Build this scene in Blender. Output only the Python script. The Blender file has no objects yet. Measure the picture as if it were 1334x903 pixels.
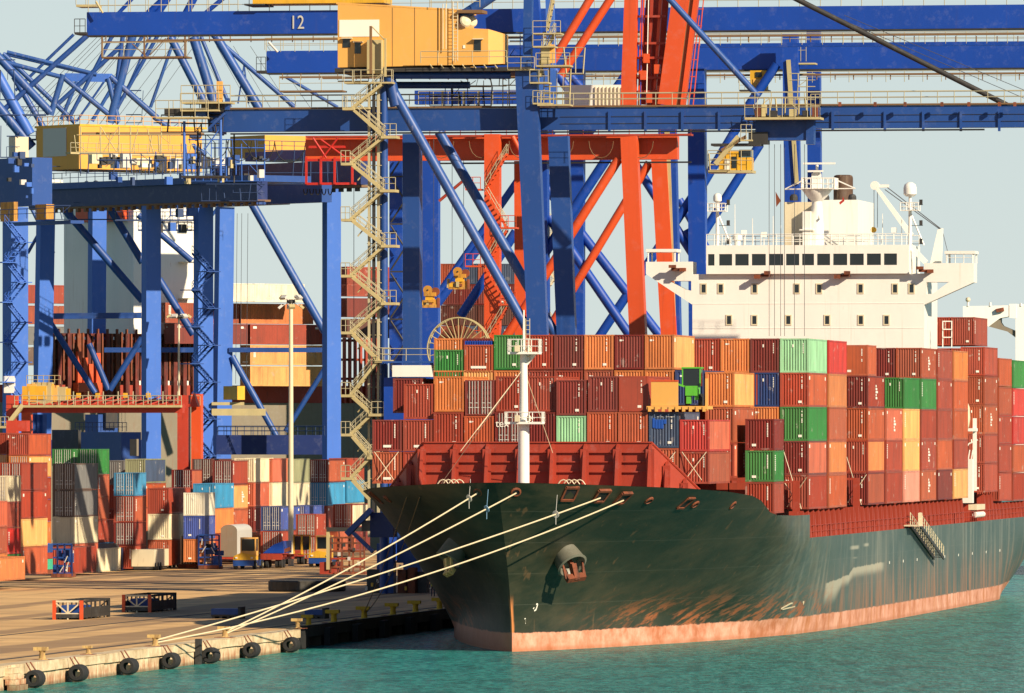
import bpy, bmesh, math, random
from mathutils import Vector, Matrix
random.seed(7)
scn = bpy.context.scene
COL = scn.collection
R = math.radians
# ---------------------------------------------------------------- camera, light, sky
F = 11000.0            # focal length in photo pixels (1334 wide)
HZ = 560.0             # horizon row in the photo
CH = 17.4              # camera height above the water
cam = bpy.data.cameras.new('camera'); camo = bpy.data.objects.new('camera', cam); COL.objects.link(camo)
camo.location = (0, 0, CH); camo.rotation_euler = (R(90), 0, 0)
cam.sensor_width = 36; cam.lens = F/1334*36
cam.shift_y = (HZ-451.5)/1334
cam.clip_start = 1; cam.clip_end = 80000
scn.camera = camo
SUN_EL, SUN_AZ = R(28.5), R(135)      # azimuth from +Y towards +X
world = bpy.data.worlds.new('World'); scn.world = world; world.use_nodes = True
wn = world.node_tree.nodes; wl = world.node_tree.links
sky = wn.new('ShaderNodeTexSky'); sky.sky_type = 'NISHITA'; sky.sun_disc = False
sky.sun_elevation = SUN_EL; sky.sun_rotation = SUN_AZ
sky.air_density = 1.0; sky.dust_density = 0.0; sky.ozone_density = 4.0; sky.altitude = 0
# low haze layer: the sky pales evenly towards the horizon all the way round
wtc = wn.new('ShaderNodeTexCoord'); wsep = wn.new('ShaderNodeSeparateXYZ'); wl.new(wtc.outputs['Generated'], wsep.inputs[0])
wmr = wn.new('ShaderNodeMapRange'); wmr.interpolation_type = 'SMOOTHSTEP'; wmr.inputs[1].default_value = -0.02; wmr.inputs[2].default_value = 0.45
wmr.inputs[3].default_value = 0.86; wmr.inputs[4].default_value = 0.0; wl.new(wsep.outputs[2], wmr.inputs[0])
wmx = wn.new('ShaderNodeMix'); wmx.data_type = 'RGBA'; wl.new(wmr.outputs[0], wmx.inputs[0]); wl.new(sky.outputs[0], wmx.inputs[6]); wmx.inputs[7].default_value = (8.3, 9.5, 9.5, 1)
wl.new(wmx.outputs[2], wn['Background'].inputs[0]); wn['Background'].inputs[1].default_value = 0.056
sl = bpy.data.lights.new('sun', 'SUN'); sl.energy = 5.0; sl.angle = R(0.5); sl.color = (1.0, 0.85, 0.64)
so = bpy.data.objects.new('sun', sl); COL.objects.link(so)
tosun = Vector((math.sin(SUN_AZ)*math.cos(SUN_EL), math.cos(SUN_AZ)*math.cos(SUN_EL), math.sin(SUN_EL)))
so.rotation_euler = tosun.to_track_quat('Z', 'Y').to_euler()
scn.view_settings.view_transform = 'Standard'; scn.view_settings.look = 'None'
scn.view_settings.exposure = 0.5; scn.view_settings.gamma = 1
# ---------------------------------------------------------------- materials
def srgb(r, g, b):
    f = lambda c: ((c/255+0.055)/1.055)**2.4 if c/255 > 0.04045 else c/255/12.92
    return (f(r), f(g), f(b), 1)
class NT:
    def __init__(s, name):
        s.m = bpy.data.materials.new(name); s.m.use_nodes = True; s.t = s.m.node_tree; s.n = s.t.nodes
        s.b = s.n['Principled BSDF']; s.tc = s.n.new('ShaderNodeTexCoord')
    def lk(s, a, b): s.t.links.new(a, b)
    def map(s, scale, src='Object', rot=(0,0,0)):
        mp = s.n.new('ShaderNodeMapping'); mp.inputs['Scale'].default_value = scale; mp.inputs['Rotation'].default_value = rot
        s.lk(s.tc.outputs[src], mp.inputs[0]); return mp.outputs[0]
    def noise(s, scale=(1,1,1), sc=1, det=5, rough=.6, src='Object', rot=(0,0,0), vec=None):
        nz = s.n.new('ShaderNodeTexNoise'); nz.inputs['Scale'].default_value = sc; nz.inputs['Detail'].default_value = det
        nz.inputs['Roughness'].default_value = rough
        s.lk(vec if vec else s.map(scale, src, rot), nz.inputs['Vector']); return nz.outputs['Fac']
    def ramp(s, fac, a, b, c0=(0,0,0,1), c1=(1,1,1,1)):
        r = s.n.new('ShaderNodeValToRGB'); r.color_ramp.elements[0].position = a; r.color_ramp.elements[1].position = b
        r.color_ramp.elements[0].color = c0; r.color_ramp.elements[1].color = c1
        s.lk(fac, r.inputs[0]); return r.outputs[0]
    def mix(s, fac, a, b, mode='MIX'):
        x = s.n.new('ShaderNodeMix'); x.data_type = 'RGBA'; x.blend_type = mode
        for v, i in ((fac, 0), (a, 6), (b, 7)):
            if isinstance(v, (int, float)): x.inputs[i].default_value = v
            elif isinstance(v, tuple): x.inputs[i].default_value = v
            else: s.lk(v, x.inputs[i])
        return x.outputs[2]
    def math(s, op, a, b=0.0, clamp=False):
        x = s.n.new('ShaderNodeMath'); x.operation = op; x.use_clamp = clamp
        for v, i in ((a, 0), (b, 1)):
            if isinstance(v, (int, float)): x.inputs[i].default_value = v
            else: s.lk(v, x.inputs[i])
        return x.outputs[0]
    def sstep(s, v, a, b):
        x = s.n.new('ShaderNodeMapRange'); x.interpolation_type = 'SMOOTHSTEP'
        x.inputs[1].default_value = a; x.inputs[2].default_value = b; s.lk(v, x.inputs[0]); return x.outputs[0]
    def xyz(s, src='Object'):
        x = s.n.new('ShaderNodeSeparateXYZ'); s.lk(s.tc.outputs[src], x.inputs[0]); return x.outputs
    def bump(s, h, st=.3, d=.1):
        b = s.n.new('ShaderNodeBump'); b.inputs['Strength'].default_value = st; b.inputs['Distance'].default_value = d
        s.lk(h, b.inputs['Height']); s.lk(b.outputs[0], s.b.inputs['Normal'])
    def half_diffuse(s, col, f):
        d = s.n.new('ShaderNodeBsdfDiffuse'); s.lk(col, d.inputs[0]); mx = s.n.new('ShaderNodeMixShader'); mx.inputs[0].default_value = f
        s.lk(s.b.outputs[0], mx.inputs[1]); s.lk(d.outputs[0], mx.inputs[2]); s.lk(mx.outputs[0], s.n['Material Output'].inputs[0])
    def out(s, col=None, rough=None, metal=0, spec=None):
        if col is not None:
            if isinstance(col, tuple): s.b.inputs['Base Color'].default_value = col
            else: s.lk(col, s.b.inputs['Base Color'])
        if rough is not None:
            if isinstance(rough, (int, float)): s.b.inputs['Roughness'].default_value = rough
            else: s.lk(rough, s.b.inputs['Roughness'])
        s.b.inputs['Metallic'].default_value = metal
        if spec is not None: s.b.inputs['Specular IOR Level'].default_value = spec
        return s.m
def paint(name, c, wear=.35, rust=(.16,.06,.025,1), rough=.5, var=.25, sc=.35, thr=.62):
    t = NT(name)
    n1 = t.noise((sc, sc, sc*.35), 1, 6, .65); n2 = t.noise((2.5, 2.5, .5), 1, 4, .6)
    dark = tuple(x*(1-var) for x in c[:3])+(1,); lite = tuple(min(1, x*(1+var*.6)) for x in c[:3])+(1,)
    col = t.ramp(n1, .3, .7, dark, lite)
    w = t.math('MULTIPLY', t.ramp(n2, thr, thr+.12), wear)
    col = t.mix(w, col, rust)
    n3 = t.noise((2.2, 2.2, .09), 1, 4, .6)       # runs of rust and grime below fittings
    col = t.mix(t.math('MULTIPLY', t.ramp(n3, .60, .72), min(.5, wear*1.1+.06)), col, tuple(.5*a+.5*b for a, b in zip(rust, dark)))
    n4 = t.noise((.9, .9, .9), 1, 5, .7)
    col = t.mix(t.math('MULTIPLY', t.ramp(n4, .54, .70), .16), col, tuple(min(1, a*.55+.22) for a in c[:3])+(1,))
    return t.out(col, rough)
def plain(name, c, rough=.5, metal=0): return NT(name).out(c, rough, metal)
def mk_container_paint():
    t = NT('container_paint'); oi = t.n.new('ShaderNodeObjectInfo')
    mp = t.n.new('ShaderNodeMapping'); mp.inputs['Scale'].default_value = (.5, .5, .25); t.lk(t.tc.outputs['Object'], mp.inputs[0])
    add = t.n.new('ShaderNodeVectorMath'); t.lk(mp.outputs[0], add.inputs[0])
    cb = t.n.new('ShaderNodeCombineXYZ'); r50 = t.math('MULTIPLY', oi.outputs['Random'], 80.0)
    for i in range(3): t.lk(r50, cb.inputs[i])
    t.lk(cb.outputs[0], add.inputs[1])
    n1 = t.noise(vec=add.outputs[0], sc=1, det=6, rough=.65)
    mp2 = t.n.new('ShaderNodeMapping'); mp2.inputs['Scale'].default_value = (6, 6, .8); t.lk(add.outputs[0], mp2.inputs[0])
    n2 = t.noise(vec=mp2.outputs[0], sc=1, det=4, rough=.6)
    shade = t.ramp(n1, .3, .72, (.72,.70,.68,1), (1.12,1.1,1.08,1))
    col = t.mix(1.0, oi.outputs['Color'], shade, 'MULTIPLY')
    fade = t.math('MULTIPLY', oi.outputs['Random'], .09)
    col = t.mix(fade, col, (.42,.33,.27,1))
    rr = t.math('MULTIPLY', t.ramp(n2, .64, .74), .6)
    col = t.mix(rr, col, (.13,.05,.025,1))
    mp3 = t.n.new('ShaderNodeMapping'); mp3.inputs['Scale'].default_value = (9, 3, .35); t.lk(add.outputs[0], mp3.inputs[0])
    n3 = t.noise(vec=mp3.outputs[0], sc=1, det=4, rough=.6)
    col = t.mix(t.math('MULTIPLY', t.ramp(n3, .5, .7), .35), col, (.06,.035,.025,1))
    mp4 = t.n.new('ShaderNodeMapping'); mp4.inputs['Scale'].default_value = (2.2, 1.2, 3.5); t.lk(add.outputs[0], mp4.inputs[0])
    n5 = t.noise(vec=mp4.outputs[0], sc=1, det=5, rough=.7)
    col = t.mix(t.math('MULTIPLY', t.ramp(n5, .62, .66), .35), col, (.45,.40,.34,1))
    return t.out(col, .55)
M = {}
M['cont'] = mk_container_paint()
M['galv'] = plain('galvanised_steel', srgb(205,200,190), .45, .1)
M['mark'] = plain('white_marking', srgb(235,230,215), .6)
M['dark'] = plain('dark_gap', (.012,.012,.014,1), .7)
M['black'] = plain('black_rubber', (.018,.018,.018,1), .8)
M['glass'] = plain('dark_glass', (.015,.02,.022,1), .08)
M['white'] = paint('white_ship_paint', srgb(236,232,222), .35, (.45,.26,.13,1), .45, .06, .25, .66)
M['cream'] = paint('cream_paint', srgb(214,200,168), .4, (.35,.2,.1,1), .55, .12)
M['blue'] = paint('deep_blue_crane_paint', srgb(6,64,160), .12, (.12,.06,.04,1), .5, .16, .1, .66)
M['blue2'] = paint('mid_blue_crane_paint', srgb(28,70,140), .15, (.12,.06,.04,1), .5, .16, .1, .66)
M['blue3'] = paint('pale_blue_crane_paint', srgb(58,104,190), .12, (.12,.07,.05,1), .5, .12, .1, .68)
M['bluet'] = paint('worn_blue_tube_paint', srgb(42,82,150), .5, (.45,.40,.38,1), .45, .2, .3, .64)
M['red'] = paint('orange_red_crane_paint', srgb(212,80,34), .25, (.10,.03,.02,1), .5, .14, .15, .66)
M['red3'] = paint('gantry_red_paint', srgb(190,62,40), .3, (.10,.03,.02,1), .55, .2, .3, .6)
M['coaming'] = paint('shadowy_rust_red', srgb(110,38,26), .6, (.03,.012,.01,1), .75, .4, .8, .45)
M['red2'] = paint('deck_red_paint', srgb(160,56,34), .45, (.06,.02,.015,1), .6, .2, .3, .6)
M['tan'] = paint('sand_yellow_paint', srgb(186,170,122), .35, (.2,.13,.07,1), .6, .15, .6)
M['yellow'] = paint('ochre_house_paint', srgb(226,168,84), .15, (.35,.2,.08,1), .55, .08, .15, .68)
M['yellow2'] = paint('machine_yellow_paint', srgb(222,168,40), .4, (.15,.08,.03,1), .55, .2, .6)
M['rail'] = plain('handrail_grey', srgb(182,172,140), .55)
M['railb'] = plain('handrail_blue', srgb(50,70,110), .55)
M['walk'] = plain('walkway_brown', srgb(120,90,60), .7)
M['steel'] = paint('dark_steel', srgb(52,50,48), .4, (.12,.06,.03,1), .6, .2, .5)
M['rope'] = plain('cream_rope', srgb(214,196,160), .9)
M['cable'] = plain('thin_cable', srgb(70,70,75), .6)
M['rust'] = paint('rusty_brown', srgb(128,66,38), .6, (.05,.02,.012,1), .8, .35, .8, .5)
M['funnel'] = paint('sooty_brown_funnel', srgb(84,60,44), .8, (.35,.25,.15,1), .7, .3, .5, .6)
M['green'] = paint('machine_green', srgb(90,180,50), .2, (.05,.06,.02,1), .5, .15, 1)
M['amber'] = paint('amber_bollard_paint', srgb(214,178,110), .6, (.16,.07,.03,1), .7, .25, 2, .5)
M['bollard'] = paint('yellow_bollard_paint', srgb(200,160,30), .4, (.12,.07,.03,1), .7, .25, 2, .55)
M['greyhull'] = paint('grey_ship_paint', srgb(128,118,100), .35, (.22,.12,.07,1), .6, .15, .2, .55)
M['ochre'] = paint('ochre_wall_paint', srgb(222,160,64), .15, (.3,.15,.05,1), .6, .1, .2, .68)
M['panel'] = plain('pale_grey_panel', srgb(190,188,180), .5)
M['lightblue'] = plain('pale_blue_disc', srgb(120,160,190), .5)
M['hullgrey'] = paint('grey_green_bell_paint', srgb(120,118,104), .3, (.16,.08,.04,1), .45)
M['logo'] = plain('cobalt_print', srgb(28,80,170), .5)
M['navyp'] = paint('navy_and_shaded_blue_paint', srgb(20,42,100), .1, (.12,.06,.04,1), .5, .12, .1, .66)  # crane blue darkened for beams and boxes in shade; plain navy on posts
M['rustyel'] = paint('aged_yellow_paint', srgb(196,140,50), .6, (.15,.08,.03,1), .6, .25, .8, .5)
M['darkred'] = paint('red_flag_cloth', srgb(190,40,30), .1)
# ---------------------------------------------------------------- mesh builder
class MB:
    def __init__(s): s.v = []; s.f = []
    def quad8(s, c):
        n = len(s.v); s.v += [tuple(p) for p in c]
        for q in ((0,3,2,1),(4,5,6,7),(0,1,5,4),(1,2,6,5),(2,3,7,6),(3,0,4,7)): s.f.append(tuple(n+i for i in q))
        return s
    def box(s, a, b):          # axis aligned in whatever frame is in use
        (x0,y0,z0),(x1,y1,z1) = a, b
        return s.quad8([(x0,y0,z0),(x1,y0,z0),(x1,y1,z0),(x0,y1,z0),(x0,y0,z1),(x1,y0,z1),(x1,y1,z1),(x0,y1,z1)])
    def obox(s, c, X, Y, Z):   # centre and half-axis vectors
        c = Vector(c); P = []
        for k in (-1, 1):
            for i, j in ((-1,-1),(1,-1),(1,1),(-1,1)): P.append(c+X*i+Y*j+Z*k)
        return s.quad8(P)
    def beam(s, p, q, w, d, n, w2=None, d2=None):   # w across, d along n (frame normal)
        p = Vector(p); q = Vector(q); a = (q-p).normalized(); n = Vector(n)
        if abs(a.dot(n)) > .98: n = Vector((0,0,1))
        n = (n-a*a.dot(n)).normalized(); b = a.cross(n)
        w2 = w2 or w; d2 = d2 or d
        P = [p-b*w/2-n*d/2, p+b*w/2-n*d/2, p+b*w/2+n*d/2, p-b*w/2+n*d/2, q-b*w2/2-n*d2/2, q+b*w2/2-n*d2/2, q+b*w2/2+n*d2/2, q-b*w2/2+n*d2/2]
        return s.quad8(P)
    def tube(s, p, q, r, k=10, r2=None, cap=True):
        p = Vector(p); q = Vector(q); a = (q-p).normalized(); r2 = r if r2 is None else r2
        b = a.cross(Vector((0,0,1)) if abs(a.z) < .9 else Vector((1,0,0))).normalized(); c = a.cross(b)
        n = len(s.v)
        for i in range(k):
            t = 2*math.pi*i/k; o = b*math.cos(t)+c*math.sin(t)
            s.v.append(tuple(p+o*r)); s.v.append(tuple(q+o*r2))
        for i in range(k):
            j = (i+1) % k; s.f.append((n+2*i, n+2*j, n+2*j+1, n+2*i+1))
        if cap:
            s.f.append(tuple(n+2*i for i in range(k))[::-1]); s.f.append(tuple(n+2*i+1 for i in range(k)))
        return s
    def path(s, pts, r, k=6):
        for a, b in zip(pts[:-1], pts[1:]): s.tube(a, b, r, k)
        return s
    def lathe(s, c, prof, k=14, ax=Vector((0,0,1))):   # prof: (radius, height) along ax
        ax = ax.normalized(); b = ax.cross(Vector((0,0,1)) if abs(ax.z) < .9 else Vector((1,0,0))).normalized(); d = ax.cross(b); c = Vector(c)
        n = len(s.v)
        for r, h in prof:
            for i in range(k):
                t = 2*math.pi*i/k; s.v.append(tuple(c+ax*h+(b*math.cos(t)+d*math.sin(t))*r))
        for j in range(len(prof)-1):
            for i in range(k):
                i2 = (i+1) % k; s.f.append((n+j*k+i, n+j*k+i2, n+(j+1)*k+i2, n+(j+1)*k+i))
        if prof[0][0] > 1e-6: s.f.append(tuple(n+i for i in range(k))[::-1])
        if prof[-1][0] > 1e-6: s.f.append(tuple(n+(len(prof)-1)*k+i for i in range(k)))
        return s
    def prism(s, pts, off):    # polygon extruded by vector off
        n = len(s.v); k = len(pts); off = Vector(off)
        s.v += [tuple(Vector(p)) for p in pts]+[tuple(Vector(p)+off) for p in pts]
        s.f.append(tuple(n+i for i in range(k))[::-1]); s.f.append(tuple(n+k+i for i in range(k)))
        for i in range(k):
            j = (i+1) % k; s.f.append((n+i, n+j, n+k+j, n+k+i))
        return s
    def mesh(s, name, mat, inv=None):
        me = bpy.data.meshes.new(name)
        V = [tuple(inv @ Vector(v)) for v in s.v] if inv else s.v
        me.from_pydata(V, [], s.f); me.validate()
        bm = bmesh.new(); bm.from_mesh(me); bmesh.ops.recalc_face_normals(bm, faces=bm.faces); bm.to_mesh(me); bm.free()
        if mat: me.materials.append(mat)
        return me
def smooth(me, ang=40):
    for p in me.polygons: p.use_smooth = True
    try: me.set_sharp_from_angle(angle=R(ang))
    except Exception: pass
class Fr:
    def __init__(s, th): s.th = th; s.T = Vector((math.cos(th), -math.sin(th), 0)); s.A = Vector((math.sin(th), math.cos(th), 0))
F1 = Fr(math.atan(1821/11000.0))       # our quay and ship: T to port/right, A aft/away
F2 = Fr(R(53.0))                       # the far terminal
O1 = Vector((0, 662.0, 0))
UP = Vector((0, 0, 1))
def W(v, u, z): return O1+F1.T*v+F1.A*u+UP*z
def P(x, y, s): return Vector(((x-667)/s, F/s, CH-(y-HZ)/s))     # photo pixel at scale s (px per metre) -> place
def u_at(x, v):                                                  # how far aft a line at offset v crosses image column x
    k = (x-667)/F; st, ct = F1.A.x, F1.A.y
    return (k*(662-v*st)-v*ct)/(st-k*ct)
class Thing:
    def __init__(s, name, label, cat, base, fr=F1, group=None, kind=None):
        o = bpy.data.objects.new(name, None); COL.objects.link(o); o.empty_display_size = .5
        o.location = base; o.rotation_euler = (0, 0, -fr.th); o['label'] = label; o['category'] = cat
        if group: o['group'] = group
        s.o = o; s.fr = fr; s.M = Matrix.Translation(Vector(base)) @ Matrix.Rotation(-fr.th, 4, 'Z'); s.inv = s.M.inverted()
    def part(s, name, mb, mat, parent=None, local=False, label=None, sm=False, kind=None):
        me = mb if isinstance(mb, bpy.types.Mesh) else mb.mesh(name, M[mat] if isinstance(mat, str) else mat, None if local else s.inv)
        if sm: smooth(me)
        o = bpy.data.objects.new(name, me); COL.objects.link(o); o.parent = parent or s.o
        if label: o['label'] = label
        if kind: o['kind'] = kind
        return o
def solo(name, mb, mat, label, cat, base=None, group=None, sm=False, fr=F1):
    base = Vector(base) if base is not None else Vector(mb.v[0])
    Mx = Matrix.Translation(base) @ Matrix.Rotation(-fr.th, 4, 'Z')
    me = mb.mesh(name, M[mat] if isinstance(mat, str) else mat, Mx.inverted())
    if sm: smooth(me)
    o = bpy.data.objects.new(name, me); COL.objects.link(o); o.location = base; o.rotation_euler = (0,0,-fr.th)
    o['label'] = label; o['category'] = cat
    if group: o['group'] = group
    return o
def struct(name, mb, mat):
    me = mb.mesh(name, mat); o = bpy.data.objects.new(name, me); COL.objects.link(o); o['kind'] = 'structure'; return o
def text_mesh(txt, size, ext=.02):
    cu = bpy.data.curves.new('lettering', 'FONT'); cu.body = txt; cu.size = size; cu.extrude = ext; cu.align_x = 'CENTER'; cu.align_y = 'CENTER'
    o = bpy.data.objects.new('lettering', cu); me = bpy.data.meshes.new_from_object(o); bpy.data.objects.remove(o); return me
def lettering(th, txt, size, pos, X, N, mat, parent=None, sx=1.0):
    me = text_mesh(txt, size); X = Vector(X).normalized(); N = Vector(N).normalized(); U = N.cross(X)
    m = Matrix((( X.x*sx, U.x, N.x, 0),(X.y*sx, U.y, N.y, 0),(X.z*sx, U.z, N.z, 0),(0,0,0,1)))
    m = Matrix.Translation(Vector(pos)) @ m
    me.transform(th.inv @ m); me.materials.clear(); me.materials.append(M[mat])
    o = bpy.data.objects.new('lettering', me); COL.objects.link(o); o.parent = parent or th.o; return o
def handrail(mb, p, q, h=1.1, n=None, r=.035, mid=True):
    p = Vector(p); q = Vector(q); n = n or max(2, int((q-p).length/1.5)+1)
    mb.tube(p+UP*h, q+UP*h, r, 4)
    if mid: mb.tube(p+UP*h*.5, q+UP*h*.5, r*.8, 4)
    for i in range(n+1):
        c = p.lerp(q, i/n); mb.tube(c, c+UP*h, r, 4)
    return mb
# ---------------------------------------------------------------- water, quay and yard ground
def mk_water():
    t = NT('harbour_water')
    big = t.noise((.02, .006, 1), 1, 3, .5); mid = t.noise((.42, .085, 1), 1, 5, .62); fine = t.noise((1.6, .33, 1), 1, 4, .65)
    col = t.ramp(big, .35, .65, (.012,.160,.132,1), (.016,.180,.170,1))
    col = t.mix(t.math('MULTIPLY', t.ramp(fine, .45, .60), .7), col, (.055,.30,.265,1))
    col = t.mix(t.math('MULTIPLY', t.ramp(mid, .48, .64), .6), col, (.004,.075,.075,1))
    X = t.xyz()      # pale broken streak between the quay and the bow
    dx = t.math('ABSOLUTE', t.math('SUBTRACT', X[0], t.math('ADD', -91.8, t.math('MULTIPLY', X[1], .114))))
    fm = t.math('MULTIPLY', t.math('SUBTRACT', 1.0, t.sstep(dx, .8, 2.6)), t.math('MULTIPLY', t.sstep(X[1], 688, 706), t.math('SUBTRACT', 1.0, t.sstep(X[1], 752, 768))))
    fm = t.math('MULTIPLY', fm, t.ramp(t.noise((.5, .12, 1), 1, 6, .7), .42, .6))
    col = t.mix(t.math('MULTIPLY', fm, .75), col, (.42,.46,.46,1))
    h = t.math('ADD', t.math('MULTIPLY', mid, 2.2), t.math('MULTIPLY', fine, .8))
    t.bump(h, 1.0, 1.6)
    t.b.inputs['IOR'].default_value = 1.33
    t.half_diffuse(col, .55)
    return t.out(col, .16)
M['water'] = mk_water()
def gridmesh(x0, x1, y0, y1, z):
    mb = MB(); mb.v = [(x0,y0,z),(x1,y0,z),(x1,y1,z),(x0,y1,z)]; mb.f = [(0,1,2,3)]; return mb
struct('water', gridmesh(-30000, 30000, -2000, 60000, 0), M['water'])
QZ = 1.6
def mk_deck():
    t = NT('quay_concrete')
    n = t.noise((.05, .35, 1), 1, 6, .6); n2 = t.noise((.8,.8,1), 1, 5, .7); st = t.noise((.22, .010, 1), 1, 4, .6); dk = t.noise((.05,.02,1), 1, 3, .5)
    col = t.ramp(n, .3, .7, srgb(184,144,94), srgb(234,190,126))
    col = t.mix(t.math('MULTIPLY', t.ramp(st, .48, .56), .62), col, srgb(112,86,64))
    col = t.mix(t.math('MULTIPLY', t.ramp(n2, .55, .7), .3), col, srgb(120,100,84))
    col = t.mix(t.math('MULTIPLY', t.ramp(dk, .52, .66), .35), col, srgb(90,84,78))
    t.bump(n2, .25, .05)
    return t.out(col, .85)
M['deck'] = mk_deck()
V1, V2, U1 = -17.2, -18.1, 1.9
def grounds():
    pts = [W(V1,-320,QZ), W(V1,U1,QZ), W(V2,U1,QZ), W(V2,260,QZ), W(V2-10,420,QZ)]
    far = P(560, 560, 9.9); far.z = QZ
    pts += [far, far-F2.A*420, W(-420,-320,QZ)]
    th = bpy.data.objects
    mb = MB(); inv = Matrix.Rotation(F1.th, 4, 'Z') @ Matrix.Translation(-O1)
    loc = [inv @ p for p in pts]
    mb.v = [tuple(p) for p in loc]; mb.f = [tuple(range(len(loc)))]
    o = struct('ground', mb, M['deck']); o.location = O1; o.rotation_euler = (0,0,-F1.th)
grounds()
def mk_quaywall():
    t = NT('old_quay_masonry'); z = t.xyz()[2]
    n = t.noise((.5,.5,.8), 1, 6, .65); n2 = t.noise((2.5,2.5,.8), 1, 5, .7)
    col = t.ramp(n, .3, .7, srgb(176,150,112), srgb(232,214,176))
    low = t.math('SUBTRACT', 1.0, t.sstep(z, .3, 1.0))
    rr = t.math('MULTIPLY', t.ramp(n2, .42, .6), low)
    col = t.mix(t.math('MULTIPLY', rr, .8), col, srgb(176,92,50))
    g = t.math('MULTIPLY', t.ramp(n2, .56, .68), .55)
    col = t.mix(g, col, srgb(120,88,58))
    wet = t.math('SUBTRACT', 1.0, t.sstep(z, .05, .35))
    col = t.mix(t.math('MULTIPLY', wet, .6), col, srgb(70,66,44))
    t.bump(n2, .5, .08)
    return t.out(col, .8)
M['quaywall'] = mk_quaywall()
M['pier'] = paint('dark_pier_concrete', srgb(70,66,58), .5, (.03,.03,.025,1), .85, .3, .5, .5)
# masonry blocks of the old quay: cap blocks and base blocks, each its own piece
def quay():
    th = Thing('quay_wall', 'pale stone block quay wall with tyre fenders below the left yard', 'quay wall', W(V1, -60, 0))
    th.o['kind'] = 'structure'; del th.o['category']; del th.o['label']
    core = MB(); core.box((V1-3.0,-320,-4),(V1-.25,U1,QZ-.02)); 
    Lc = Matrix.Translation(Vector((0,0,0)))
    def loc(mb):   # ship-local (v,u,z) -> world
        mb.v = [tuple(W(*p)) for p in mb.v]; return mb
    th.part('wall_core', loc(core), 'quaywall')
    u = -150.0; i = 0
    while u < U1-.2:
        L = random.uniform(5.5, 8.5)
        if u+L > U1-2: L = U1-u
        j = random.uniform(-.05, .05)
        b = MB(); b.box((V1-1.4, u+.05, QZ-.62+random.uniform(-.02,.02)),(V1+j, u+L-.05, QZ+.015+random.uniform(0,.05)))
        th.part('cap_stone', loc(b), 'quaywall')
        k = random.choice((2,3)); 
        for q in range(k):
            b = MB(); b.box((V1-1.2, u+L*q/k+.05, -1.2),(V1-.16+random.uniform(-.06,.05), u+L*(q+1)/k-.05, QZ-.67))
            th.part('base_stone', loc(b), 'quaywall')
        u += L; i += 1
    # recessed piled quay
    pr = Thing('piled_quay', '', '', W(V2, 30, 0)); pr.o['kind'] = 'structure'; del pr.o['category']; del pr.o['label']
    b = MB(); b.box((V2-2.2, U1, QZ-.75),(V2, 260, QZ-.01)); pr.part('deck_edge_beam', loc(b), 'pier')
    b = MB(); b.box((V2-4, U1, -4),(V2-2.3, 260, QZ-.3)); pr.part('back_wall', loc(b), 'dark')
    for q in range(30):
        u = U1+2+q*6.2
        b = MB(); b.box((V2-1.6, u, -4),(V2-.25, u+1.5, QZ-.7)); pr.part('pile', loc(b), 'pier')
        if q % 2 == 0:
            b = MB(); b.box((V2, u+.1, -.3),(V2+.5, u+2.2, QZ-.15)); pr.part('rubber_panel', loc(b), 'black')
    b = MB(); b.box((V2-.3, U1, QZ-.01),(V2-.02, 260, QZ+.16)); pr.part('kerb', loc(b), 'pier')
quay()
for v in (-21.0, -36.2):
    m = MB(); m.box((v-.05, -200, QZ+.004), (v+.05, 260, QZ+.03)); m.v = [tuple(W(*p)) for p in m.v]; struct('crane_rail', m, M['steel'])
    m = MB(); m.box((v-.5, -200, QZ+.002), (v-.28, 260, QZ+.008)); m.v = [tuple(W(*p)) for p in m.v]; struct('rail_channel_edge', m, M['pier'])
# tyre fenders, bollards
def tyres():
    proto = None
    for i, (x, where) in enumerate(((42,'nearest the left edge of the photo'),(99,'second from the left'),(165,'third from the left'),(220,'just left of the wooden pile'),(272,'just right of the wooden pile'),(325,'second from the right'),(377,'rightmost, at its corner'))):
        v = V1+.62; u = u_at(x, v); base = W(v, u, .62)
        if proto is None:
            t = Thing('tyre_fender', '', 'fender', base, group='tyre fenders hung along the old quay')
            r = .58; c = base
            tb = MB()
            prof = [(.30,0),(.50,0),(.58,.12),(.60,.4),(.57,.5),(.60,.6),(.60,1.0),(.57,1.1),(.60,1.2),(.58,1.6),(.50,1.75),(.30,1.75),(.28,.9),(.30,0)]
            n = 18; k = len(prof); b, d = F1.T, UP
            for rr, h in prof:
                for q in range(n):
                    a = 2*math.pi*q/n; tb.v.append(tuple(c+F1.A*h+(b*math.cos(a)+d*math.sin(a))*rr))
            for j in range(k-1):
                for q in range(n):
                    q2 = (q+1) % n; tb.f.append((j*n+q, j*n+q2, (j+1)*n+q2, (j+1)*n+q))
            t.part('tyre', tb, 'black', sm=True)
            ch = MB(); ch.path([c+F1.A*.2+UP*.3, c+F1.A*.1-F1.T*.45+UP*1.1], .05); t.part('chain', ch, 'rust')
            ch = MB(); ch.path([c+F1.A*1.5+UP*.4, c+F1.A*1.6-F1.T*.5+UP*1.1], .05); t.part('chain', ch, 'rust')
            ch = MB(); ch.obox(c+F1.A*.35-UP*.1+F1.T*.05, F1.T*.16, F1.A*.03, UP*.2); t.part('inner_plate', ch, 'rail')
            proto = t.o; o = proto
        else:
            o = proto.copy(); COL.objects.link(o); o.location = base
            for c2 in list(proto.children):
                d2 = c2.copy(); COL.objects.link(d2); d2.parent = o
        o['label'] = 'black tyre fender hanging on the pale quay wall, '+where
tyres()
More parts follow.
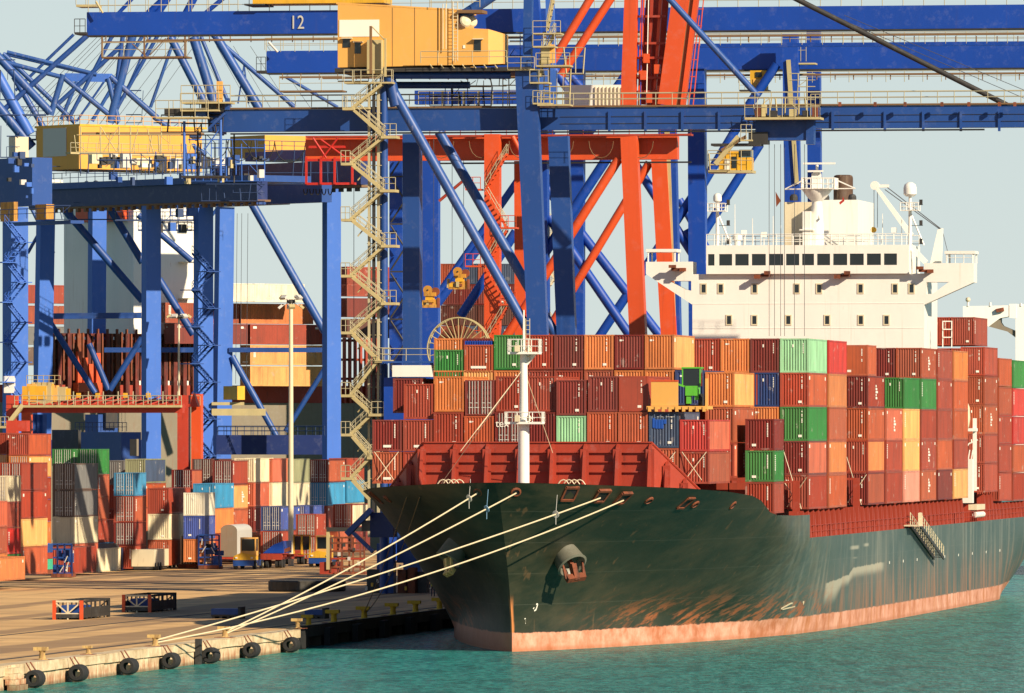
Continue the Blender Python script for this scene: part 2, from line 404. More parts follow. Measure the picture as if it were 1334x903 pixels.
def bollards():
    def mk(base, mat, big):
        t = Thing('mooring_bollard', '', 'bollard', base)
        m = MB(); m.lathe(base, [(.42*big,0),(.42*big,.06),(.24*big,.12),(.2*big,.55*big),(.3*big,.72*big)], 12); t.part('post', m, mat, sm=True)
        m = MB(); m.obox(base+UP*(.82*big)-F1.T*.1*big, F1.T*.5*big, F1.A*.28*big, UP*.13*big); t.part('head', m, mat)
        m = MB(); m.obox(base+UP*.02, F1.T*.75*big, F1.A*.9*big, UP*.02); t.part('base_plate', m, 'rust')
        return t.o
    L = ['rusty cream bollard nearest the left edge, above the first tyre', 'small leaning rusty bollard right of the first large one', 'rusty cream bollard above the fourth tyre with a rope eye on it', 'rusty cream bollard above the sixth tyre, where the white ropes end','pinkish rusty bollard at the right end of the pale quay']
    for x, b, l in zip((55,115,202,293,388), (.95,.65,.9,.9,.85), L):
        o = mk(W(V1-.8, u_at(x, V1-.8), QZ+.03), M['amber'], b); o['label'] = l; o['group'] = 'bollards on the old quay'
    L = ['yellow bollard in shade next to the end of the pale quay', 'second yellow bollard from the left on the shaded quay', 'yellow bollard with two thin ropes running up to the bow', 'fourth yellow bollard on the shaded quay, between the thin ropes and the hull', 'fifth yellow bollard on the shaded quay','yellow bollard closest to the dark hull']
    for x, l in zip((402,435,474.5,512,541.3,572.6), L):
        o = mk(W(V2-.9, u_at(x, V2-.9), QZ+.02), M['bollard'], 1.12 if x > 410 else .95); o['label'] = l; o['group'] = 'yellow bollards on the shaded quay'
bollards()
b = MB(); c = W(V1+.15, u_at(256, V1), .5); b.obox(c+UP*.4, F1.T*.2, F1.A*.35, UP*1.0); solo('timber_pile', b, 'steel', 'dark timber pile standing against the pale quay wall between two tyres', 'pile', c-UP*.6)
b = MB()
for i in range(4):
    c = W(V1+.05+.14*i, u_at(14, V1)+.0, 1.3-.38*i); b.obox(c, F1.T*.35, F1.A*1.6, UP*.18)
solo('quay_steps', b, 'quaywall', 'worn stone steps in the pale quay wall left of the first tyre', 'steps', W(V1, u_at(14,V1), .2))
# flat racks, pallets
def flatrack(x, s, hpx, label, tilt=False):
    base = P(x, HZ+(CH-QZ)*s, s); t = Thing('flat_rack', label, 'flat rack', base, group='empty flat racks lying on the quay')
    A, T = F1.A, F1.T; h = hpx/s; L = 10.8; w = 2.5
    m = MB(); m.obox(base+T*w/2+A*L/2+UP*.3, T*w/2, A*L/2, UP*.16); t.part('floor', m, 'steel')
    for k, (yy) in enumerate((.08, L-.08)):
        for q in (0.1, w-.1):
            m = MB(); m.obox(base+T*q+A*yy+UP*h/2, T*.14, A*.13, UP*h/2); t.part('post', m, 'red' if yy < 1 else 'steel')
        m = MB(); m.obox(base+T*w/2+A*yy+UP*(h-.08), T*w/2, A*.06, UP*.08); m.obox(base+T*w/2+A*yy+UP*.45, T*w/2, A*.06, UP*.1)
        m.beam(base+T*.2+A*yy+UP*(h-.2), base+T*w/2+A*yy+UP*.5, .1, .08, A); m.beam(base+T*(w-.2)+A*yy+UP*(h-.2), base+T*w/2+A*yy+UP*.5, .1, .08, A)
        m.obox(base+T*w/2+A*yy+UP*h/2, T*.06, A*.05, UP*h/2)
        t.part('end_wall', m, 'cream' if yy < 1 else 'steel')
    for q in (.04, w-.04):
        m = MB(); m.obox(base+T*q+A*L/2+UP*(h-.1), T*.05, A*L/2, UP*.09)
        m.obox(base+T*q+A*L/2+UP*(h*.45), T*.04, A*L/2, UP*.28)
        for i in range(7): m.obox(base+T*q+A*(L*i/6*.96+.2)+UP*h/2, T*.05, A*.09, UP*h/2)
        t.part('side_rail', m, 'steel')
    m = MB(); m.obox(base+T*w/2+A*L*.3+UP*.8, T*.9, A*1.6, UP*.35); t.part('folded_tarpaulin', m, 'blue2')
flatrack(69, 15.65, 25, 'empty flat rack with red posts, left and nearer of the two on the sunlit quay')
flatrack(159.5, 15.05, 23, 'dark flat rack with red posts partly in shade, farther right on the quay')
def pallet(x, y, s, w, h, label):
    base = P(x, y, s); t = Thing('cable_pallet', label, 'pallet', base, group='low pallets in the shade on the quay')
    m = MB(); m.obox(base+F1.T*w/2+F1.A*1+UP*h*.65, F1.T*w/2, F1.A*1, UP*h*.28); t.part('load', m, 'blue2')
    m = MB(); m.obox(base+F1.T*w/2+F1.A*1+UP*h*.3, F1.T*w/2, F1.A*1, UP*.08)
    for i in range(4): m.obox(base+F1.T*w*(i+.3)/3.6+F1.A*1+UP*h*.1, F1.T*.12, F1.A*1, UP*h*.12)
    t.part('base', m, 'steel')
    m = MB(); m.obox(base+F1.T*(w+.1)+F1.A*1+UP*h*.55, F1.T*.12, F1.A*1, UP*h*.55); t.part('end_post', m, 'steel')
pallet(275, 806, 15.57, 2.3, .9, 'low pallet with a blue load, left of the ropes on the shaded quay')
pallet(397, 806, 15.57, 1.5, .8, 'low pallet with a blue load, right of the ropes near the yellow bollards')
m = MB(); c = P(400, 770, 13.3)
m.lathe(c, [(3.7,0),(3.8,.15),(3.8,.95),(3.6,1.05)], 28); solo('round_platform', m, 'pier', 'low round concrete platform in the shade behind the white ropes', 'platform', c)
# ---------------------------------------------------------------- containers
CC = {'maroon': srgb(120,32,23), 'rust red': srgb(158,56,31), 'brown red': srgb(158,70,40), 'orange brown': srgb(178,82,44), 'orange': srgb(208,122,62), 'pale orange': srgb(232,168,96),
 'green': srgb(44,124,52), 'mint': srgb(150,206,158), 'navy': srgb(26,56,112), 'slate blue': srgb(66,84,112), 'bright red': srgb(190,42,34), 'salmon': srgb(198,98,68), 'pink': srgb(228,146,124),
 'cream': srgb(226,214,178), 'white': srgb(228,222,200), 'grey': srgb(112,114,114), 'brown grey': srgb(104,84,72), 'light blue': srgb(44,142,190), 'teal': srgb(50,190,150), 'blue': srgb(44,76,160), 'grey green': srgb(146,150,112), 'dark brown': srgb(90,40,28)}
cm = {}
def cached(key, fn):
    if key not in cm: cm[key] = fn()
    return cm[key]
CW = 2.438
def body_mesh(L, h):
    m = MB(); p = .16
    for x in (0, CW-p):
        for y in (0, L-p): m.box((x, y, 0), (x+p, y+p, h))
    for z0, z1 in ((.0,.17),(h-.13,h-.004)):
        for x in (.012, CW-.112): m.box((x, p, z0+.004), (x+.1, L-p, z1))
        for y in (.012, L-.112): m.box((p, y, z0+.006), (CW-p, y+.1, z1))
    for x in (-.008, CW-.17):
        for y in (-.008, L-.17):
            for z in (-.006, h-.115): m.box((x, y, z), (x+.178, y+.178, z+.12))
    m.box((.03, .14, .16), (CW-.07, L-.05, h-.03))      # inner shell: roof, far side and back
    return m.mesh('body', M['cont'])
def corr(a, b, z0, z1, depth, pitch, axis):             # corrugated panel; axis 'x' = end (faces -y), 'y' = side (faces +x)
    m = MB(); n = max(1, int(round((b-a)/pitch))); pitch = (b-a)/n; pr = []
    for i in range(n):
        x = a+i*pitch; pr += [(x, 0), (x+pitch*.28, 0), (x+pitch*.5, depth), (x+pitch*.78, depth)]
    pr.append((b, 0))
    for x, d in pr:
        for z in (z0, z1):
            m.v.append((x, .03+d, z) if axis == 'x' else (CW-.03-d, x, z))
    for i in range(len(pr)-1): m.f.append((2*i, 2*i+2, 2*i+3, 2*i+1) if axis == 'y' else (2*i, 2*i+2, 2*i+3, 2*i+1))
    return m
def panel_obj(m, name):
    me = bpy.data.meshes.new(name); me.from_pydata(m.v, [], m.f); me.update(); me.materials.append(M['cont']); return me
def door_mesh(h):
    m = MB(); m.box((.0, .05, .2), (1.04, .1, h-.15))
    n = 5
    for i in range(n):
        z = .3+i*(h-.6)/n; m.box((.1, .025, z), (.94, .052, z+(h-.6)/n*.62))
    return m.mesh('door', M['cont'])
def rod_mesh(h):
    m = MB()
    for x in (.18, .42, .64, .9): m.box((x, -.035, .12), (x+.045, .01, h-.08))
    for x in (.18, .64):
        m.box((x-.03, -.03, .62), (x+.35, .0, .68)); m.box((x-.02,-.03,1.0),(x+.3,0,1.05))
    return m.mesh('locking_rod', M['galv'])
def mark_mesh(kind, h, L):
    m = MB(); rnd = random.Random(kind*7+int(h*10)+int(L))
    if kind == 0:      # vertical code column on the end, plus a plate
        z = h-.35
        for i in range(9):
            if rnd.random() < .85: m.box((CW-.62, .012, z-.1), (CW-.53, .022, z))
            z -= .13
        m.box((1.55 if rnd.random() < .5 else .55, .014, .32), (1.85 if rnd.random() < .5 else .9, .024, .52))
    elif kind == 1:
        m.box((1.05, .012, h-.75), (1.16, .022, h-.5)); z = h-.4
        for i in range(6): m.box((CW-.5, .012, z-.1), (CW-.43, .022, z)); z -= .15
    elif kind == 2:
        m.box((.42, .012, h-.55), (.6, .022, h-.4)); m.box((.66,.012,h-.52),(.74,.022,h-.42))
    elif kind == 3:    # side code
        z = h-.35
        for i in range(8): m.box((CW-.025, .55, z-.13), (CW-.012, .95, z-.02)); z -= .17
    elif kind == 4:    # side corner marks
        m.box((CW-.025, .5, h-.6), (CW-.012, 1.1, h-.3)); m.box((CW-.025, L-1.2, h-.62), (CW-.012, L-.7, h-.34))
    elif kind == 5:    # side big vertical logo
        z = h*.72
        for i in range(5): m.box((CW-.025, L*.47, z-.2), (CW-.012, L*(.52+.04*(i%3)), z)); z -= .27
        m.box((CW-.025, .5, h-.5), (CW-.012, 1.0, h-.25)); m.box((CW-.025, L-1.2, h-.5), (CW-.012, L-.7, h-.25))
    return m.mesh('marking', M['mark'])
ncont = 0
used = {}
def container(base, col, label, group, fr=F1, L=12.19, h=2.896, end='corr', colside=None, mark=True, side=True):
    """base = front left bottom corner (as seen); local x across, y away"""
    global ncont; ncont += 1
    o = bpy.data.objects.new('shipping_container', None); COL.objects.link(o); o.location = base; o.rotation_euler = (0,0,-fr.th)
    if label in used: print('DUP LABEL', label)
    used[label] = 1
    o['label'] = label; o['category'] = 'shipping container'; o['group'] = group
    rnd = random.Random(ncont)
    j = rnd.uniform(.88, 1.1); c = tuple(min(1, x*j) for x in CC[col][:3])+(1,); cs = c if not colside else tuple(x*j for x in CC[colside][:3])+(1,)  # sides mostly get a lighter colour, the sunlit look put into it
    def ch(me, name, cc):
        q = bpy.data.objects.new(name, me); COL.objects.link(q); q.parent = o; q.color = cc; return q
    ch(cached(('b', L, h), lambda: body_mesh(L, h)), 'body', c)
    if side: ch(cached(('s', L, h), lambda: panel_obj(corr(.16, L-.16, .15, h-.1, .036, .28, 'y'), 'side_panel')), 'side_panel', cs)
    if end == 'corr': ch(cached(('e', h), lambda: panel_obj(corr(.16, CW-.16, .15, h-.1, .06, .236, 'x'), 'end_panel')), 'end_panel', c)
    elif end == 'door':
        for k in (0, 1):
            d = ch(cached(('d', h), lambda: door_mesh(h)), 'door', c); d.location = (.17+k*1.06, -.01, 0)
            r = ch(cached(('r', h), lambda: rod_mesh(h)), 'locking_rod', c); r.parent = d
    elif end == 'flat':
        f = MB(); f.box((.16, .02, .15), (CW-.16, .05, h-.1)); ch(cached(('f', h), lambda: f.mesh('end_panel', M['cont'])), 'end_panel', c)
    if mark:
        if end != 'door':
            k = rnd.choice((0,0,1,2)); ch(cached(('m', k, h, L), lambda: mark_mesh(k, h, L)), 'marking', c)
        if side and rnd.random() < .55:
            k = rnd.choice((3,3,4,4,3,4,3,4,5)) if L > 8 else 3; ch(cached(('m', k, h, L), lambda: mark_mesh(k, h, L)), 'marking', c)
    return o
ORD = ['zeroth','first','second','third','fourth','fifth','sixth','seventh','eighth','ninth','tenth','eleventh','twelfth','thirteenth','fourteenth']
TIER = {0:'bottom tier', 1:'second tier', 2:'third tier', 3:'fourth tier', 4:'top tier', 5:'raised top tier'}
S, HC = 2.591, 2.896
RP = 2.545; RV0 = -16.2
col = lambda r: RV0+r*RP+.05
# bay F: foremost, tiers from bottom; (row: [(colour, height, end)...])
G1 = 'containers stacked on the foredeck of the ship'
bayF = {
 0: [('orange brown',S,'corr'),('maroon',S,'corr')],
 1: [('rust red',S,'corr'),('rust red',S,'corr'),('rust red',HC,'corr')],
 2: [('rust red',HC,'corr'),('rust red',HC,'corr'),('orange',HC,'corr')],
 3: [('rust red',S,'corr'),('orange brown',HC,'corr'),('maroon',HC,'door')],
 4: [('rust red',HC,'corr'),('maroon',HC,'door'),('rust red',HC,'corr')],
 5: [('rust red',HC,'corr'),('maroon',HC,'corr'),('rust red',HC,'corr')],
 6: [('rust red',S,'corr'),('mint',HC,'corr'),('maroon',HC,'corr')],
 7: [('rust red',HC,'corr'),('orange brown',HC,'corr'),('maroon',HC,'corr')],
 8: [('rust red',HC,'corr'),('orange brown',HC,'corr'),('rust red',HC,'flat')],
 9: [('orange brown',HC,'corr'),('slate blue',HC,'corr')],
 10:[('rust red',S,'corr'),('bright red',S,'corr')],
}
FU, GU = 27.5, 41.5
for r, st in bayF.items():
    z = 13.0
    for k, (c, h, e) in enumerate(st):
        cs = 'brown red' if (r == 10 and k == 0) else ('salmon' if r == 10 else None)
        o = container(W(col(r), FU+(.4 if k == 2 and r != 6 else 0), z), c, f'{c} container, {ORD[r+1]} from the left {TIER[k]} of the foremost bay', G1, h=h, end=e, colside=cs)
        z += h+.045
for k, (c, cs) in enumerate((('orange','pale orange'),('green','green'),('maroon','bright red'))):
    container(W(12.55, 43.0, 10.45+k*(S+.04)), c if k else 'rust red', f'{c if k else "rust red"} short container, {TIER[k]}, far right of the foremost bay by the hull shoulder', G1, L=6.06, h=S)
# markings seen on two of them
def on_end(r, z, txt, size, x, zz, mat='mark'):
    me = text_mesh(txt, size, .01); m_ = Matrix(((1,0,0,x),(0,0,-1,-.06),(0,1,0,zz),(0,0,0,1))); me.transform(m_); me.materials.clear(); me.materials.append(M[mat])
    for o in COL.objects:
        if o.name.startswith('shipping_container') and (o.location-W(col(r), FU, z)).length < .6:
            q_ = bpy.data.objects.new('lettering', me); COL.objects.link(q_); q_.parent = o; return o
on_end(4, 13.0+HC+.045, 'tex', .85, .62, 1.95)
oo = on_end(9, 13.0+HC+.045, '·· ··  ·······', .4, 1.4, 2.5)
if oo:
    m = MB()
    for i, (a, b) in enumerate(((1.62,2.42),(1.56,2.3),(1.56,2.3),(1.56,2.3),(1.95,2.3))): m.box((.3+i*.236, -.005, a), (.5+i*.236, .028, b))
    q_ = bpy.data.objects.new('blue_logo_patch', m.mesh('blue_logo_patch', M['logo'])); COL.objects.link(q_); q_.parent = oo
# row 9 top: flat rack with a green tractor, half-height orange box
z9 = 13.0+2*(HC+.045)
def rack_machine():
    A, T = F1.A, F1.T
    b = W(col(9)-.2, FU-.3, z9); t = Thing('cargo_flat_rack', 'orange flat rack carrying a green machine on top of the slate blue container', 'flat rack', b)
    m = MB(); m.obox(b+T*2.55+A*1.6+UP*.32, T*2.5, A*1.6, UP*.13); t.part('floor', m, 'yellow')
    m = MB()
    for i in range(9): m.obox(b+T*(.3+i*.56)+A*.05+UP*.2, T*.12, A*.12, UP*.2)
    t.part('underframe', m, 'yellow', label='orange rack underframe with pockets')
    m = MB(); m.obox(b+T*1.5+A*.3+UP*1.45, T*1.1, A*.12, UP*.98); t.part('end_wall', m, 'yellow')
    m = MB(); m.obox(b+T*1.5+A*.28+UP*2.5, T*1.12, A*.14, UP*.06); t.part('top_rail', m, 'red')
    m = MB(); m.obox(b+T*4.95+A*.3+UP*1.4, T*.1, A*.15, UP*1.3); t.part('post', m, 'orange' if 'orange' in M else 'yellow')
    g = b+T*3.1+A*.6+UP*.45; t = Thing('green_tractor', 'bright green tractor with a glazed cab standing on the flat rack among the containers', 'tractor', g)
    m = MB(); m.obox(g+T*.55+A*.8+UP*1.25, T*.5, A*.8, UP*.4); m.obox(g+T*.3+A*.5+UP*.9, T*.18, A*.4, UP*.7); m.obox(g+T*.95+A*.5+UP*.95, T*.16, A*.3, UP*.45); m.beam(g+T*.2+A*.2+UP*1.5, g+T*-1.0+A*.1+UP*1.95, .14, .2, A); t.part('body', m, 'green')
    m = MB(); m.obox(g+T*.5+A*1+UP*2.35, T*.72, A*.7, UP*.72); t.part('cab', m, 'glass')
    m = MB()
    for x in (-.72, .72):
        m.obox(g+T*(.5+x)+A*.32+UP*2.35, T*.05, A*.05, UP*.76)
    m.obox(g+T*.5+A*1+UP*3.12, T*.8, A*.78, UP*.06); t.part('cab_frame', m, 'green')
    for x in (-.05, 1.05):
        m = MB(); m.lathe(g+T*x+A*.7+UP*.5, [(.2,0),(.5,.02),(.52,.18),(.5,.36),(.2,.38)], 16, T); t.part('wheel', m, 'black')
rack_machine()
# bay G: upper tiers seen over bay F
zt = 13.6
bayG3 = {3:'green', 4:'rust red', 5:'maroon', 6:'orange', 7:'maroon', 8:'orange'}
for r, c in bayG3.items():
    container(W(col(r)+.12, GU, 22.42), c, f'{c} container in the top tier of the second bay, {ORD[r]} from its left end', 'containers stacked in the second bay', h=HC, colside='pale orange' if r == 8 else None)
for r in range(0, 10):
    c = ['maroon','orange','pale orange','orange','rust red','rust red','brown red','orange','orange','navy'][r]
    container(W(col(r)+.1 - (.9 if r == 0 else 0), GU, 19.45 if r else 18.8), c, f'{c} container half hidden behind the foremost bay, third tier, {ORD[r+1]} from the left', 'containers stacked in the second bay', h=HC)
container(W(col(1)+.15, GU, 21.5), 'green', 'green container left of the brown one with a blue tarpaulin', G1, h=S)
container(W(col(2)+.15, GU, 22.2), 'orange brown', 'brown open-top container under a blue tarpaulin', G1, h=2.3)
for r_, c_ in ((0,'orange'),(1,'maroon'),(2,'orange'),(3,'rust red')): container(W(col(r_)+.1, 56.2, 22.3), c_, f'{c_} container in the third bay peeping over the others, {ORD[r_+1]} from left', 'containers stacked in the third bay', h=HC)
m = MB(); c = W(col(2)+.2, GU+.1, 22.2+2.31); m.obox(c+F1.T*1.15+F1.A*5.6+UP*.15, F1.T*1.12, F1.A*5.6, UP*.16)
for i in range(12): m.obox(c+F1.T*(.05+i*.2)-F1.A*.03+UP*.1, F1.T*.05, F1.A*.05, UP*.2)
solo('tarpaulin', m, 'blue', 'blue tarpaulin stretched over the brown open-top container near the foremast', 'tarpaulin', c)
# second-bay row 10 (visible right side)
for k, (c, zz) in enumerate((('rust red', 13.0+.4), ('orange brown', 16.35), ('orange', 19.3))):
    container(W(col(10)+.1, GU, zz), c, f'{c} container in the {TIER[k]} at the right end of the second bay', 'containers stacked in the second bay', h=HC, colside={'rust red':'salmon','orange brown':'orange brown','orange':'pale orange'}[c])
# aft bays
TZ = [10.67+i*2.894 for i in range(5)]
BU = {'a':56.2,'b':70.0,'c':97.6,'d':111.4,'e':125.2,'f':139.0,'g':152.8,'h':166.6}
BN = {'a':'third','b':'fourth','c':'fifth','d':'sixth','e':'seventh','f':'eighth','g':'ninth','h':'tenth'}
port = {'a': ['rust red','maroon','green','rust red','mint'], 'b': ['orange brown','orange brown','orange brown','orange','bright red'],
 'c': ['maroon','rust red','orange brown','maroon',None], 'd': ['rust red','rust red','salmon',None,None], 'e': ['pink','pale orange','pale orange','green',None],
 'f': ['orange brown','rust red','rust red','green','brown red'], 'g': ['maroon','orange brown','rust red','rust red','rust red'], 'h': ['pale orange','rust red','orange brown','orange brown','orange']}
pside = {('a',1):'salmon',('a',0):'rust red',('a',3):'orange brown',('b',1):'orange',('b',0):'orange brown',('c',3):'rust red',('c',1):'orange',('c',0):'brown red',('e',0):'pink'}  # lighter side colours stand in for sun on the port faces
V12 = 16.15-CW
for b, st in port.items():
    for k, c in enumerate(st):
        if c: container(W(V12, BU[b], TZ[k]), c, f'{c} container {TIER[k]} of the outer port row, {BN[b]} bay of the ship', 'containers along the port side of the ship', colside=pside.get((b,k)))
container(W(V12, BU['c'], TZ[4]), 'orange brown', 'short orange brown container alone in the top tier, right of the bright red one', 'containers along the port side of the ship', L=6.06, h=2.75, end='flat')
for k in range(5): container(W(V12-RP, 83.8, TZ[k]-.05), 'maroon', f'maroon container set back in the gap between port bays, {TIER[k]}', 'containers along the port side of the ship', mark=False)
container(W(V12-RP, BU['f'], TZ[4]), 'maroon', 'maroon container in the top tier, second row from the side, ahead of the green ones', 'containers along the port side of the ship')
container(W(V12-RP, BU['a'], TZ[4]), 'maroon', 'maroon container in the top tier just left of the mint container', 'containers along the port side of the ship')
container(W(V12-2*RP, BU['a'], TZ[4]), 'orange', 'orange container in the top tier, second to the left of the mint container', 'containers along the port side of the ship')
container(W(V12-3*RP, BU['a'], TZ[4]), 'rust red', 'rust red container in the top tier, third to the left of the mint container', 'containers along the port side of the ship')
for q, (c, w) in enumerate((('navy','directly left of the brown container under the mint one'),('orange','under the navy container'),('rust red','two below the navy container'),('rust red','three below the navy container'))):
    container(W(V12-RP, BU['a'], TZ[3-q]), c, f'{c} container in the third bay, {w}', 'containers along the port side of the ship')
for q, c in enumerate(('pale orange','rust red')):
    container(W(V12-2*RP, BU['a'], TZ[3-q*1]-.0), 'orange' if q == 0 else c, f'{c} container in the third bay, mostly hidden left of the navy one, tier {"four" if q == 0 else "three"}', 'containers along the port side of the ship')
# aft of the bridge
for b, u, st, n in (('i',194.1,['rust red','rust red','orange brown','brown red','rust red'],'first'),('j',207.9,['rust red','rust red','rust red','brown red','orange brown'],'second'),('k',221.7,['rust red','orange brown','bright red','bright red','green'],'third')):
    zb = {'i':11.1,'j':10.1,'k':10.0}[b]
    for k, c in enumerate(st):
        container(W(V12, u, zb+k*2.94), c, f'{c} container in the {TIER[k]} of the {n} bay behind the white bridge', 'containers behind the bridge of the ship', h=HC)
for r in (1, 2):
    for k in (4, 5): container(W(V12-r*RP, 207.9, 11.1+k*2.94+(.25 if k == 5 else 0)), 'rust red', f'rust red container behind the bridge, {TIER[k]}, {"second" if r == 1 else "third"} row from the side', 'containers behind the bridge of the ship', h=HC)

# the rest of the deck cargo, closed in by the rows above: plain boxes, one mass
m = MB()
for u, top in ((56.2, 4), (70.0, 5), (83.8, 5), (97.6, 5), (111.4, 5), (125.2, 4), (139.0, 5), (152.8, 5), (166.6, 4), (194.1, 5), (207.9, 5), (221.7, 5)):
    for r in range(11):
        for k in range(top):
            if u == 83.8 and r > 9: continue
            v = RV0+.1+r*RP; z = 10.67+k*2.894; m.box((v, u+.05, z), (v+CW, u+12.1, z+2.85))
m.v = [tuple(W(*p)) for p in m.v]
o = solo('stowed_containers', m, 'cont', 'mass of rust red containers stowed inside the port row of the ship', 'shipping container', W(0, 70, 10.7)); o['kind'] = 'stuff'; o.color = CC['rust red']
# ---------------------------------------------------------------- the container ship (local axes: x port, y aft, z up)
st_, ct_ = F1.A.x, F1.A.y
def U(x, y, u):         # photo pixel on the athwart plane u -> ship coordinates
    k = (x-667)/F; v = (k*(662+u*ct_)-u*st_)/(ct_+k*st_); Y = 662-v*st_+u*ct_
    return Vector((v, u, CH-(y-HZ)*Y/F))
def V(x, y, v):         # photo pixel on the fore-and-aft plane v
    u = u_at(x, v); Y = 662-v*st_+u*ct_
    return Vector((v, u, CH-(y-HZ)*Y/F))
def lerpt(tab, x):
    if x <= tab[0][0]: return tab[0][1]
    for (a, fa), (b, fb) in zip(tab[:-1], tab[1:]):
        if x <= b: return fa+(fb-fa)*(x-a)/(b-a)
    return tab[-1][1]
def sm(x, a, b):
    t = max(0, min(1, (x-a)/(b-a))); return t*t*(3-2*t)
STEM = [(-2,.3),(0,0),(2,0),(5,-1.2),(8,-3),(11,-5.2),(13.5,-7.1)]
LOW = [(0,0),(1.5,.9),(4,1.9),(10,4.0),(18,6.3),(30,9.3),(45,12.4),(60,14.4),(80,15.6),(100,16.0),(112,16.1)]
TOPB = [(0,0),(1,2.6),(3,5.3),(7,8.7),(11,11.0),(15,12.8),(22,14.8),(30,15.8),(42,16.15)]
RIM = [(-7,13.3),(0,13.0),(8,12.75),(18,12.35),(26,11.85),(32,10.4),(49.9,10.2)]
def hullb(u, z):
    d = max(0, u-lerpt(STEM, z)); k = sm(u, 18, 50)
    zf = 12.5+(8.0-12.5)*k; zs = 3*(1-sm(u, 20, 60)); p = 1.75-.75*sm(u, 4, 24)
    t = max(0, min(1, (z-zs)/(zf-zs)))**p
    lo = lerpt(LOW, d)
    if u > 205: lo -= 2.6*sm(u, 205, 236)*(1-max(0, min(1, z/7)))
    hi = lerpt(TOPB, d)
    return lo+(max(hi, lo)-lo)*t
def mk_hull():
    t = NT('hull_paint'); X = t.xyz(); u = X[1]; z = X[2]
    n1 = t.noise((.05,.05,.12), 1, 6, .6); nst = t.noise((.5,.55,.07), 1, 7, .68); 
    rotm = t.n.new('ShaderNodeMapping'); rotm.inputs['Rotation'].default_value = (R(-14),0,0); t.lk(t.tc.outputs['Object'], rotm.inputs[0])
    def slant(a, b, sc_, det=5):
        mp = t.n.new('ShaderNodeMapping'); mp.inputs['Scale'].default_value = (.2, a, b); t.lk(rotm.outputs[0], mp.inputs[0]); return t.noise(vec=mp.outputs[0], sc=sc_, det=det, rough=.68)
    nsl = slant(.28, 2.3, 1, 7); nbig = slant(.10, .45, 1, 4)
    pn = t.noise((.2,.2,.25), 1, 4, .5)
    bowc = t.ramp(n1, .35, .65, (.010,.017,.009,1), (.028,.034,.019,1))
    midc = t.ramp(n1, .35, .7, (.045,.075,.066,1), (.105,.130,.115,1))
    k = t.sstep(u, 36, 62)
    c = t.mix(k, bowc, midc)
    # pale worn streaks amidships and dull patches near the shoulder
    c = t.mix(t.math('MULTIPLY', t.math('MULTIPLY', t.ramp(nst, .5, .66), .55), k), c, (.25,.25,.20,1))
    sh = t.math('MULTIPLY', t.sstep(u, 26, 48), t.math('SUBTRACT', 1.0, t.sstep(u, 60, 80)))
    c = t.mix(t.math('MULTIPLY', t.math('MULTIPLY', t.ramp(nsl, .45, .7), .45), sh), c, (.16,.17,.11,1))
    # worn pale band left by a removed name, with drips below it
    zc = t.n.new('ShaderNodeValToRGB'); cr = zc.color_ramp; cr.interpolation = 'LINEAR'
    un = t.n.new('ShaderNodeMapRange'); un.inputs[1].default_value = 70; un.inputs[2].default_value = 112; t.lk(u, un.inputs[0]); t.lk(un.outputs[0], zc.inputs[0])
    cr.elements[0].position = .03; cr.elements[0].color = (.418,)*3+(1,); cr.elements[1].position = .36; cr.elements[1].color = (.475,)*3+(1,)
    for p_, v_ in ((.43,.528),(.95,.545)): e = cr.elements.new(p_); e.color = (v_,)*3+(1,)
    dz = t.math('SUBTRACT', t.math('MULTIPLY', zc.outputs[0], 10.0), z); dz = t.math('ADD', dz, t.math('MULTIPLY', t.math('SUBTRACT', nst, .5), .5))
    thick = t.math('ADD', t.math('MULTIPLY', t.math('SUBTRACT', 1.0, t.sstep(u, 77, 81)), 1.0), 1.0)
    low_ = t.math('SUBTRACT', 1.0, t.sstep(t.math('DIVIDE', dz, thick), .35, 1.15))
    band = t.math('MULTIPLY', t.math('MULTIPLY', t.sstep(dz, 0, .14), low_), t.math('MULTIPLY', t.sstep(u, 71, 72.5), t.math('SUBTRACT', 1.0, t.sstep(u, 107, 111))))
    c = t.mix(t.math('MULTIPLY', band, .78), c, (.44,.41,.31,1))
    for ua, ub, za, zb in ((84,92,6.75,7.25),(93.5,99,6.9,7.35),(86,91,5.95,6.2)):
        sp = t.math('MULTIPLY', t.math('MULTIPLY', t.sstep(u, ua, ua+3), t.math('SUBTRACT', 1.0, t.sstep(u, ub-2, ub))), t.math('MULTIPLY', t.sstep(z, za, za+.2), t.math('SUBTRACT', 1.0, t.sstep(z, zb-.2, zb))))
        c = t.mix(t.math('MULTIPLY', sp, .7), c, (.42,.40,.31,1))
    # thin plate seams
    seam = t.math('LESS_THAN', t.math('ABSOLUTE', t.math('SUBTRACT', t.math('FRACT', t.math('DIVIDE', z, 2.45)), .5)), .010)
    c = t.mix(t.math('MULTIPLY', seam, .16), c, (.20,.20,.16,1))
    # scraped white patch
    sc = t.math('MULTIPLY', t.math('MULTIPLY', t.sstep(u, 58, 66), t.math('SUBTRACT', 1.0, t.sstep(u, 88, 100))), t.math('MULTIPLY', t.sstep(z, 1.5, 3.2), t.math('SUBTRACT', 1.0, t.sstep(z, 4.6, 6.4))))
    c = t.mix(t.math('MULTIPLY', t.math('MULTIPLY', t.ramp(t.noise((.5,.09,.75), 1, 7, .68), .50, .56), sc), .0), c, (.5,.5,.42,1))
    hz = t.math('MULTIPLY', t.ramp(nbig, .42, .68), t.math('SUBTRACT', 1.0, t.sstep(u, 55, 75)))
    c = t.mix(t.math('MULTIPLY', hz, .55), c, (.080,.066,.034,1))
    # rust: slanted scars low on the bow, vertical runs aft
    lowz = t.math('SUBTRACT', 1.0, t.sstep(z, 1.6, 5.0)); onb = t.math('SUBTRACT', 1.0, t.sstep(u, 66, 80)); onb = t.math('MULTIPLY', onb, t.sstep(u, 4, 26))
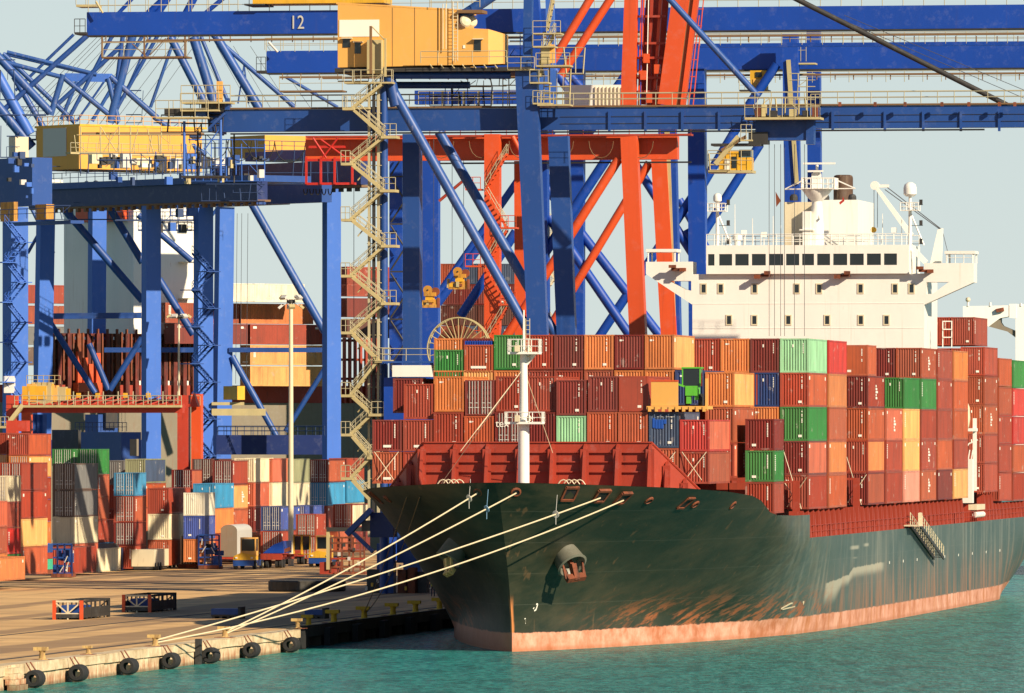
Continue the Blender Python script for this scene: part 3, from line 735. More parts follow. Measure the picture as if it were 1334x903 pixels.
    scar = t.math('MULTIPLY', t.math('MULTIPLY', t.ramp(nsl, .49, .56), t.ramp(nbig, .38, .52)), t.math('MULTIPLY', lowz, onb))
    c = t.mix(scar, c, (.33,.10,.032,1))
    lowa = t.math('SUBTRACT', 1.0, t.sstep(z, 1.2, 6.5))
    run = t.math('MULTIPLY', t.math('MULTIPLY', t.ramp(nst, .44, .62), lowa), t.sstep(u, 60, 85))
    c = t.mix(t.math('MULTIPLY', run, .8), c, (.34,.12,.04,1))
    # a few fine rust runs from openings
    fr = t.math('MULTIPLY', t.ramp(t.noise((1.2,1.2,.05), 1, 3, .5), .66, .72), .5)
    c = t.mix(fr, c, (.16,.09,.04,1))
    stem_ = t.math('MULTIPLY', t.math('SUBTRACT', 1.0, t.sstep(t.math('ADD', u, t.math('MULTIPLY', t.sstep(z, 1.5, 4.6), .8)), .08, .3)), t.math('SUBTRACT', 1.0, t.sstep(z, 3.2, 4.6)))
    c = t.mix(stem_, c, (.55,.20,.06,1))
    # boot topping
    edge = t.math('ADD', z, t.math('MULTIPLY', t.math('SUBTRACT', nst, .5), .5))
    boot = t.math('SUBTRACT', 1.0, t.sstep(edge, 1.40, 1.52))
    bc = t.ramp(t.noise((.5,.35,.35), 1, 8, .72), .38, .62, (.46,.15,.06,1), (.78,.40,.28,1))
    bc = t.mix(t.math('MULTIPLY', t.math('MULTIPLY', t.ramp(nst, .50, .60), t.sstep(u, 30, 70)), .75), bc, (.50,.17,.05,1))
    wl = t.math('SUBTRACT', 1.0, t.sstep(z, .1, .45))
    bc = t.mix(t.math('MULTIPLY', wl, .5), bc, (.40,.13,.05,1))
    stb = t.math('SUBTRACT', 1.0, t.sstep(X[0], -.05, .05))      # starboard boot topping is mixed to a darker, more even red
    bc = t.mix(t.math('MULTIPLY', stb, .8), bc, (.42,.13,.055,1))
    c = t.mix(boot, c, bc)
    t.bump(t.noise((.35,.35,.35), 1, 3, .5), .25, .25)
    return t.out(c, t.ramp(n1, .3, .7, (.40,.40,.40,1), (.58,.58,.58,1)))
M['hull'] = mk_hull()
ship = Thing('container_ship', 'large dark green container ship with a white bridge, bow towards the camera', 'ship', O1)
def hull():
    zs_ = [-1.5, -.3, .5, 1.4, 2.4, 3.5, 4.7, 6, 7.2, 8.3]
    ds = [0,.5,1,1.8,3,4.5,6.5,9,12,15,18.5,22,26,30,34,38,42,46,50,54]
    topz = lambda u: lerpt(RIM, u) if u < 50 else 8.25
    us = []
    mb = MB(); rows = []
    K = 16
    stations = ds+[57.001]+[60+10*i for i in range(15)]+[210,220]
    def st(dd, side, tau=None, forcet=None):
        col = []
        for k in range(K):
            f = k/(K-1)
            # find rim height for this station (u depends on z)
            if tau is None:
                u_t = dd-7 if dd < 57 else dd
                zt = forcet if forcet else topz(u_t)
                z = -1.5+(zt+1.5)*f
                sh = 1-sm(dd, 30, 57)
                u = dd+(lerpt(STEM, z))*sh - (0 if dd >= 57 else 7*(sm(dd, 30, 57)))
            else:
                z = -1.5+(8.25+1.5)*f; ue = 231+max(0, z)*2.1; u = 220+(ue-220)*tau
            b = hullb(u, z) if dd > 0 else 0
            col.append((b*side, u, z))
        return col
    cols = [st(d, 1) for d in ds] + [st(57, 1, forcet=10.2)] + [st(57.02, 1, forcet=8.25)] + [st(d, 1) for d in stations if d > 58] + [st(1, 1, tau=t) for t in (.33,.66,1)]
    n = len(cols)
    for side in (1, -1):
        base = len(mb.v)
        for c in cols: mb.v += [(p[0]*side, p[1], p[2]) for p in c]
        for i in range(n-1):
            for k in range(K-1):
                a = base+i*K+k; q = (a, a+K, a+K+1, a+1); mb.f.append(q if side > 0 else q[::-1])
    # transom
    b1 = (n-1)*K; b2 = n*K+(n-1)*K
    for k in range(K-1): mb.f.append((b1+k, b2+k, b2+k+1, b1+k+1))
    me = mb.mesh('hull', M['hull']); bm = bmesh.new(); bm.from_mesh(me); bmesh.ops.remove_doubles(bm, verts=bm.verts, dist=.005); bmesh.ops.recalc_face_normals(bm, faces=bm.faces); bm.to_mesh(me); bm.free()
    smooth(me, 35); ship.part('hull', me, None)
    # bulwark cap and inner face, foredeck, main deck
    rim = [(c[-1][0], c[-1][1], c[-1][2]) for c in cols if c[-1][1] < 50.2 and c[-1][2] > 9]
    cap = MB()
    for s in (1, -1):
        for (a, b) in zip(rim[:-1], rim[1:]):
            def inn(p): return (max(0, min(p[0]-.35, hullb(p[1]+.6, p[2]-1.4)-.35))*s, p[1]+(1.1 if p[0] < 9 else .3), p[2])
            A0, B0 = (a[0]*s, a[1], a[2]+.01), (b[0]*s, b[1], b[2]+.01); A1, B1 = inn(a), inn(b); A1 = (max(0,a[0]-.3)*s,a[1]+(.3 if a[0]<6 else 0),a[2]+.01); B1 = (max(0,b[0]-.3)*s,b[1]+(.3 if b[0]<6 else 0),b[2]+.01)
            A2 = (inn(a)[0], inn(a)[1], a[2]-1.3); B2 = (inn(b)[0], inn(b)[1], b[2]-1.3); k = len(cap.v); cap.v += [A0,B0,B1,A1,A2,B2]; cap.f += [(k,k+1,k+2,k+3),(k+3,k+2,k+5,k+4)]
    ship.part('bulwark_cap', cap, 'steel', local=True)
    dk = MB(); R1 = [(max(0, min(p[0]-.2, hullb(p[1]+.4, p[2]-1.28)-.2)), p[1]+(1.3 if p[0] < 9 else .3), p[2]-1.28) for p in rim]
    for a, b in zip(R1[:-1], R1[1:]):
        k = len(dk.v); dk.v += [(a[0],a[1],a[2]),(b[0],b[1],b[2]),(-b[0],b[1],b[2]),(-a[0],a[1],a[2])]; dk.f.append((k,k+1,k+2,k+3))
    ship.part('foredeck', dk, 'red2', local=True)
    dk = MB(); dk.v = [(16,50,8.2),(16,248,8.2),(-16,248,8.2),(-16,50,8.2)]; dk.f = [(0,1,2,3)]; ship.part('main_deck', dk, 'red2', local=True)
    m = MB(); m.box((-16.0,49.6,8.2),(16.0,50.05,10.1)); ship.part('foredeck_bulkhead', m, 'red2', local=True)
hull()
# hatch coaming wall, pedestals and gussets along the port side
m = MB(); m.box((-13.4, 43, 8.2), (13.4, 236, 11.0-.4)); ship.part('hatch_coaming', m, 'coaming', local=True)  # dark colour stands in for shade in the gaps between pedestals
ped = None
for i, bu in enumerate([50.6+3.45*k for k in range(57)]):
    if 178 < bu < 193: continue
    zt = 10.55 if bu < 190 else (10.9 if bu < 205 else 9.9)
    if ped is None:
        m = MB(); m.box((15.2,0,0),(15.95,.35,1)); m.prism([(13.4,.5,.0),(15.9,.5,.0),(15.9,.5,.62),(13.4,.5,.62)],(0,.06,0))
        m.prism([(16.0,.55,0),(16.0,2.2,0),(16.0,.55,.95)],(-.1,0,0))
        ped = m.mesh('lashing_pedestal', M['red2'])
    o = bpy.data.objects.new('lashing_pedestal', ped); COL.objects.link(o); o.parent = ship.o; o.location = (0, bu, 8.2); o.scale = (1,1,zt-8.2)
m = MB(); handrail(m, (16.02,50.5,8.22), (16.02,247,8.22), 1.05, 120, .03); ship.part('side_railing', m, 'red2', local=True)
# lashing bridges between bays: posts and cross rods on the foremost ends
for b, u in BU.items():
    m = MB(); m.box((14.9, u-1.0, 8.2), (15.5, u-.75, 13.0)); m.box((12.6, u-1.0, 8.2), (12.9, u-.75, 13.0)); m.box((-15.5, u-.98, 12.9), (15.5, u-.78, 13.1)); ship.part('lashing_bridge', m, 'red2', local=True)
def lash(v0, v1, u, z0, z1):
    m = MB(); m.tube((v0, u, z0), (v1, u-.5, z1), .035, 5); return m
for r in (0, 9, 10):
    v = col(r)
    ship.part('lashing_rod', lash(v+.2, v+1.9, FU-.15, 15.6, 13.3), 'cream', local=True); ship.part('lashing_rod', lash(v+2.2, v+.5, FU-.15, 15.6, 13.3), 'cream', local=True)
for u, z0 in ((56.2, 13.4), (97.6, 16.3), (56.2, 16.3)):
    ship.part('lashing_rod', lash(V12+.1, V12+1.9, u-.15, z0, 10.7), 'cream', local=True); ship.part('lashing_rod', lash(V12+2.3, V12+.7, u-.15, 13.4, 10.9), 'cream', local=True)
# breakwater
def breakwater():
    u0 = 14.5; z0 = 10.9
    tl = U(551, 577, u0); tr = U(848, 579, u0); zt = tl.z
    m = MB(); m.box((tl.x, u0, z0), (tr.x, u0+.12, zt)); bw = ship.part('breakwater', m, 'red2', local=True)
    m = MB(); m.box((tl.x-.1, u0-.12, zt), (tr.x+.1, u0+.3, zt+.1)); ship.part('top_rail', m, 'red2', bw, local=True)
    for y in (589, 601.5, 614.5):
        z = U(700, y, u0).z; m = MB(); m.box((tl.x, u0-.22, z-.06), (tr.x, u0-.003, z+.04)); ship.part('stiffener', m, 'red2', bw, local=True)
    for i in range(8):
        v = tl.x+(tr.x-tl.x)*i/7; m = MB()
        m.prism([(v-.12, u0-.004, zt-.05), (v-.12, u0-.5, zt-.35), (v-.12, u0-1.9, z0), (v-.12, u0-.004, z0)], (.24, 0, 0)); 
        m.box((v-.34, u0-.56, z0), (v+.34, u0-.5, zt-.5))
        ship.part('rib', m, 'red2', bw, local=True)
    for s, a, e in ((-1, tl, (-14.6, 24.5)), (1, tr, (12.6, 19.5))):
        ax, ex, eu = a.x, e[0], e[1]
        m = MB(); m.prism([(ax, u0, z0), (ex, eu, z0), (ex, eu, 12.0), (ax, u0, zt)], (.02, .13, 0)); ship.part('wing_plate', m, 'red2', bw, local=True)
        m = MB(); m.tube((ax, u0, zt+.05), (ex, eu, 12.05), .1, 6); ship.part('wing_rail', m, 'red2', bw, local=True)
        for f in (.3, .62):
            v = ax+(ex-ax)*f; u = u0+(eu-u0)*f; z = zt+(12.0-zt)*f
            m = MB(); m.prism([(v-.12, u, z-.1), (v-.12, u-.5, z-.4), (v-.12, u-1.5, z0), (v-.12, u, z0)], (.24,0,0)); m.box((v-.3,u-.6,z0),(v+.3,u-.54,z-.5)); ship.part('rib', m, 'red2', bw, local=True)
breakwater()
# foremast
def foremast():
    u0 = 6.0
    def q(x, y): return U(x, y, u0)
    c = q(682, 630); mst = MB(); zb = 11.6
    for (ya, yb, ra, rb) in ((645, 548, .46, .44), (548, 462, .36, .28), (462, 404, .12, .06)):
        a = q(682.3, ya); b = q(682.3, yb); mst.tube((a.x, u0, a.z if ya != 645 else zb), (b.x, u0, b.z), ra, 14, rb)
    ms = ship.part('foremast', mst, 'white', local=True, sm=True)
    for y, x0, x1, hh in ((551, 660, 708, 11), (460, 664, 704, 14)):
        a = q(x0, y); b = q(x1, y); m = MB(); m.box((a.x, u0-1.0, a.z-.1), (b.x, u0+.6, a.z+.08)); 
        m.prism([(c.x-.3,u0,a.z-.1),(b.x-.3,u0,a.z-.1),(c.x+.3,u0,a.z-1.0)],(0,.12,0)) if y == 460 else None
        ship.part('mast_platform', m, 'white', ms, local=True)
        m = MB(); H = hh/16.4*1.25
        for (p1, p2) in (((a.x,u0-1,a.z),(b.x,u0-1,a.z)), ((a.x,u0+.6,a.z),(b.x,u0+.6,a.z)), ((a.x,u0-1,a.z),(a.x,u0+.6,a.z)), ((b.x,u0-1,a.z),(b.x,u0+.6,a.z))): handrail(m, p1, p2, H, 3, .035)
        ship.part('mast_railing', m, 'white', ms, local=True)
        m = MB(); m.box((c.x-.5,u0-1.3,a.z+.1),(c.x-.15,u0-.9,a.z+.6)); ship.part('mast_light', m, 'cream', ms, local=True); m = MB(); m.lathe((c.x+.55,u0-.8,a.z+.15),[(.16,0),(.18,.3),(.1,.45)],8); ship.part('mast_light', m, 'cream', ms, local=True)
    m = MB()
    for s_ in (.18, .5): m.tube((c.x+s_, u0-.05, q(682,470).z), (c.x+s_, u0-.05, q(682,415).z), .03, 4)
    z = q(682,470).z
    while z < q(682,415).z: m.tube((c.x+.18,u0-.05,z),(c.x+.5,u0-.05,z),.025,4); z += .35
    ship.part('mast_ladder', m, 'cream', ms, local=True)
    m = MB(); a = q(682, 480)
    for x, y, u1 in ((622, 560, 2), (600, 588, 2.0), (720, 590, 12), (560, 600, 14)): b = U(x, y, u1); m.tube((a.x,u0,a.z),(b.x,u1,b.z if y < 595 else 11.8),.03,4)
    ship.part('mast_stay', m, 'cream', ms, local=True)
foremast()
# foredeck gear: arched guards, winches
for x in (587, 744):
    for k in range(4):
        c = U(x-10+k*7, 632, 7.0+k*.25); m = MB(); pts = [(c.x+.62*math.cos(a)*-1, c.y, 12.2+1.25*math.sin(a)) for a in [math.pi*i/8 for i in range(9)]]
        m.path(pts, .05, 5); ship.part('hoop_guard', m, 'cream', local=True)
for x in (660, 700, 722, 740, 640):
    c = U(x, 630, 9.0); m = MB(); m.lathe((c.x-.6, 9, 11.9), [(.75,0),(.75,.08),(.4,.12),(.4,1.0),(.75,1.04),(.75,1.12)], 14, Vector((1,0,0))); m.box((c.x+.6,8.6,11.2),(c.x+1.2,9.5,12.5)); ship.part('winch', m, 'red2', local=True)
for x in (716, 602, 858, 878):
    c = U(x, 640, 5.0 if x<800 else 15); m = MB(); m.box((c.x-.35,c.y,11.6),(c.x+.45,c.y+.5,12.95 if x<800 else 12.7)); ship.part('deck_locker', m, 'red2' if x != 716 else 'white', local=True)
# chocks in the bulwark
def hull_pt(x, y, s):
    """first point of the port/starboard hull skin met along the sight line of a photo pixel"""
    best = None
    for Yi in range(6400, 7400, 2):
        Y = Yi/10; w = Vector(((x-667)*Y/F, Y, CH-(y-HZ)*Y/F)); l = ship.inv @ w
        if l.z < 13.4 and lerpt(STEM, l.z) <= l.y and abs(l.x) <= hullb(l.y, l.z): return l
    return U(x, y, 5)
def hull_n(l):
    e = .3; s = 1 if l.x > 0 else -1
    du = (hullb(l.y+e, l.z)-hullb(l.y-e, l.z))/(2*e); dz = (hullb(l.y, l.z+e)-hullb(l.y, l.z-e))/(2*e)
    return Vector((s, -du, -dz)).normalized()
for i, (x, y, k) in enumerate(((623,641,'r'),(672,641,'r'),(742,643,'q'),(783,646,'q'),(811,649,'q'),(845,652,'r'),(893,655,'q'),(905,657,'r'),(954,658,'r'),(505,650,'r'),(490,648,'q'))):
    l = hull_pt(x, y, 16.5); n = hull_n(l); a = n.cross(UP).normalized(); b = a.cross(n)
    if k == 'r':
        m = MB(); m.lathe(l-n*.15, [(.38,0),(.44,.1),(.42,.24),(.3,.28),(.26,.1)], 14, n); ch = ship.part('chock_ring', m, 'rust', local=True)
        m = MB(); m.lathe(l+n*.02, [(.28,0),(.28,.06)], 12, n); ship.part('chock_hole', m, 'dark', ch, local=True)
    else:
        m = MB()
        for sgn in (-1, 1):
            m.obox(l+n*.02+b*.62*sgn, a*.62, n*.12, b*.1); m.obox(l+n*.02+a*.6*sgn, a*.08, n*.1, b*.6)
        ch = ship.part('chock_frame', m, 'rust', local=True)
        m = MB(); m.obox(l, a*.5, n*.06, b*.52); ship.part('chock_hole', m, 'dark', ch, local=True)
# anchors in bells
for x, y, mt, sc_ in ((736, 722, 'rust', 1.0), (595, 712, 'amber', .9)):
    l = hull_pt(x, y, 16.5); n = hull_n(l); ax = (n+Vector((0,-.25,-.35 if x > 700 else -.6))).normalized()
    m = MB(); m.lathe(l-ax*.8, [(.9*sc_,0),(1.08*sc_,.9),(1.2*sc_,1.9),(1.28*sc_,2.05),(1.1*sc_,2.12),(.95*sc_,1.9),(.85*sc_,1.5)], 22, ax); be = ship.part('anchor_bell', m, 'hullgrey', local=True, sm=True)
    e = l+ax*1.35; dn = Vector((.25 if x > 700 else .12,-.1,-1)).normalized(); sd = ax.cross(dn).normalized()
    m = MB(); m.beam(l+ax*.6, e+ax*.3, .32, .28, dn); m.beam(e-dn*.2, e+dn*1.1, .42, .5, ax); m.beam(e+dn*.9-sd*.85, e+dn*.9+sd*.85, .45, .5, ax)
    m.beam(e+dn*.9-sd*.8, e-dn*.4-sd*.95+ax*.1, .34, .2, ax, .1, .1); m.beam(e+dn*.9+sd*.8, e-dn*.4+sd*.95+ax*.1, .34, .2, ax, .1, .1)
    ship.part('anchor', m, mt, be, local=True)
# draught marks and worn name lettering
def hullmark(pts, w=.11, name='hull_mark', mat='mark'):
    m = MB()
    for a, b in zip(pts[:-1], pts[1:]):
        la, lb = hull_pt(*a, 16.5), hull_pt(*b, 16.5); n = hull_n(la); m.beam(la+n*.03, lb+n*.03, w, .03, n)
    ship.part(name, m, mat, local=True)
hullmark([(690,796),(693,796),(697,787),(700,787),(698,794),(695,796)], .13)
hullmark([(693,796),(690,800),(687,805)], .1)
for k in range(5): hullmark([(683,806+k*3),(684.5,806+k*3)], .1)
hullmark([(1017,793),(1030,786),(1047,784),(1046,788)], .13, mat='cream'); hullmark([(1019,794),(1035,790)], .1, mat='cream')
for x in range(1158, 1312, 9): 
    p = V(x, 733-(x-1158)*.11, 16.1); m = MB(); m.box((16.1, p.y, p.z-.12), (16.14, p.y+.4, p.z+.12)); ship.part('hull_mark', m, 'mark', local=True) if x % 2 == 0 else None
# ------------------------------------------------ accommodation block and bridge
BUU = 184.0
def B_(x, y): return U(x, y, BUU)
def bridge():
    hl = B_(902, 400); hr = B_(1204, 400); zt = B_(1000, 357).z
    th = Thing('accommodation', 'x', 'x', W(0, BUU, 8.2)); th.o.parent = None
    bpy.data.objects.remove(th.o)
    m = MB(); m.box((hl.x, BUU, 8.2), (hr.x, BUU+11.5, zt)); tower = ship.part('accommodation_tower', m, 'white', local=True)
    # seams: deck lines as thin proud strips
    for y in (396, 428):
        z = B_(1000, y).z; m = MB(); m.box((hl.x+.02, BUU-.03, z), (hr.x-.02, BUU-.003, z+.05)); ship.part('deck_seam', m, 'white', tower, local=True)
    # wheelhouse
    wl_ = B_(921, 320); wr = B_(1185, 320); zt2 = wl_.z; z1 = B_(1000, 346).z; z0 = B_(1000, 331).z
    m = MB(); m.box((wl_.x, BUU-.6, zt), (wr.x, BUU+9, z1)); m.box((wl_.x, BUU-.6, z0), (wr.x, BUU+9, zt2)); m.box((wl_.x, BUU-.3, z1), (wr.x, BUU+9, z0)); wh = ship.part('wheelhouse', m, 'white', local=True)
    wins = [(265,290),(308,358),(370,422),(434,488),(500,555),(566,617),(628,674),(686,736),(748,802),(812,866),(878,932),(944,994)]
    for i, (a, b) in enumerate(wins):
        A = B_(834+a/2.964, 331); Bq = B_(834+b/2.964, 346); m = MB(); m.box((A.x, BUU-.52, z1), (Bq.x, BUU-.31, z0)); w = ship.part('bridge_window', m, 'glass', wh, local=True)
    edges = [wl_.x]+[0]*0
    prev = B_(834+258/2.964, 331).x
    for i, (a, b) in enumerate(wins+[(1040,1040)]):
        A = B_(834+a/2.964, 331).x
        m = MB(); m.box((prev, BUU-.6, z1), (A, BUU-.34, z0)); ship.part('mullion', m, 'white', wh, local=True)
        prev = B_(834+b/2.964, 331).x
    for y, rows in ((376, (237,303,434,597,683,843,976,1040)), (417, (335,433,564,714,844,943))):
        for a in rows:
            A = B_(834+a/2.964, y-5.3); Bq = B_(834+(a+16)/2.964, y+5.3); dx = .12
            m = MB()
            m.box((A.x-dx, BUU-.06, Bq.z-dx), (A.x, BUU-.002, A.z+dx)); m.box((Bq.x, BUU-.06, Bq.z-dx), (Bq.x+dx, BUU-.002, A.z+dx)); m.box((A.x, BUU-.06, A.z), (Bq.x, BUU-.002, A.z+dx)); m.box((A.x, BUU-.06, Bq.z-dx), (Bq.x, BUU-.002, Bq.z))
            w = ship.part('window', m, 'cream', tower, local=True)
            m = MB(); m.box((A.x, BUU-.03, Bq.z), (Bq.x, BUU-.004, A.z)); q = ship.part('pane', m, 'glass', w, local=True)
            q.parent = tower
    # wings with knee brackets
    for side in (0, 1):
        if side == 0:
            tip, root = B_(841.4, 341), B_(902, 341); lowt, lowr = B_(841.4, 357), B_(901.9, 397); h0, h1, h2, h3 = B_(871.5,366), B_(900.5,366), B_(900.5,379), B_(892,377)
        else:
            tip, root = B_(1268.5, 343), B_(1204, 341); lowt, lowr = B_(1268.5, 368), B_(1204.1, 397); h0, h1, h2, h3 = B_(1236,367.5), B_(1207,367.5), B_(1207,383), B_(1215,383)
        zd = root.z if side == 0 else B_(1204, 343).z
        u0, u1 = BUU, BUU+3.0
        m = MB(); m.prism([(root.x, u0, zd), (tip.x, u0, zd), (lowt.x, u0, lowt.z), (h0.x, u0, h0.z), (h1.x, u0, h1.z), (root.x, u0, h1.z)], (0, 3.0, 0)); wg = ship.part('bridge_wing', m, 'white', local=True)
        # knee: lower strut joining wing tip and tower around the opening
        m = MB(); m.prism([(lowt.x, u0, lowt.z), (lowr.x, u0, lowr.z), (h2.x, u0, h2.z-.0), (h3.x, u0, h3.z), (h0.x, u0, h0.z)], (0, 1.4, 0)); m.prism([(root.x,u0,h1.z),(h1.x,u0,h1.z),(h2.x,u0,h2.z),(lowr.x,u0,lowr.z),(root.x,u0,lowr.z)],(0,1.4,0)); ship.part('wing_bracket', m, 'white', wg, local=True)
        # open steel frame at the wing end
        fx0, fx1, ft = (844, 879, 324.5) if side == 0 else (1233, 1268, 327)
        a, b = B_(fx0, ft), B_(fx1, ft); m = MB()
        for v in (a.x, b.x):
            for u in (u0+.1, u1-.2): m.box((v-.08, u, zd), (v+.08, u+.16, a.z-.3))
        m.box((min(a.x,b.x)-.2, u0, a.z-.3), (max(a.x,b.x)+.2, u1, a.z)); ship.part('wing_canopy', m, 'white', wg, local=True)
        m = MB(); handrail(m, (tip.x*.99, u0+.1, zd), (a.x if side==0 else a.x, u0+.1, zd), 1.1, 3, .04); ship.part('wing_railing', m, 'white', wg, local=True)
        for xx, yy in ((((885, 350),) if side == 0 else ((1207, 352),))):
            c = B_(xx, yy); m = MB(); m.box((c.x-.7, u0-.9, c.z-.2), (c.x+.7, u0-.05, c.z+.05)); m.box((c.x-.9,u0-1.3,c.z+.05),(c.x-.2,u0-.8,c.z+.35)); m.box((c.x+.2,u0-1.3,c.z-.3),(c.x+.8,u0-.8,c.z+.05)); ship.part('floodlight', m, 'rust', wg, local=True)
    for xx, yy in ((996, 358), (1100, 358)):
        c = B_(xx, yy); m = MB(); m.box((c.x-.8, BUU-.9, c.z-.2), (c.x+.6, BUU-.03, c.z)); m.box((c.x-.9,BUU-1.2,c.z-.4),(c.x-.3,BUU-.8,c.z)); m.box((c.x+.1,BUU-1.2,c.z),(c.x+.7,BUU-.8,c.z+.35)); ship.part('floodlight', m, 'rust', tower, local=True)
    # monkey island railings
    m = MB(); a, b = B_(921, 320), B_(1185, 320); handrail(m, (a.x, BUU-.4, zt2), (b.x, BUU-.4, zt2), 1.1, 26, .04); handrail(m, (a.x, BUU+8, zt2), (b.x, BUU+8, zt2), 1.1, 16, .04); ship.part('roof_railing', m, 'white', wh, local=True)
    # funnel casing and funnel
    fu = BUU+14
    def Q(x, y): return U(x, y, fu)
    a, b = Q(1024.6, 261), Q(1070, 319); m = MB(); m.box((a.x, fu-2, 8.2), (b.x+3, fu+8, Q(1040,264).z)); ship.part('funnel_casing', m, 'cream', local=True)  # left casing in darker cream, standing in for its less lit face
    a, b = Q(1070, 262), Q(1124, 319); m = MB(); m.box((a.x, fu-4, 8.2), (b.x, fu+9, a.z)); fc = ship.part('funnel_casing', m, 'white', local=True)
    c = Q(1098.5, 262); m = MB(); zz = Q(1098, 228).z; m.lathe((c.x, fu, c.z), [(1.0,0),(1.0,(zz-c.z)*.88),(.92,(zz-c.z)*.97),(.7,zz-c.z),(.6,(zz-c.z)*.97)], 20); ship.part('funnel', m, 'funnel', local=True, sm=True)
    for x in (1040, 1081, 1116):
        c = Q(x, 262); m = MB(); m.lathe((c.x-.2, fu-2, c.z), [(.42,0),(.42,.35),(.3,.6),(0,.68)], 12); ship.part('exhaust_cap', m, 'steel', local=True)
    # radar mast
    c = B_(1061, 319); zc = zt2
    rows = [(zc,.75),(B_(1061,278).z,.62),(B_(1061,262).z,.5),(B_(1061,256).z,1.0),(B_(1061,247).z,1.5),(B_(1061,246).z,1.5)]
    m = MB(); m.lathe((c.x, BUU+2, 0), [(r, z) for z, r in rows], 16); ms = ship.part('radar_mast', m, 'white', local=True, sm=True)
    m = MB(); z = B_(1061, 246).z; a, b = B_(1043, 246), B_(1086, 246); m.box((a.x, BUU+.4, z), (b.x, BUU+3.5, z+.1))
    for (p1, p2) in (((a.x,BUU+.4,z),(b.x,BUU+.4,z)),((a.x,BUU+3.5,z),(b.x,BUU+3.5,z)),((a.x,BUU+.4,z),(a.x,BUU+3.5,z)),((b.x,BUU+.4,z),(b.x,BUU+3.5,z))): handrail(m, p1, p2, 1.1, 6, .045)
    ship.part('mast_platform', m, 'white', ms, local=True)
    m = MB(); e0, e1 = B_(1019, 246), B_(1111, 245); t0 = B_(1045, 234)
    m.tube((e0.x,BUU+2,e0.z),(e1.x,BUU+2,e1.z),.06,5); m.tube((e0.x,BUU+2,e0.z),(a.x,BUU+2,t0.z),.07,5); m.tube((e1.x,BUU+2,e1.z),(b.x,BUU+2,t0.z),.07,5); ship.part('yard_arm', m, 'white', ms, local=True)
    m = MB(); tz = B_(1061, 214).z; m.box((c.x-.5, BUU+1.6, z), (c.x+.4, BUU+2.4, z+1.6)); m.tube((c.x, BUU+2, z+1.6), (c.x, BUU+2, tz), .14, 8); m.box((c.x-.35,BUU+1.7,z+1.6),(c.x+.35,BUU+2.3,z+1.9))
    ship.part('mast_head', m, 'white', ms, local=True)
    for y, x0, x1 in ((213, 1044, 1086), (223, 1050, 1070)):
        a, b = B_(x0, y), B_(x1, y); m = MB(); m.box((a.x, BUU+1.2, a.z-.06), (b.x, BUU+1.5, a.z+.12)); ship.part('radar_scanner', m, 'white', ms, local=True)
    m = MB(); z9 = B_(1053, 300).z; m.box((c.x-1.3,BUU+.8,zc),(c.x-.5,BUU+1.6,B_(1053,275).z)); m.box((c.x-1.6,BUU+.6,z9),(c.x-.2,BUU+1.7,z9+.12)); ship.part('equipment_box', m, 'white', ms, local=True)
    # dome masts
    for x, ytop, rd, xarm in ((931, 251, .42, 0), (1182.5, 236.5, .66, 1)):
        c = B_(x, 319); zt3 = B_(x, ytop).z; m = MB(); m.tube((c.x, BUU+2, zc-.8 if x < 1000 else B_(1182,350).z), (c.x, BUU+2, zt3-rd*2), .2 if x<1000 else .24, 10, .15); mp = ship.part('dome_mast', m, 'white', local=True)
        m = MB(); m.lathe((c.x, BUU+2, zt3-rd*2.2), [(rd*.6,0),(rd,.35*rd),(rd,1.3*rd),(rd*.85,1.8*rd),(rd*.4,2.15*rd),(0,2.2*rd)], 18); ship.part('satellite_dome', m, 'white', mp, local=True, sm=True)
        yp = 275 if x < 1000 else 274; zp = B_(x, yp).z; m = MB(); m.box((c.x-.9,BUU+1.2,zp),(c.x+.9,BUU+2.8,zp+.08)); handrail(m,(c.x-.9,BUU+1.2,zp),(c.x+.9,BUU+1.2,zp),.8,3,.04); handrail(m,(c.x-.9,BUU+2.8,zp),(c.x+.9,BUU+2.8,zp),.8,3,.04)
        m.tube((c.x+.1,BUU+2,zp-.3),(c.x+1.4,BUU+2,zc if x<1000 else zc),.09,5); ship.part('mast_platform', m, 'white', mp, local=True)
        for k, yy in enumerate((262, 289, 313)):
            z8 = B_(x, yy+4).z; m = MB(); m.box((c.x+.95,BUU+1.8,z8),(c.x+1.25,BUU+2.1,z8+.5)); m.box((c.x+.1,BUU+1.9,z8-.05),(c.x+1.3,BUU+2.0,z8)); ship.part('navigation_light', m, 'steel', mp, local=True)
    # small antennas and boxes on the roof
    for x, h in ((940,2.0),(952,4.2),(964,1.6),(975,2.8),(990,1.4),(1002,3.0),(1012,2.1),(1130,2.4),(1145,3.2),(1160,1.8),(1170,2.6)):
        c = B_(x, 319); m = MB(); m.tube((c.x,BUU+3,zc),(c.x,BUU+3,zc+h),.05,5,.03); 
        if h < 2: m.box((c.x-.25,BUU+2.8,zc+h-.5),(c.x+.25,BUU+3.2,zc+h))
        ship.part('antenna', m, 'white', local=True)
    c = B_(957, 319); m = MB(); m.lathe((c.x,BUU+2,zc),[(.3,0),(.3,.5),(.5,.6),(.5,1.0),(.3,1.2),(0,1.25)],14); ship.part('satellite_dome', m, 'white', local=True, sm=True)
    # provision crane
    m = MB(); a, b = B_(1132, 240), B_(1180, 306); m.beam((a.x,BUU+5,a.z),(b.x,BUU+5,b.z),.35,.4,(0,1,0),.55,.5); cr = ship.part('crane_jib', m, 'white', local=True)
    m = MB(); m.lathe((a.x,BUU+4.7,a.z),[(.45,0),(.45,.6)],10,Vector((0,1,0))); m.box((a.x,BUU+4.8,a.z-.2),(a.x+1.4,BUU+5.2,a.z+.1)); ship.part('jib_head', m, 'white', cr, local=True)
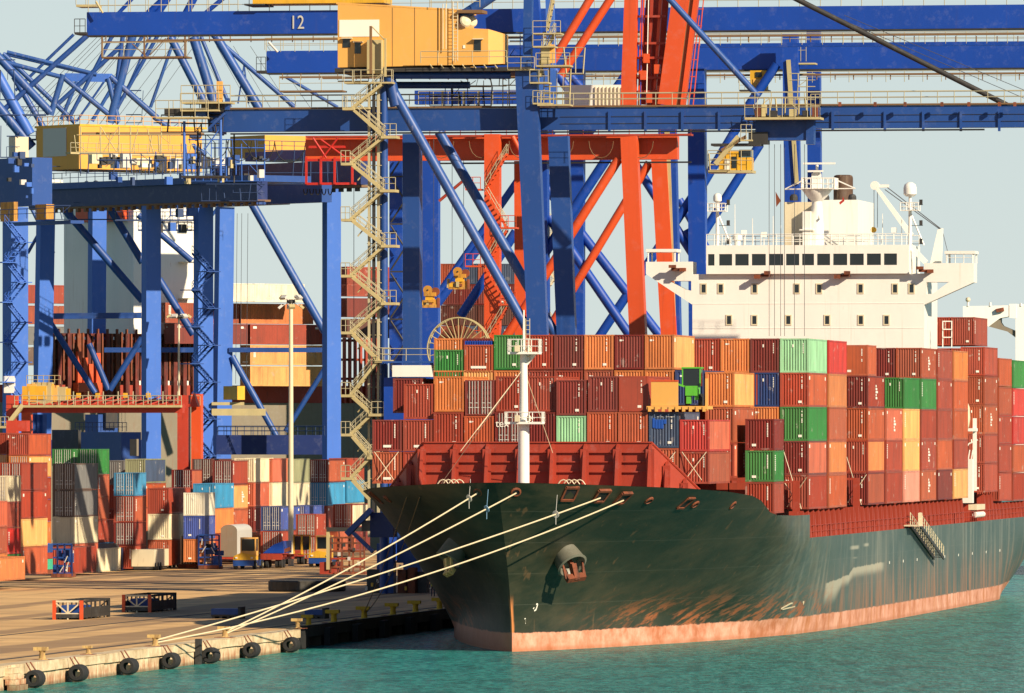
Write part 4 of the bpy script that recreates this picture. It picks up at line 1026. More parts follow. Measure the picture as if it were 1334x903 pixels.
    c0, c1 = B_(1220, 298), B_(1207, 345); m = MB(); m.prism([(c0.x-.35,BUU+4,c0.z),(c0.x+.15,BUU+4,c0.z+.15),(c1.x+1.0,BUU+4,c1.z-.2),(c1.x-.2,BUU+4,c1.z-.2)],(0,.8,0)); ship.part('crane_post', m, 'white', local=True)
    m = MB(); m.tube((a.x+1,BUU+5,a.z),(c0.x,BUU+5,c0.z),.045,4); m.tube((a.x+1,BUU+5,a.z-.4),(c0.x,BUU+5,c0.z-.1),.045,4); m.tube((c0.x,BUU+5,c0.z),(c0.x+.9,BUU+5,c1.z),.03,4)
    for dx in (0,.35): m.tube((a.x+dx-.1,BUU+5,a.z),(a.x+dx-.1,BUU+5,B_(1130,295).z),.03,4)
    ship.part('crane_wire', m, 'cable', local=True)
    c = B_(1130, 298); m = MB(); m.lathe((c.x,BUU+4.8,c.z),[(.3,0),(.3,.4)],10,Vector((0,1,0))); ship.part('hook_block', m, 'yellow2', local=True)
    m = MB(); a, b = B_(1184, 320), B_(1205, 342); m.beam((a.x,BUU+1,a.z),(b.x,BUU+1,b.z),.5,.5,(0,1,0)); ship.part('stair_housing', m, 'white', local=True)
    # free standing side column right of the tower
    a, b = B_(1228, 426), B_(1232, 450); m = MB(); x0 = B_(1219, 430).x+.2
    for k in range(3):
        z = B_(1221, 452).z+k*.8
        for v in (x0, x0+.9): m.box((v,BUU+4,z),(v+.1,BUU+4.1,z+1.0))
        m.box((x0,BUU+4,z+.95),(x0+1.0,BUU+4.15,z+1.05))
    ship.part('ladder_frame', m, 'white', local=True)
bridge()
for pts, mt in ((((1012,250),(1019,262),(1013,270)), 'rust'),):
    a = [B_(*p) for p in pts]; m = MB(); m.prism([(p.x, BUU-1, p.z) for p in a], (0,.03,0)); solo_o = ship.part('ensign', m, mt, local=True)
a = [B_(*p) for p in ((1099,256),(1101,262),(1095,267),(1094,264),(1098,261))]; m = MB(); m.prism([(p.x, BUU-.5, p.z) for p in a], (0,.03,0)); ship.part('signal_flag', m, 'darkred', local=True)
# lifeboat and its white frame on the port side by the tower
def lifeboat():
    u0 = 181.5; p0 = V(1262, 650, 16.0); zt = V(1268, 540, 16.0).z; zb = V(1268, 655, 16.0).z
    m = MB(); m.box((15.3,u0,zb),(16.3,u0+1.2,V(1268,598,16).z)); m.box((15.0,u0+.2,V(1268,598,16).z),(15.5,u0+.6,V(1268,550,16).z)); m.box((16.0,u0+3,zb+1.2),(16.35,u0+3.4,V(1270,545,16).z)); m.box((15.0,u0+2.6,V(1270,562,16).z),(16.4,u0+3.8,V(1270,558,16).z)); ship.part('boat_davit', m, 'white', local=True)
    m = MB(); c = (14.9, u0-1.5, V(1262,545,16).z); m.lathe(c, [(0,-2.2),(.8,-1.9),(1.25,-.8),(1.35,0),(1.25,1.2),(.8,2.2),(0,2.6)], 14, Vector((0,.35,1))); ship.part('lifeboat', m, 'cream', local=True, sm=True)
    c = V(1262, 590, 15.4); m = MB(); m.path([(c.x-.8,c.y,c.z-1.3),(c.x-.6,c.y,c.z),(c.x,c.y,c.z+.9),(c.x+.9,c.y,c.z+1.3)], .08, 6)
    for k in range(5): m.path([(c.x-.7+k*.3,c.y,c.z-1.0),(c.x-.5+k*.3,c.y,c.z+.3)], .06, 5)
    ship.part('davit_hoop', m, 'white', local=True)
    m = MB(); m.box((15.4, 186, V(1275,664,16).z), (16.25, 193.5, V(1275,657,16).z)); ship.part('raft_canister', m, 'cream', local=True)
    for u in (186.5, 188.5, 190.5, 192.5): m = MB(); m.lathe((16.0,u,8.9),[(.26,0),(.3,.15),(.3,1.1),(.26,1.25)],10,Vector((0,1,0))); ship.part('life_raft', m, 'white', local=True)
lifeboat()
# gangway hanging on the port side
def gangway():
    a = V(1188, 684, 16.4); b = V(1219, 727, 16.4); v0, v1 = 16.25, 17.15
    m = MB(); d = Vector((0, b.y-a.y, b.z-a.z)); L = d.length
    for v in (v0, v1): m.beam((v, a.y, a.z), (v, b.y, b.z), .35, .1, (1,0,0))
    n = 22
    for i in range(n):
        p = Vector((0,a.y,a.z)).lerp(Vector((0,b.y,b.z)), (i+.5)/n); m.box((v0+.05, p.y-.14, p.z-.03), (v1-.05, p.y+.14, p.z+.03))
    g = ship.part('gangway', m, 'steel', local=True)
    for v in (v0, v1):
        m = MB()
        for i in range(12):
            p = Vector((v,a.y,a.z)).lerp(Vector((v,b.y,b.z)), i/11); m.tube(p, p+Vector((0,0,1.15)), .045, 5)
        for h in (.6, 1.15): m.tube((v,a.y,a.z+h),(v,b.y,b.z+h),.045,5)
        ship.part('gangway_rail', m, 'cream', g, local=True)
    m = MB(); m.box((15.9, a.y-2.6, a.z-.1), (17.4, a.y+.3, a.z+.03)); handrail(m, (17.3,a.y-2.6,a.z), (17.3,a.y+.2,a.z), 1.1, 4, .045); ship.part('gangway_platform', m, 'cream', g, local=True)
gangway()
# ---------------------------------------------------------------- mooring ropes
def rope(a, b, sag, label, r=.058, mat='rope', disc=None, group='mooring ropes of the green ship'):
    n = 26; pts = [a.lerp(b, i/n)-UP*(sag*4*(i/n)*(1-i/n)) for i in range(n+1)]
    m = MB().path(pts, r, 6); o = solo('mooring_rope', m, mat, label, 'rope', base=b, group=group)
    return pts
def hp(x, y): l = hull_pt(x, y, 16.5); return ship.M @ (l+hull_n(l)*.15)
b3 = W(V1-.8, u_at(293, V1-.8), QZ+.45); b2 = W(V1-.8, u_at(202, V1-.8), QZ+.45)
pA = rope(hp(623,641), b3, .35, 'uppermost of the four thick cream mooring ropes, leaving the bow left of the stem')
pB = rope(hp(672,641), b3+Vector((.1,0,-.1)), .3, 'second of the four cream mooring ropes, carrying a blue disc')
pC = rope(hp(781,647), b2, .4, 'third cream mooring rope, from a hull opening right of the stem')
pD = rope(hp(811,650), b2+Vector((.1,0,-.15)), 1.1, 'lowest and most slack of the four cream mooring ropes')
def disc(p, d, mat, label, s_=1.0):
    m = MB().lathe(p-d*.03, [(.1,0),(.3*s_,.01),(.3*s_,.05),(.1,.06)], 16, d); m.tube(p, p-UP*.8*s_, .03, 4); m.tube(p, p+UP*1.5+F1.A*.7, .02, 4)
    solo('rat_guard', m, mat, label, 'rat guard', p, group='rat guards on the mooring ropes')
def at_x(pts, x):
    for a, b in zip(pts[:-1], pts[1:]):
        xa = 667+F*a.x/a.y; xb = 667+F*b.x/b.y
        if (xa-x)*(xb-x) <= 0: return a.lerp(b, (x-xa)/(xb-xa)), (b-a).normalized()
for pts, x, mt, l in ((pA, 611, 'galv', 'grey rat guard on the uppermost mooring rope near the bow'), (pB, 634, 'lightblue', 'pale blue rat guard on the second mooring rope'), (pC, 724, 'galv', 'grey rat guard on the third mooring rope, right of the stem')):
    r_ = at_x(pts, x); disc(r_[0], r_[1], mt, l)
y4 = W(V2-.9, u_at(474.5, V2-.9), QZ+.6)
for x, l in ((531, 'thin brown rope hanging from the shaded bow to a yellow bollard, left of the pair'), (548, 'thin brown rope hanging from the shaded bow to a yellow bollard, right of the pair')):
    rope(hp(x, 646), y4+F1.T*(.2 if x > 540 else 0), .5 if x < 540 else 1.2, l, .04, 'walk', group='thin ropes of the bow')
# ---------------------------------------------------------------- ship-to-shore cranes on our quay
def X1(x, y, u): return ship.M @ U(x, y, u)
def Yu(x, u): return X1(x, 300, u).y
def mpx(px, x, u): return px*Yu(x, u)/F
class Crane(Thing):
    def m(s, name, p, q, wpx, d, mat, u, u2=None, w2=None, parent=None):
        a, b = X1(*p, u), X1(*q, u if u2 is None else u2)
        w = mpx(wpx, p[0], u); return s.part(name, MB().beam(a, b, w, d, F1.A, mpx(w2, q[0], u) if w2 else None, None), mat, parent)
    def t(s, name, p, q, rpx, mat, u, u2=None, parent=None):
        a, b = X1(*p, u), X1(*q, u if u2 is None else u2); return s.part(name, MB().tube(a, b, mpx(rpx, p[0], u), 14), mat, parent, sm=True)
    def g(s, name, x0, x1, yt, yb, u, d, mat, slope=0, parent=None):     # girder box along T, top/bottom rows taken at x0
        a, b = X1(x0, yt, u), X1(x0, yb, u); L = (X1(x1, yt, u)-a).dot(F1.T); h = a.z-b.z
        c = a+F1.T*(L/2)+F1.A*(d/2)-UP*(h/2); return s.part(name, MB().obox(c, F1.T*L/2, F1.A*d/2, UP*h/2), mat, parent)
    def rail(s, x0, x1, y, u, h=1.1, mat='rail', name='handrail', step=1.6):
        a, b = X1(x0, y, u), X1(x1, y, u); b.z = a.z; return s.part(name, handrail(MB(), a, b, h, max(2, int((b-a).length/step)), .04), mat)
    def bx(s, name, x0, x1, yt, yb, u, d, mat, parent=None): return s.g(name, x0, x1, yt, yb, u, d, mat, parent=parent)
QB = lambda x, u: HZ+(CH-QZ)*F/Yu(x, u)      # image row of the quay deck at that plane
# crane A: nearest, low girder right across the picture
uA, uA2 = 148.4, 167.0
A = Crane('quay_crane', 'nearest blue quay crane with an ochre machinery house and a zigzag stair tower', 'quay crane', W(-21, uA, QZ), group='ship to shore cranes')
A.m('leg', (686,92), (716,QB(716,uA)), 28, 1.3, 'blue2', uA, w2=23)
A.m('leg', (728,178), (752,QB(752,uA2)), 26, 1.3, 'blue2', uA2, w2=22)
A.t('leg', (500,100), (500,QB(500,uA)), 5.5, 'blue2', uA)
A.m('leg', (537,175), (538,QB(538,uA2)), 22, 1.6, 'blue2', uA2)
A.t('brace', (512,118), (690,434), 6.5, 'bluet', uA); A.t('brace', (507,100), (516,138), 8, 'blue2', uA); A.t('brace', (572,172), (726,440), 6.5, 'bluet', uA2)
A.t('brace', (664,-20), (514,80), 7, 'bluet', uA); A.t('tie', (512,98.5), (665,98.5), 4.6, 'blue2', uA); A.t('tie', (512,111), (612,111), 4.6, 'blue2', uA+4)
A.g('main_girder', 271, 1352, 143.5, 172, uA+2.2, 1.3, 'blue2'); A.g('main_girder', 271, 1352, 146, 171, uA+11, 1.3, 'blue2')
A.g('end_tie', 271, 276, 144, 172, uA+3.6, 7.3, 'blue2')
for x in (792,839,887,935,1083,1151,1201,1250,1300): A.g('stiffener', x, x+3.2, 145, 171, uA+2.0, .19, 'blue2')
for y in (152, 161): A.g('web_seam', 730, 1350, y, y+.5, uA+2.13, .06, 'steel')
A.g('underside_rail', 300, 1282, 173.5, 175.5, uA+1.8, .5, 'dark')
A.g('walkway', 271, 1352, 140.6, 142.6, uA+2.0, 1.6, 'walk'); A.rail(300, 1352, 140, uA+2.05); A.rail(300, 1352, 139, uA+12, name='far_handrail')
A.g('machinery_deck', 436, 690, 89, 94, uA-1.2, 12, 'steel')
for x in range(560, 645, 14): A.t('deck_bracket', (x,84), (x+4,89), .8, 'tan', uA-1.4)
# machinery house
def a_house():
    u = uA-1; d = 9.0
    a = X1(440, 5, u); def_ = lambda x, y: X1(x, y, u)
    m = MB(); m.prism([def_(440,5), def_(597,14), def_(597,85), def_(440,88)], F1.A*d); h = A.part('machinery_house', m, 'yellow')
    m = MB(); m.prism([def_(597,36), def_(636,38), def_(636,84), def_(597,85)], F1.A*4.0); A.part('annex', m, 'yellow', h) if False else A.part('annex', m, 'yellow')
    p = def_(636,38); q = def_(636,84); m = MB(); o = F1.T*1.3+F1.A*.9; m.prism([p, p+o-UP*.4, q+o+UP*.1, q], F1.A*3.0); A.part('annex_side', m, 'yellow')
    m = MB(); m.prism([def_(438,3), def_(600,12), def_(600,14.5), def_(438,5.5)], F1.A*d); A.part('roof_edge', m, 'yellow')
    for x0,x1,y0,y1,mt,n in ((442,494,26,48,'mark','sign_panel'),(446.5,456,51,62,'glass','house_window'),(462,470,56,70,'glass','house_door'),(617.5,626.5,52,67,'glass','annex_door'),(603,606,59,63,'mark','notice')):
        A.bx(n, x0, x1, y0, y1, u-.06, .05, mt)
        if mt == 'glass': A.bx('door_hood', x0-2, x1+2, y0-2, y0-.6, u-.5, .5, 'cream')
    for x in (511, 540, 570): A.bx('wall_seam', x, x+.5, 10, 86, u-.03, .03, 'walk')
    for x in (576, 580): A.t('roof_ladder', (x+1, 64), (x+12 if False else x+1, 5), .6, 'cream', u-.4)
    m = MB()
    for i in range(16):
        a, b = X1(590, 8+i*4.6, u-.4), X1(596, 8+i*4.6, u-.4); m.tube(a, b, .03, 4)
    for x in (590, 596): m.tube(X1(x, 2, u-.4), X1(x, 80, u-.4), .05, 4)
    A.part('wall_ladder', m, 'cream')
    for x, u2 in ((606, u), (614, u+1)):
        c = X1(x, 28, u2); m = MB().lathe(c, [(.55,0),(.6,.1),(.5,.25),(.15,.4)], 14, (F1.T*.5-F1.A*.7+UP*.25)); A.part('dish_antenna', m, 'cream')
    A.rail(560, 625, 10, u-.2, name='roof_handrail'); A.bx('roof_platform', 596, 628, 13, 17, u-.6, 3, 'walk')
    A.rail(548, 660, 82, u-1.4, mat='rail')
a_house()
# upper pylon, platforms, ladders
A.m('pylon', (689,-20), (687,92), 11, 1.0, 'blue2', uA); A.m('pylon', (716,-20), (720,140), 10, 1.0, 'blue3', uA2)
A.m('hanger', (713,92), (713,125), 26, .5, 'blue3', uA+8)
for x0, x1, y in ((661,696,90),(694,730,43),(694,722,60),(698,742,85),(690,714,107),(694,716,134),(470,512,107),(700,742,136)):
    A.bx('platform', x0, x1, y, y+2, uA-1.2, 2.2, 'tan'); A.rail(x0, x1, y, uA-1.2, 1.15); A.rail(x0, x1, y, uA+.9, 1.15)
def flight(th, p, q, u, mat='tan', wpx=4.2, hr=1.0):
    a, b = X1(*p, u), X1(*q, u); m = MB()
    for k in (0, .9): m.beam(a+F1.A*k, b+F1.A*k, mpx(wpx, p[0], u)*.8, .07, F1.A)
    L = (b-a).length; n = max(3, int(L/.55))
    for i in range(n): c = a.lerp(b, (i+.5)/n)+F1.A*.45; m.obox(c, F1.T*.14, F1.A*.45, UP*.03)
    f = th.part('stair_flight', m, mat)
    m = MB()
    for k in (0, .9):
        m.tube(a+F1.A*k+UP*hr, b+F1.A*k+UP*hr, .035, 4); m.tube(a+F1.A*k+UP*hr*.5, b+F1.A*k+UP*hr*.5, .03, 4)
        for i in range(5): c = a.lerp(b, i/4)+F1.A*k; m.tube(c, c+UP*hr, .03, 4)
    th.part('stair_rail', m, 'rail', f); return f
for p, q in (((702,84),(722,43)),((706,60),(704,100)),((712,40),(720,0))): flight(A, p, q, uA-.5, 'tan', 2.5)
A.bx('equipment_cabinet', 705, 716, 60, 84, uA-.8, .8, 'tan'); A.bx('equipment_cabinet', 716, 722, 58, 82, uA-.6, .6, 'yellow')
# stair tower
def stair_tower():
    u = uA-2.6
    R_ = [(497,110),(500,178),(499,248),(500,320),(500,395),(492,470),(484,540),(482,596)]
    L_ = [(458,141),(456,213),(456,286),(456,359),(456,433),(456,515),(456,566),(456,623)]
    seq = []
    for r, l in zip(R_, L_): seq += [r, l]
    seq.append((480,650))
    for a, b in zip(seq[:-1], seq[1:]): flight(A, a, b, u, 'tan', 4.6)
    for i, (x, y) in enumerate(R_[1:]):
        A.bx('landing', x-4, x+16, y-1, y+2.5, u-.2, 2.0, 'tan'); A.rail(x, x+16, y-1, u-.2, 1.15); A.rail(x, x+16, y-1, u+1.7, 1.15)
    for x, y in L_:
        A.bx('landing', x-12, x+3, y-1, y+2.5, u-.2, 2.0, 'tan'); A.rail(x-12, x, y-1, u-.2, 1.15); A.rail(x-12, x, y-1, u+1.7, 1.15)
    for x, w in ((481,3),(487,3.5),(493,3)): A.m('lift_mast', (x,108), (x,700), w, .4, 'rail' if x != 487 else 'steel', u+1.4)
    for y in range(130, 640, 17): A.bx('mast_tie', 478, 496, y, y+1.0, u+1.3, .5, 'tan')
    for x, y in L_[1:]:
        A.t('landing_strut', (x+10,y+22 if y<600 else y+10), (x+24,y+5), .9, 'tan', u+1.2)
    A.bx('lift_cage', 478, 497, 52, 96, u+.6, 1.6, 'tan'); A.m('jib_post', (483,34), (483,96), 3, .3, 'walk', u); A.t('jib', (484,34), (503,54), .8, 'tan', u); A.m('jib_post', (502,50), (502,100), 2.6, .3, 'tan', u)
    for x0, x1, y in ((448,470,107),(461,510,107),(450,480,140)): A.bx('platform', x0, x1, y, y+2, u, 2, 'tan'); A.rail(x0, x1, y, u, 1.15)
    for x in (444, 452, 458): A.t('festoon_cable', (461,180+x*.1), (461,600), .4, 'cable', u+3) if x == 444 else None
stair_tower()
# landside sill and travelling gear below the ship's bow; box coloured dark for shade
A.m('sill_beam', (452,696), (484,664), 7, .9, 'bluet', uA-14); A.m('sill_beam', (460,694), (486,719), 4, .9, 'bluet', uA-14)
A.bx('sill_box', 482, 512, 668, 700, uA-13, 2.4, 'navyp'); A.bx('sill_plate', 471, 482, 678, 692, uA-13, .4, 'greyhull')
# tangle of light frames, cable runs and ladders about the machinery
def lattice(th, pt, x0, x1, y0, y1, nx, ny, mat, r=.045, diag=True, name='lattice_frame', keep=.62):
    m = MB(); rn = random.Random(int(x0*7+y0)); q = lambda i, j: pt(x0+(x1-x0)*i/nx, y0+(y1-y0)*j/ny)
    for j in range(ny+1):
        if j in (0, ny) or rn.random() < keep:
            a = rn.randint(0, nx//2) if j not in (0, ny) else 0; m.tube(q(a,j), q(nx,j), r*rn.uniform(.6,1.6), 4)
    for i in range(nx+1):
        if rn.random() < keep+.1: m.tube(q(i+rn.uniform(-.3,.3),rn.choice((0,0,.5,1))), q(i+rn.uniform(-.1,.1),ny), r*rn.uniform(.6,1.8), 4)
    if diag:
        for i in range(nx):
            for j in range(ny):
                if rn.random() < .22: m.tube(q(i+(rn.random()<.5),j), q(i+(rn.random()<.5),j+1), r*.8, 4)
    return th.part(name, m, mat)
for x0, x1, y0, y1, nx, ny, mt, du in ((655,700,92,140,5,5,'rail',3),(700,742,88,138,5,6,'tan',1),(726,760,62,96,3,3,'rail',3),(664,684,44,92,3,5,'blue2',2),(600,660,98,112,6,2,'rail',6),(560,640,113,138,8,2,'steel',8),(984,1060,128,152,8,3,'tan',.5),(925,950,200,222,3,3,'tan',-1.4),(1028,1062,96,130,3,4,'rail',3),(210,290,150,172,9,2,'steel',2),(236,292,176,230,5,5,'railb',4),(440,480,96,106,4,2,'tan',1)):
    lattice(A, lambda x, y, d=du: X1(x, y, uA+d), x0, x1, y0, y1, nx, ny, mt)
# cable reel wheel
def reel():
    c = X1(597, 455, uA-2.5); r = mpx(41, 597, uA); t = Thing('cable_reel', 'large spoked cable reel wheel standing above the left containers, in front of the blue legs', 'cable reel', c)
    m = MB(); n = 36; X, Z = F1.T, UP
    pts = [c+(X*math.cos(2*math.pi*i/n)+Z*math.sin(2*math.pi*i/n))*r for i in range(n+1)]
    m.path(pts, .07, 5); t.part('rim', m, 'tan'); m = MB(); m.path([p+F1.A*1.0 for p in pts], .07, 5); t.part('rim', m, 'tan')
    for i in range(28):
        a = 2*math.pi*i/28; d = X*math.cos(a)+Z*math.sin(a); m = MB(); m.tube(c+d*.3, c+d*r, .045, 4); t.part('spoke', m, 'tan')
    m = MB().lathe(c+F1.A*.5, [(.2,-.7),(2.3,-.2),(2.3,.2),(.2,.5)], 24, F1.A); t.part('cable_drum', m, 'rust')
reel()
A.bx('control_box', 511, 560, 476, 491, uA-4, 3.5, 'white'); A.bx('box_base', 500, 548, 492, 560, uA-3, 3, 'blue'); A.bx('platform', 498, 640, 470.5, 473, uA-3.5, 3, 'blue2'); A.rail(498, 560, 470, uA-3.5, 1.15)
# trolley and cab
A.bx('trolley_frame', 984, 1056, 156, 183, uA+.2, 1.5, 'blue2'); A.bx('trolley_frame', 975, 1000, 172, 188, uA-.2, 1.6, 'steel'); A.bx('trolley_leg', 1050, 1060, 156, 188, uA, 1.5, 'blue2')
A.bx('trolley_platform', 970, 1068, 153, 156, uA-1.6, 3, 'tan'); A.rail(970, 1068, 153, uA-1.6, 1.9, step=1.2); A.rail(1056, 1068, 153, uA-1.6, 2.2)
for x, w, h, mt in ((984,7,13,'rust'),(1002,9,8,'steel'),(1028,8,10,'tan'),(1058,6,14,'rust'),(1045,7,8,'steel'),(992,5,16,'tan')): A.bx('winch_box', x, x+w, 152-h, 152, uA-.6, 1.2, mt)
A.bx('cab_floor', 922, 980, 222, 225.5, uA-1.2, 2.6, 'tan'); A.bx('cab_roof', 926, 990, 187, 190, uA-1.2, 2.6, 'steel')
A.bx('driver_cab', 936, 962, 197, 222, uA-.9, 2.2, 'yellow2'); A.bx('cab_window', 953, 959, 204, 219, uA-.95, .06, 'glass'); A.bx('cab_window', 963, 978, 195, 204, uA-.9, 2, 'glass'); A.bx('cab_window', 944, 951, 207, 221, uA-.95, .06, 'mark'); A.bx('cab_side', 962, 978, 205, 222, uA-.8, 2, 'yellow2')
A.rail(922, 980, 222, uA-1.25, 1.9, mat='rail', step=.9); A.m('cab_arm', (932,214), (962,178), 6, .4, 'tan', uA-1.3); A.m('cab_arm', (940,196), (972,178), 4, .4, 'walk', uA-1.3)
A.rail(965, 979, 183, uA-1.6, 1.5, step=.5); A.bx('ladder_top', 964, 980, 182, 184, uA-1.6, .5, 'tan')
for x in (1002,1009,1017,1022,1035,1048): A.t('hoist_rope', (x,188), (x,438), .35, 'cable', uA+1)
A.t('forestay', (1020,-10), (1312,137), 3.6, 'steel', uA+3); A.t('forestay', (866,-8), (988,126), 4.2, 'bluet', uA+3)
A.t('stay_cable', (1060,10), (1334,128), .4, 'cable', uA+6); A.t('stay_cable', (1100,20), (1345,122), .4, 'cable', uA+9)
for x in (1092,1138,1177,1225,1300,1320,1260): A.bx('lamp_box', x, x+3.5, 133, 138.5, uA+.8, .4, 'rust')
# landside end platforms of crane A
for x0, x1, y in ((203,271,152.5),(236,300,133),(235,285,143)): A.bx('platform', x0, x1, y, y+2.2, uA-.5, 2.4, 'tan'); A.rail(x0, x1, y, uA-.5, 1.6, step=1.2); A.rail(x0, x1, y, uA+1.8, 1.6)
A.bx('electrical_house', 214, 252, 141, 151, uA, 1.6, 'steel'); A.bx('electrical_house', 255, 268, 141, 151, uA+.2, 1.6, 'blue2'); A.bx('tan_pillar', 282, 289, 106, 141, uA, .6, 'yellow'); A.bx('blue_post', 293, 298, 128, 143, uA, .6, 'blue2'); A.bx('machine_box', 262, 290, 133, 142, uA, 2, 'steel')
A.t('hanging_post', (240,158), (240,236), 1.8, 'blue3', uA+1); A.t('hanging_post', (287.5,156), (287.5,238), 1.8, 'blue3', uA+1); A.t('hanging_post', (257.5,170), (257.5,232), 1.1, 'steel', uA+6); A.t('hanging_post', (305,175), (305,238), 1.1, 'steel', uA+6)
A.bx('hanging_deck', 236, 292, 229, 231.5, uA, 3, 'steel'); A.m('knee_brace', (272,168), (293,148), 3, .4, 'blue2', uA); A.t('hanging_brace', (266,196), (288,165), .8, 'blue3', uA+1)
# cranes P and Q: tall twins
def tall(th, uN, uF, yt, yb, x0, xe, legs, mt='blue', tops=True):
    th.g('main_girder', x0, xe, yt, yb, uN+3, 1.6, mt); th.g('main_girder', x0+12, xe, yt+1, yb-1, uN+13, 1.6, mt)
    th.g('girder_flange', x0, xe, yb+.3, yb+1.8, uN+2.8, 2.0, 'steel')
uPn, uPf, uQn, uQf = u_at(881,-21), u_at(913,-21), u_at(1038,-21), u_at(1067,-21)
Pc = Crane('quay_crane', 'tall blue quay crane numbered 12, its girder crossing the top of the picture', 'quay crane', W(-21, uPn, QZ), group='ship to shore cranes')
tall(Pc, uPn, uPf, 16, 46, 113, 1420, None)
Qc = Crane('quay_crane', 'farthest blue quay crane, its girder just below the girder numbered 12', 'quay crane', W(-21, uQn, QZ), group='ship to shore cranes')
tall(Qc, uQn, uQf, 66.5, 95, 347, 1420, None)
lettering(Pc, '12', 2.05, X1(387, 30, uPn+2.9), F1.T, -F1.A, 'panel', sx=.8)
for c, uN, yb, x0 in ((Pc, uPn, 47, 130), (Qc, uQn, 96, 360)):
    for xa in range(x0+8, 1334, 27 if c is Pc else 24):
        c.t('rail_bracket', (xa, yb), (xa, yb+8), .7, 'walk', uN+2)
    c.g('trolley_rail', x0+60, 1420, yb+4.5, yb+7, uN+1.8, .5, 'walk')
    c.rail(x0-15, 1420, yb-31, uN+3, 1.4, step=2.2); c.g('service_pipe', 640, 1400, yb+12 if c is Pc else yb+3, yb+17 if c is Pc else yb+5, uN+12, .6, 'blue' if c is Pc else 'walk')
    for xa in (1083, 1180, 1230, 1320) if c is Pc else (1095, 1165, 1230, 1320): c.m('girder_lug', (xa, yb-38), (xa, yb-30), 18, 1.0, 'blue', uN+4)
    c.rail(700, 1420, yb+14, uN+12, 1.3, step=2.2)
Pc.m('leg', (868,100), (884,QB(884,uPn)), 22, 1.6, 'blue', uPn); Pc.m('cable_channel', (869,172), (878,440), 6.5, .2, 'tan', uPn-1.0)
Pc.m('leg', (908,90), (911,QB(911,uPf)), 22, 1.8, 'blue', uPf); Pc.m('leg', (703,60), (708,QB(708,uPn)), 20, 1.6, 'blue', uPn); Pc.m('leg', (752,90), (751,QB(751,uPf)), 19, 1.6, 'blue', uPf)
Pc.m('upper_leg', (694,-20), (703,100), 14, 1.2, 'blue', uPn); 
for p, q, r, u in (((715,283),(880,524),6.2,uPn),((690,216),(877,460),6.2,uPf),((812,190),(905,335),6,uPf),((690,360),(800,192),6.5,uPn),((775,447),(905,252),6,uPf),((705,250),(785,150),6,uPf),((600,412),(672,302),6.2,uPf),((893,300),(935,372),5.5,uPf),((720,98),(700,150),6,uPn),((745,100),(790,150),5,uPn),((700,60),(750,130),6,uPn),((818,95),(790,135),7,uPn)):
    Pc.t('brace', p, q, r, 'blue', u)
Qc.m('leg', (1030,45), (1039,QB(1039,uQn)), 20, 1.6, 'blue', uQn); Qc.m('cable_channel', (1027,78), (1038,240), 5.5, .2, 'tan', uQn-1.0); Qc.m('leg', (1060,30), (1065,QB(1065,uQf)), 17, 1.6, 'blue', uQf)
Qc.m('leg', (562,205), (561,QB(561,uQn)), 21, 1.6, 'blue', uQn); Qc.m('leg', (517,180), (517,QB(517,uQf)), 17, 1.6, 'blue', uQf); Qc.m('leg', (905,150), (905,QB(905,uQf)), 12, 1.2, 'blue', uQf)
for p, q, r, u in (((1012,84),(975,138),6,uQn),((978,136),(916,240),6,uQn),((990,188),(900,330),6,uQn),((885,260),(930,340),5,uQn),((570,395),(640,300),6,uQf),((720,170),(560,400),5,uQf)): Qc.t('brace', p, q, r, 'blue', u)
for y in range(200, 470, 62): Qc.t('lattice_brace', (509,y+28), (527,y), 1.2, 'steel', uQf-2); Qc.t('lattice_brace', (509,y+32), (527,y+60), 1.2, 'steel', uQf-2); Qc.bx('lattice_tie', 508, 528, y+29, y+31, uQf-2, .3, 'steel')
for k in range(6):   # stairs seen between crane legs
    y = 235+k*32; flight(Qc, (700 if k % 2 else 722, y), (722 if k % 2 else 700, y+32), uQn+5, 'cream', 2.2)
Qc.bx('driver_cab', 977, 998, 92, 117, uQn+1, 2, 'yellow2'); Qc.bx('cab_window', 984, 992, 94, 101, uQn+.9, .06, 'glass'); Qc.bx('cab_door', 981, 992, 103, 116, uQn+.9, .06, 'yellow'); Qc.bx('cab_platform', 963, 1000, 117, 119, uQn, 3, 'steel'); Qc.rail(963, 978, 117, uQn, 1.1)
Qc.bx('platform', 1038, 1062, 82, 84, uQn, 2, 'tan'); Qc.rail(1036, 1050, 80, uQn, 2.6, step=.8)
# crane P landside gear, left top
Pc.bx('basket_floor', 132, 243, 74, 76, uPn+1, 3, 'walk'); Pc.bx('basket_top', 132, 243, 54, 56, uPn+1, .4, 'walk'); Pc.rail(134, 243, 74, uPn+1, 1.5, step=1.9)
for x in (133, 188, 241): Pc.m('basket_post', (x,48), (x,75), 2, .2, 'walk', uPn+1)
Pc.t('basket_brace', (172,57), (190,73), .7, 'walk', uPn+1); Pc.t('basket_brace', (216,50), (195,72), .7, 'walk', uPn+1)
Pc.bx('end_platform', 97, 112, 42, 45, uPn+2, 3, 'steel'); Pc.rail(97, 111, 43, uPn+2, 1.5, mat='steel', step=.7); Pc.rail(130, 310, 16, uPn+3, 1.5)
Pc.rail(99, 125, 6, uPn+3, 1.2, name='top_rail'); Pc.bx('end_platform', 99, 125, 6, 9, uPn+3, 3, 'tan'); Pc.t('curved_pipe', (125,2), (134,17), 1.3, 'tan', uPn+2); Pc.bx('house_edge', 329, 500, -6, 5, uPn+2, 5, 'yellow2'); Pc.bx('house_base', 318, 345, 5, 7, uPn+2, 5, 'steel')
for p, q, r in (((170,40),(245,-30),5),((205,18),(230,-20),5),((240,22),(262,-20),5),((262,22),(300,-10),3),((150,22),(180,-10),2.5)): Pc.t('backstay', p, q, r, 'blue', uPn+6)
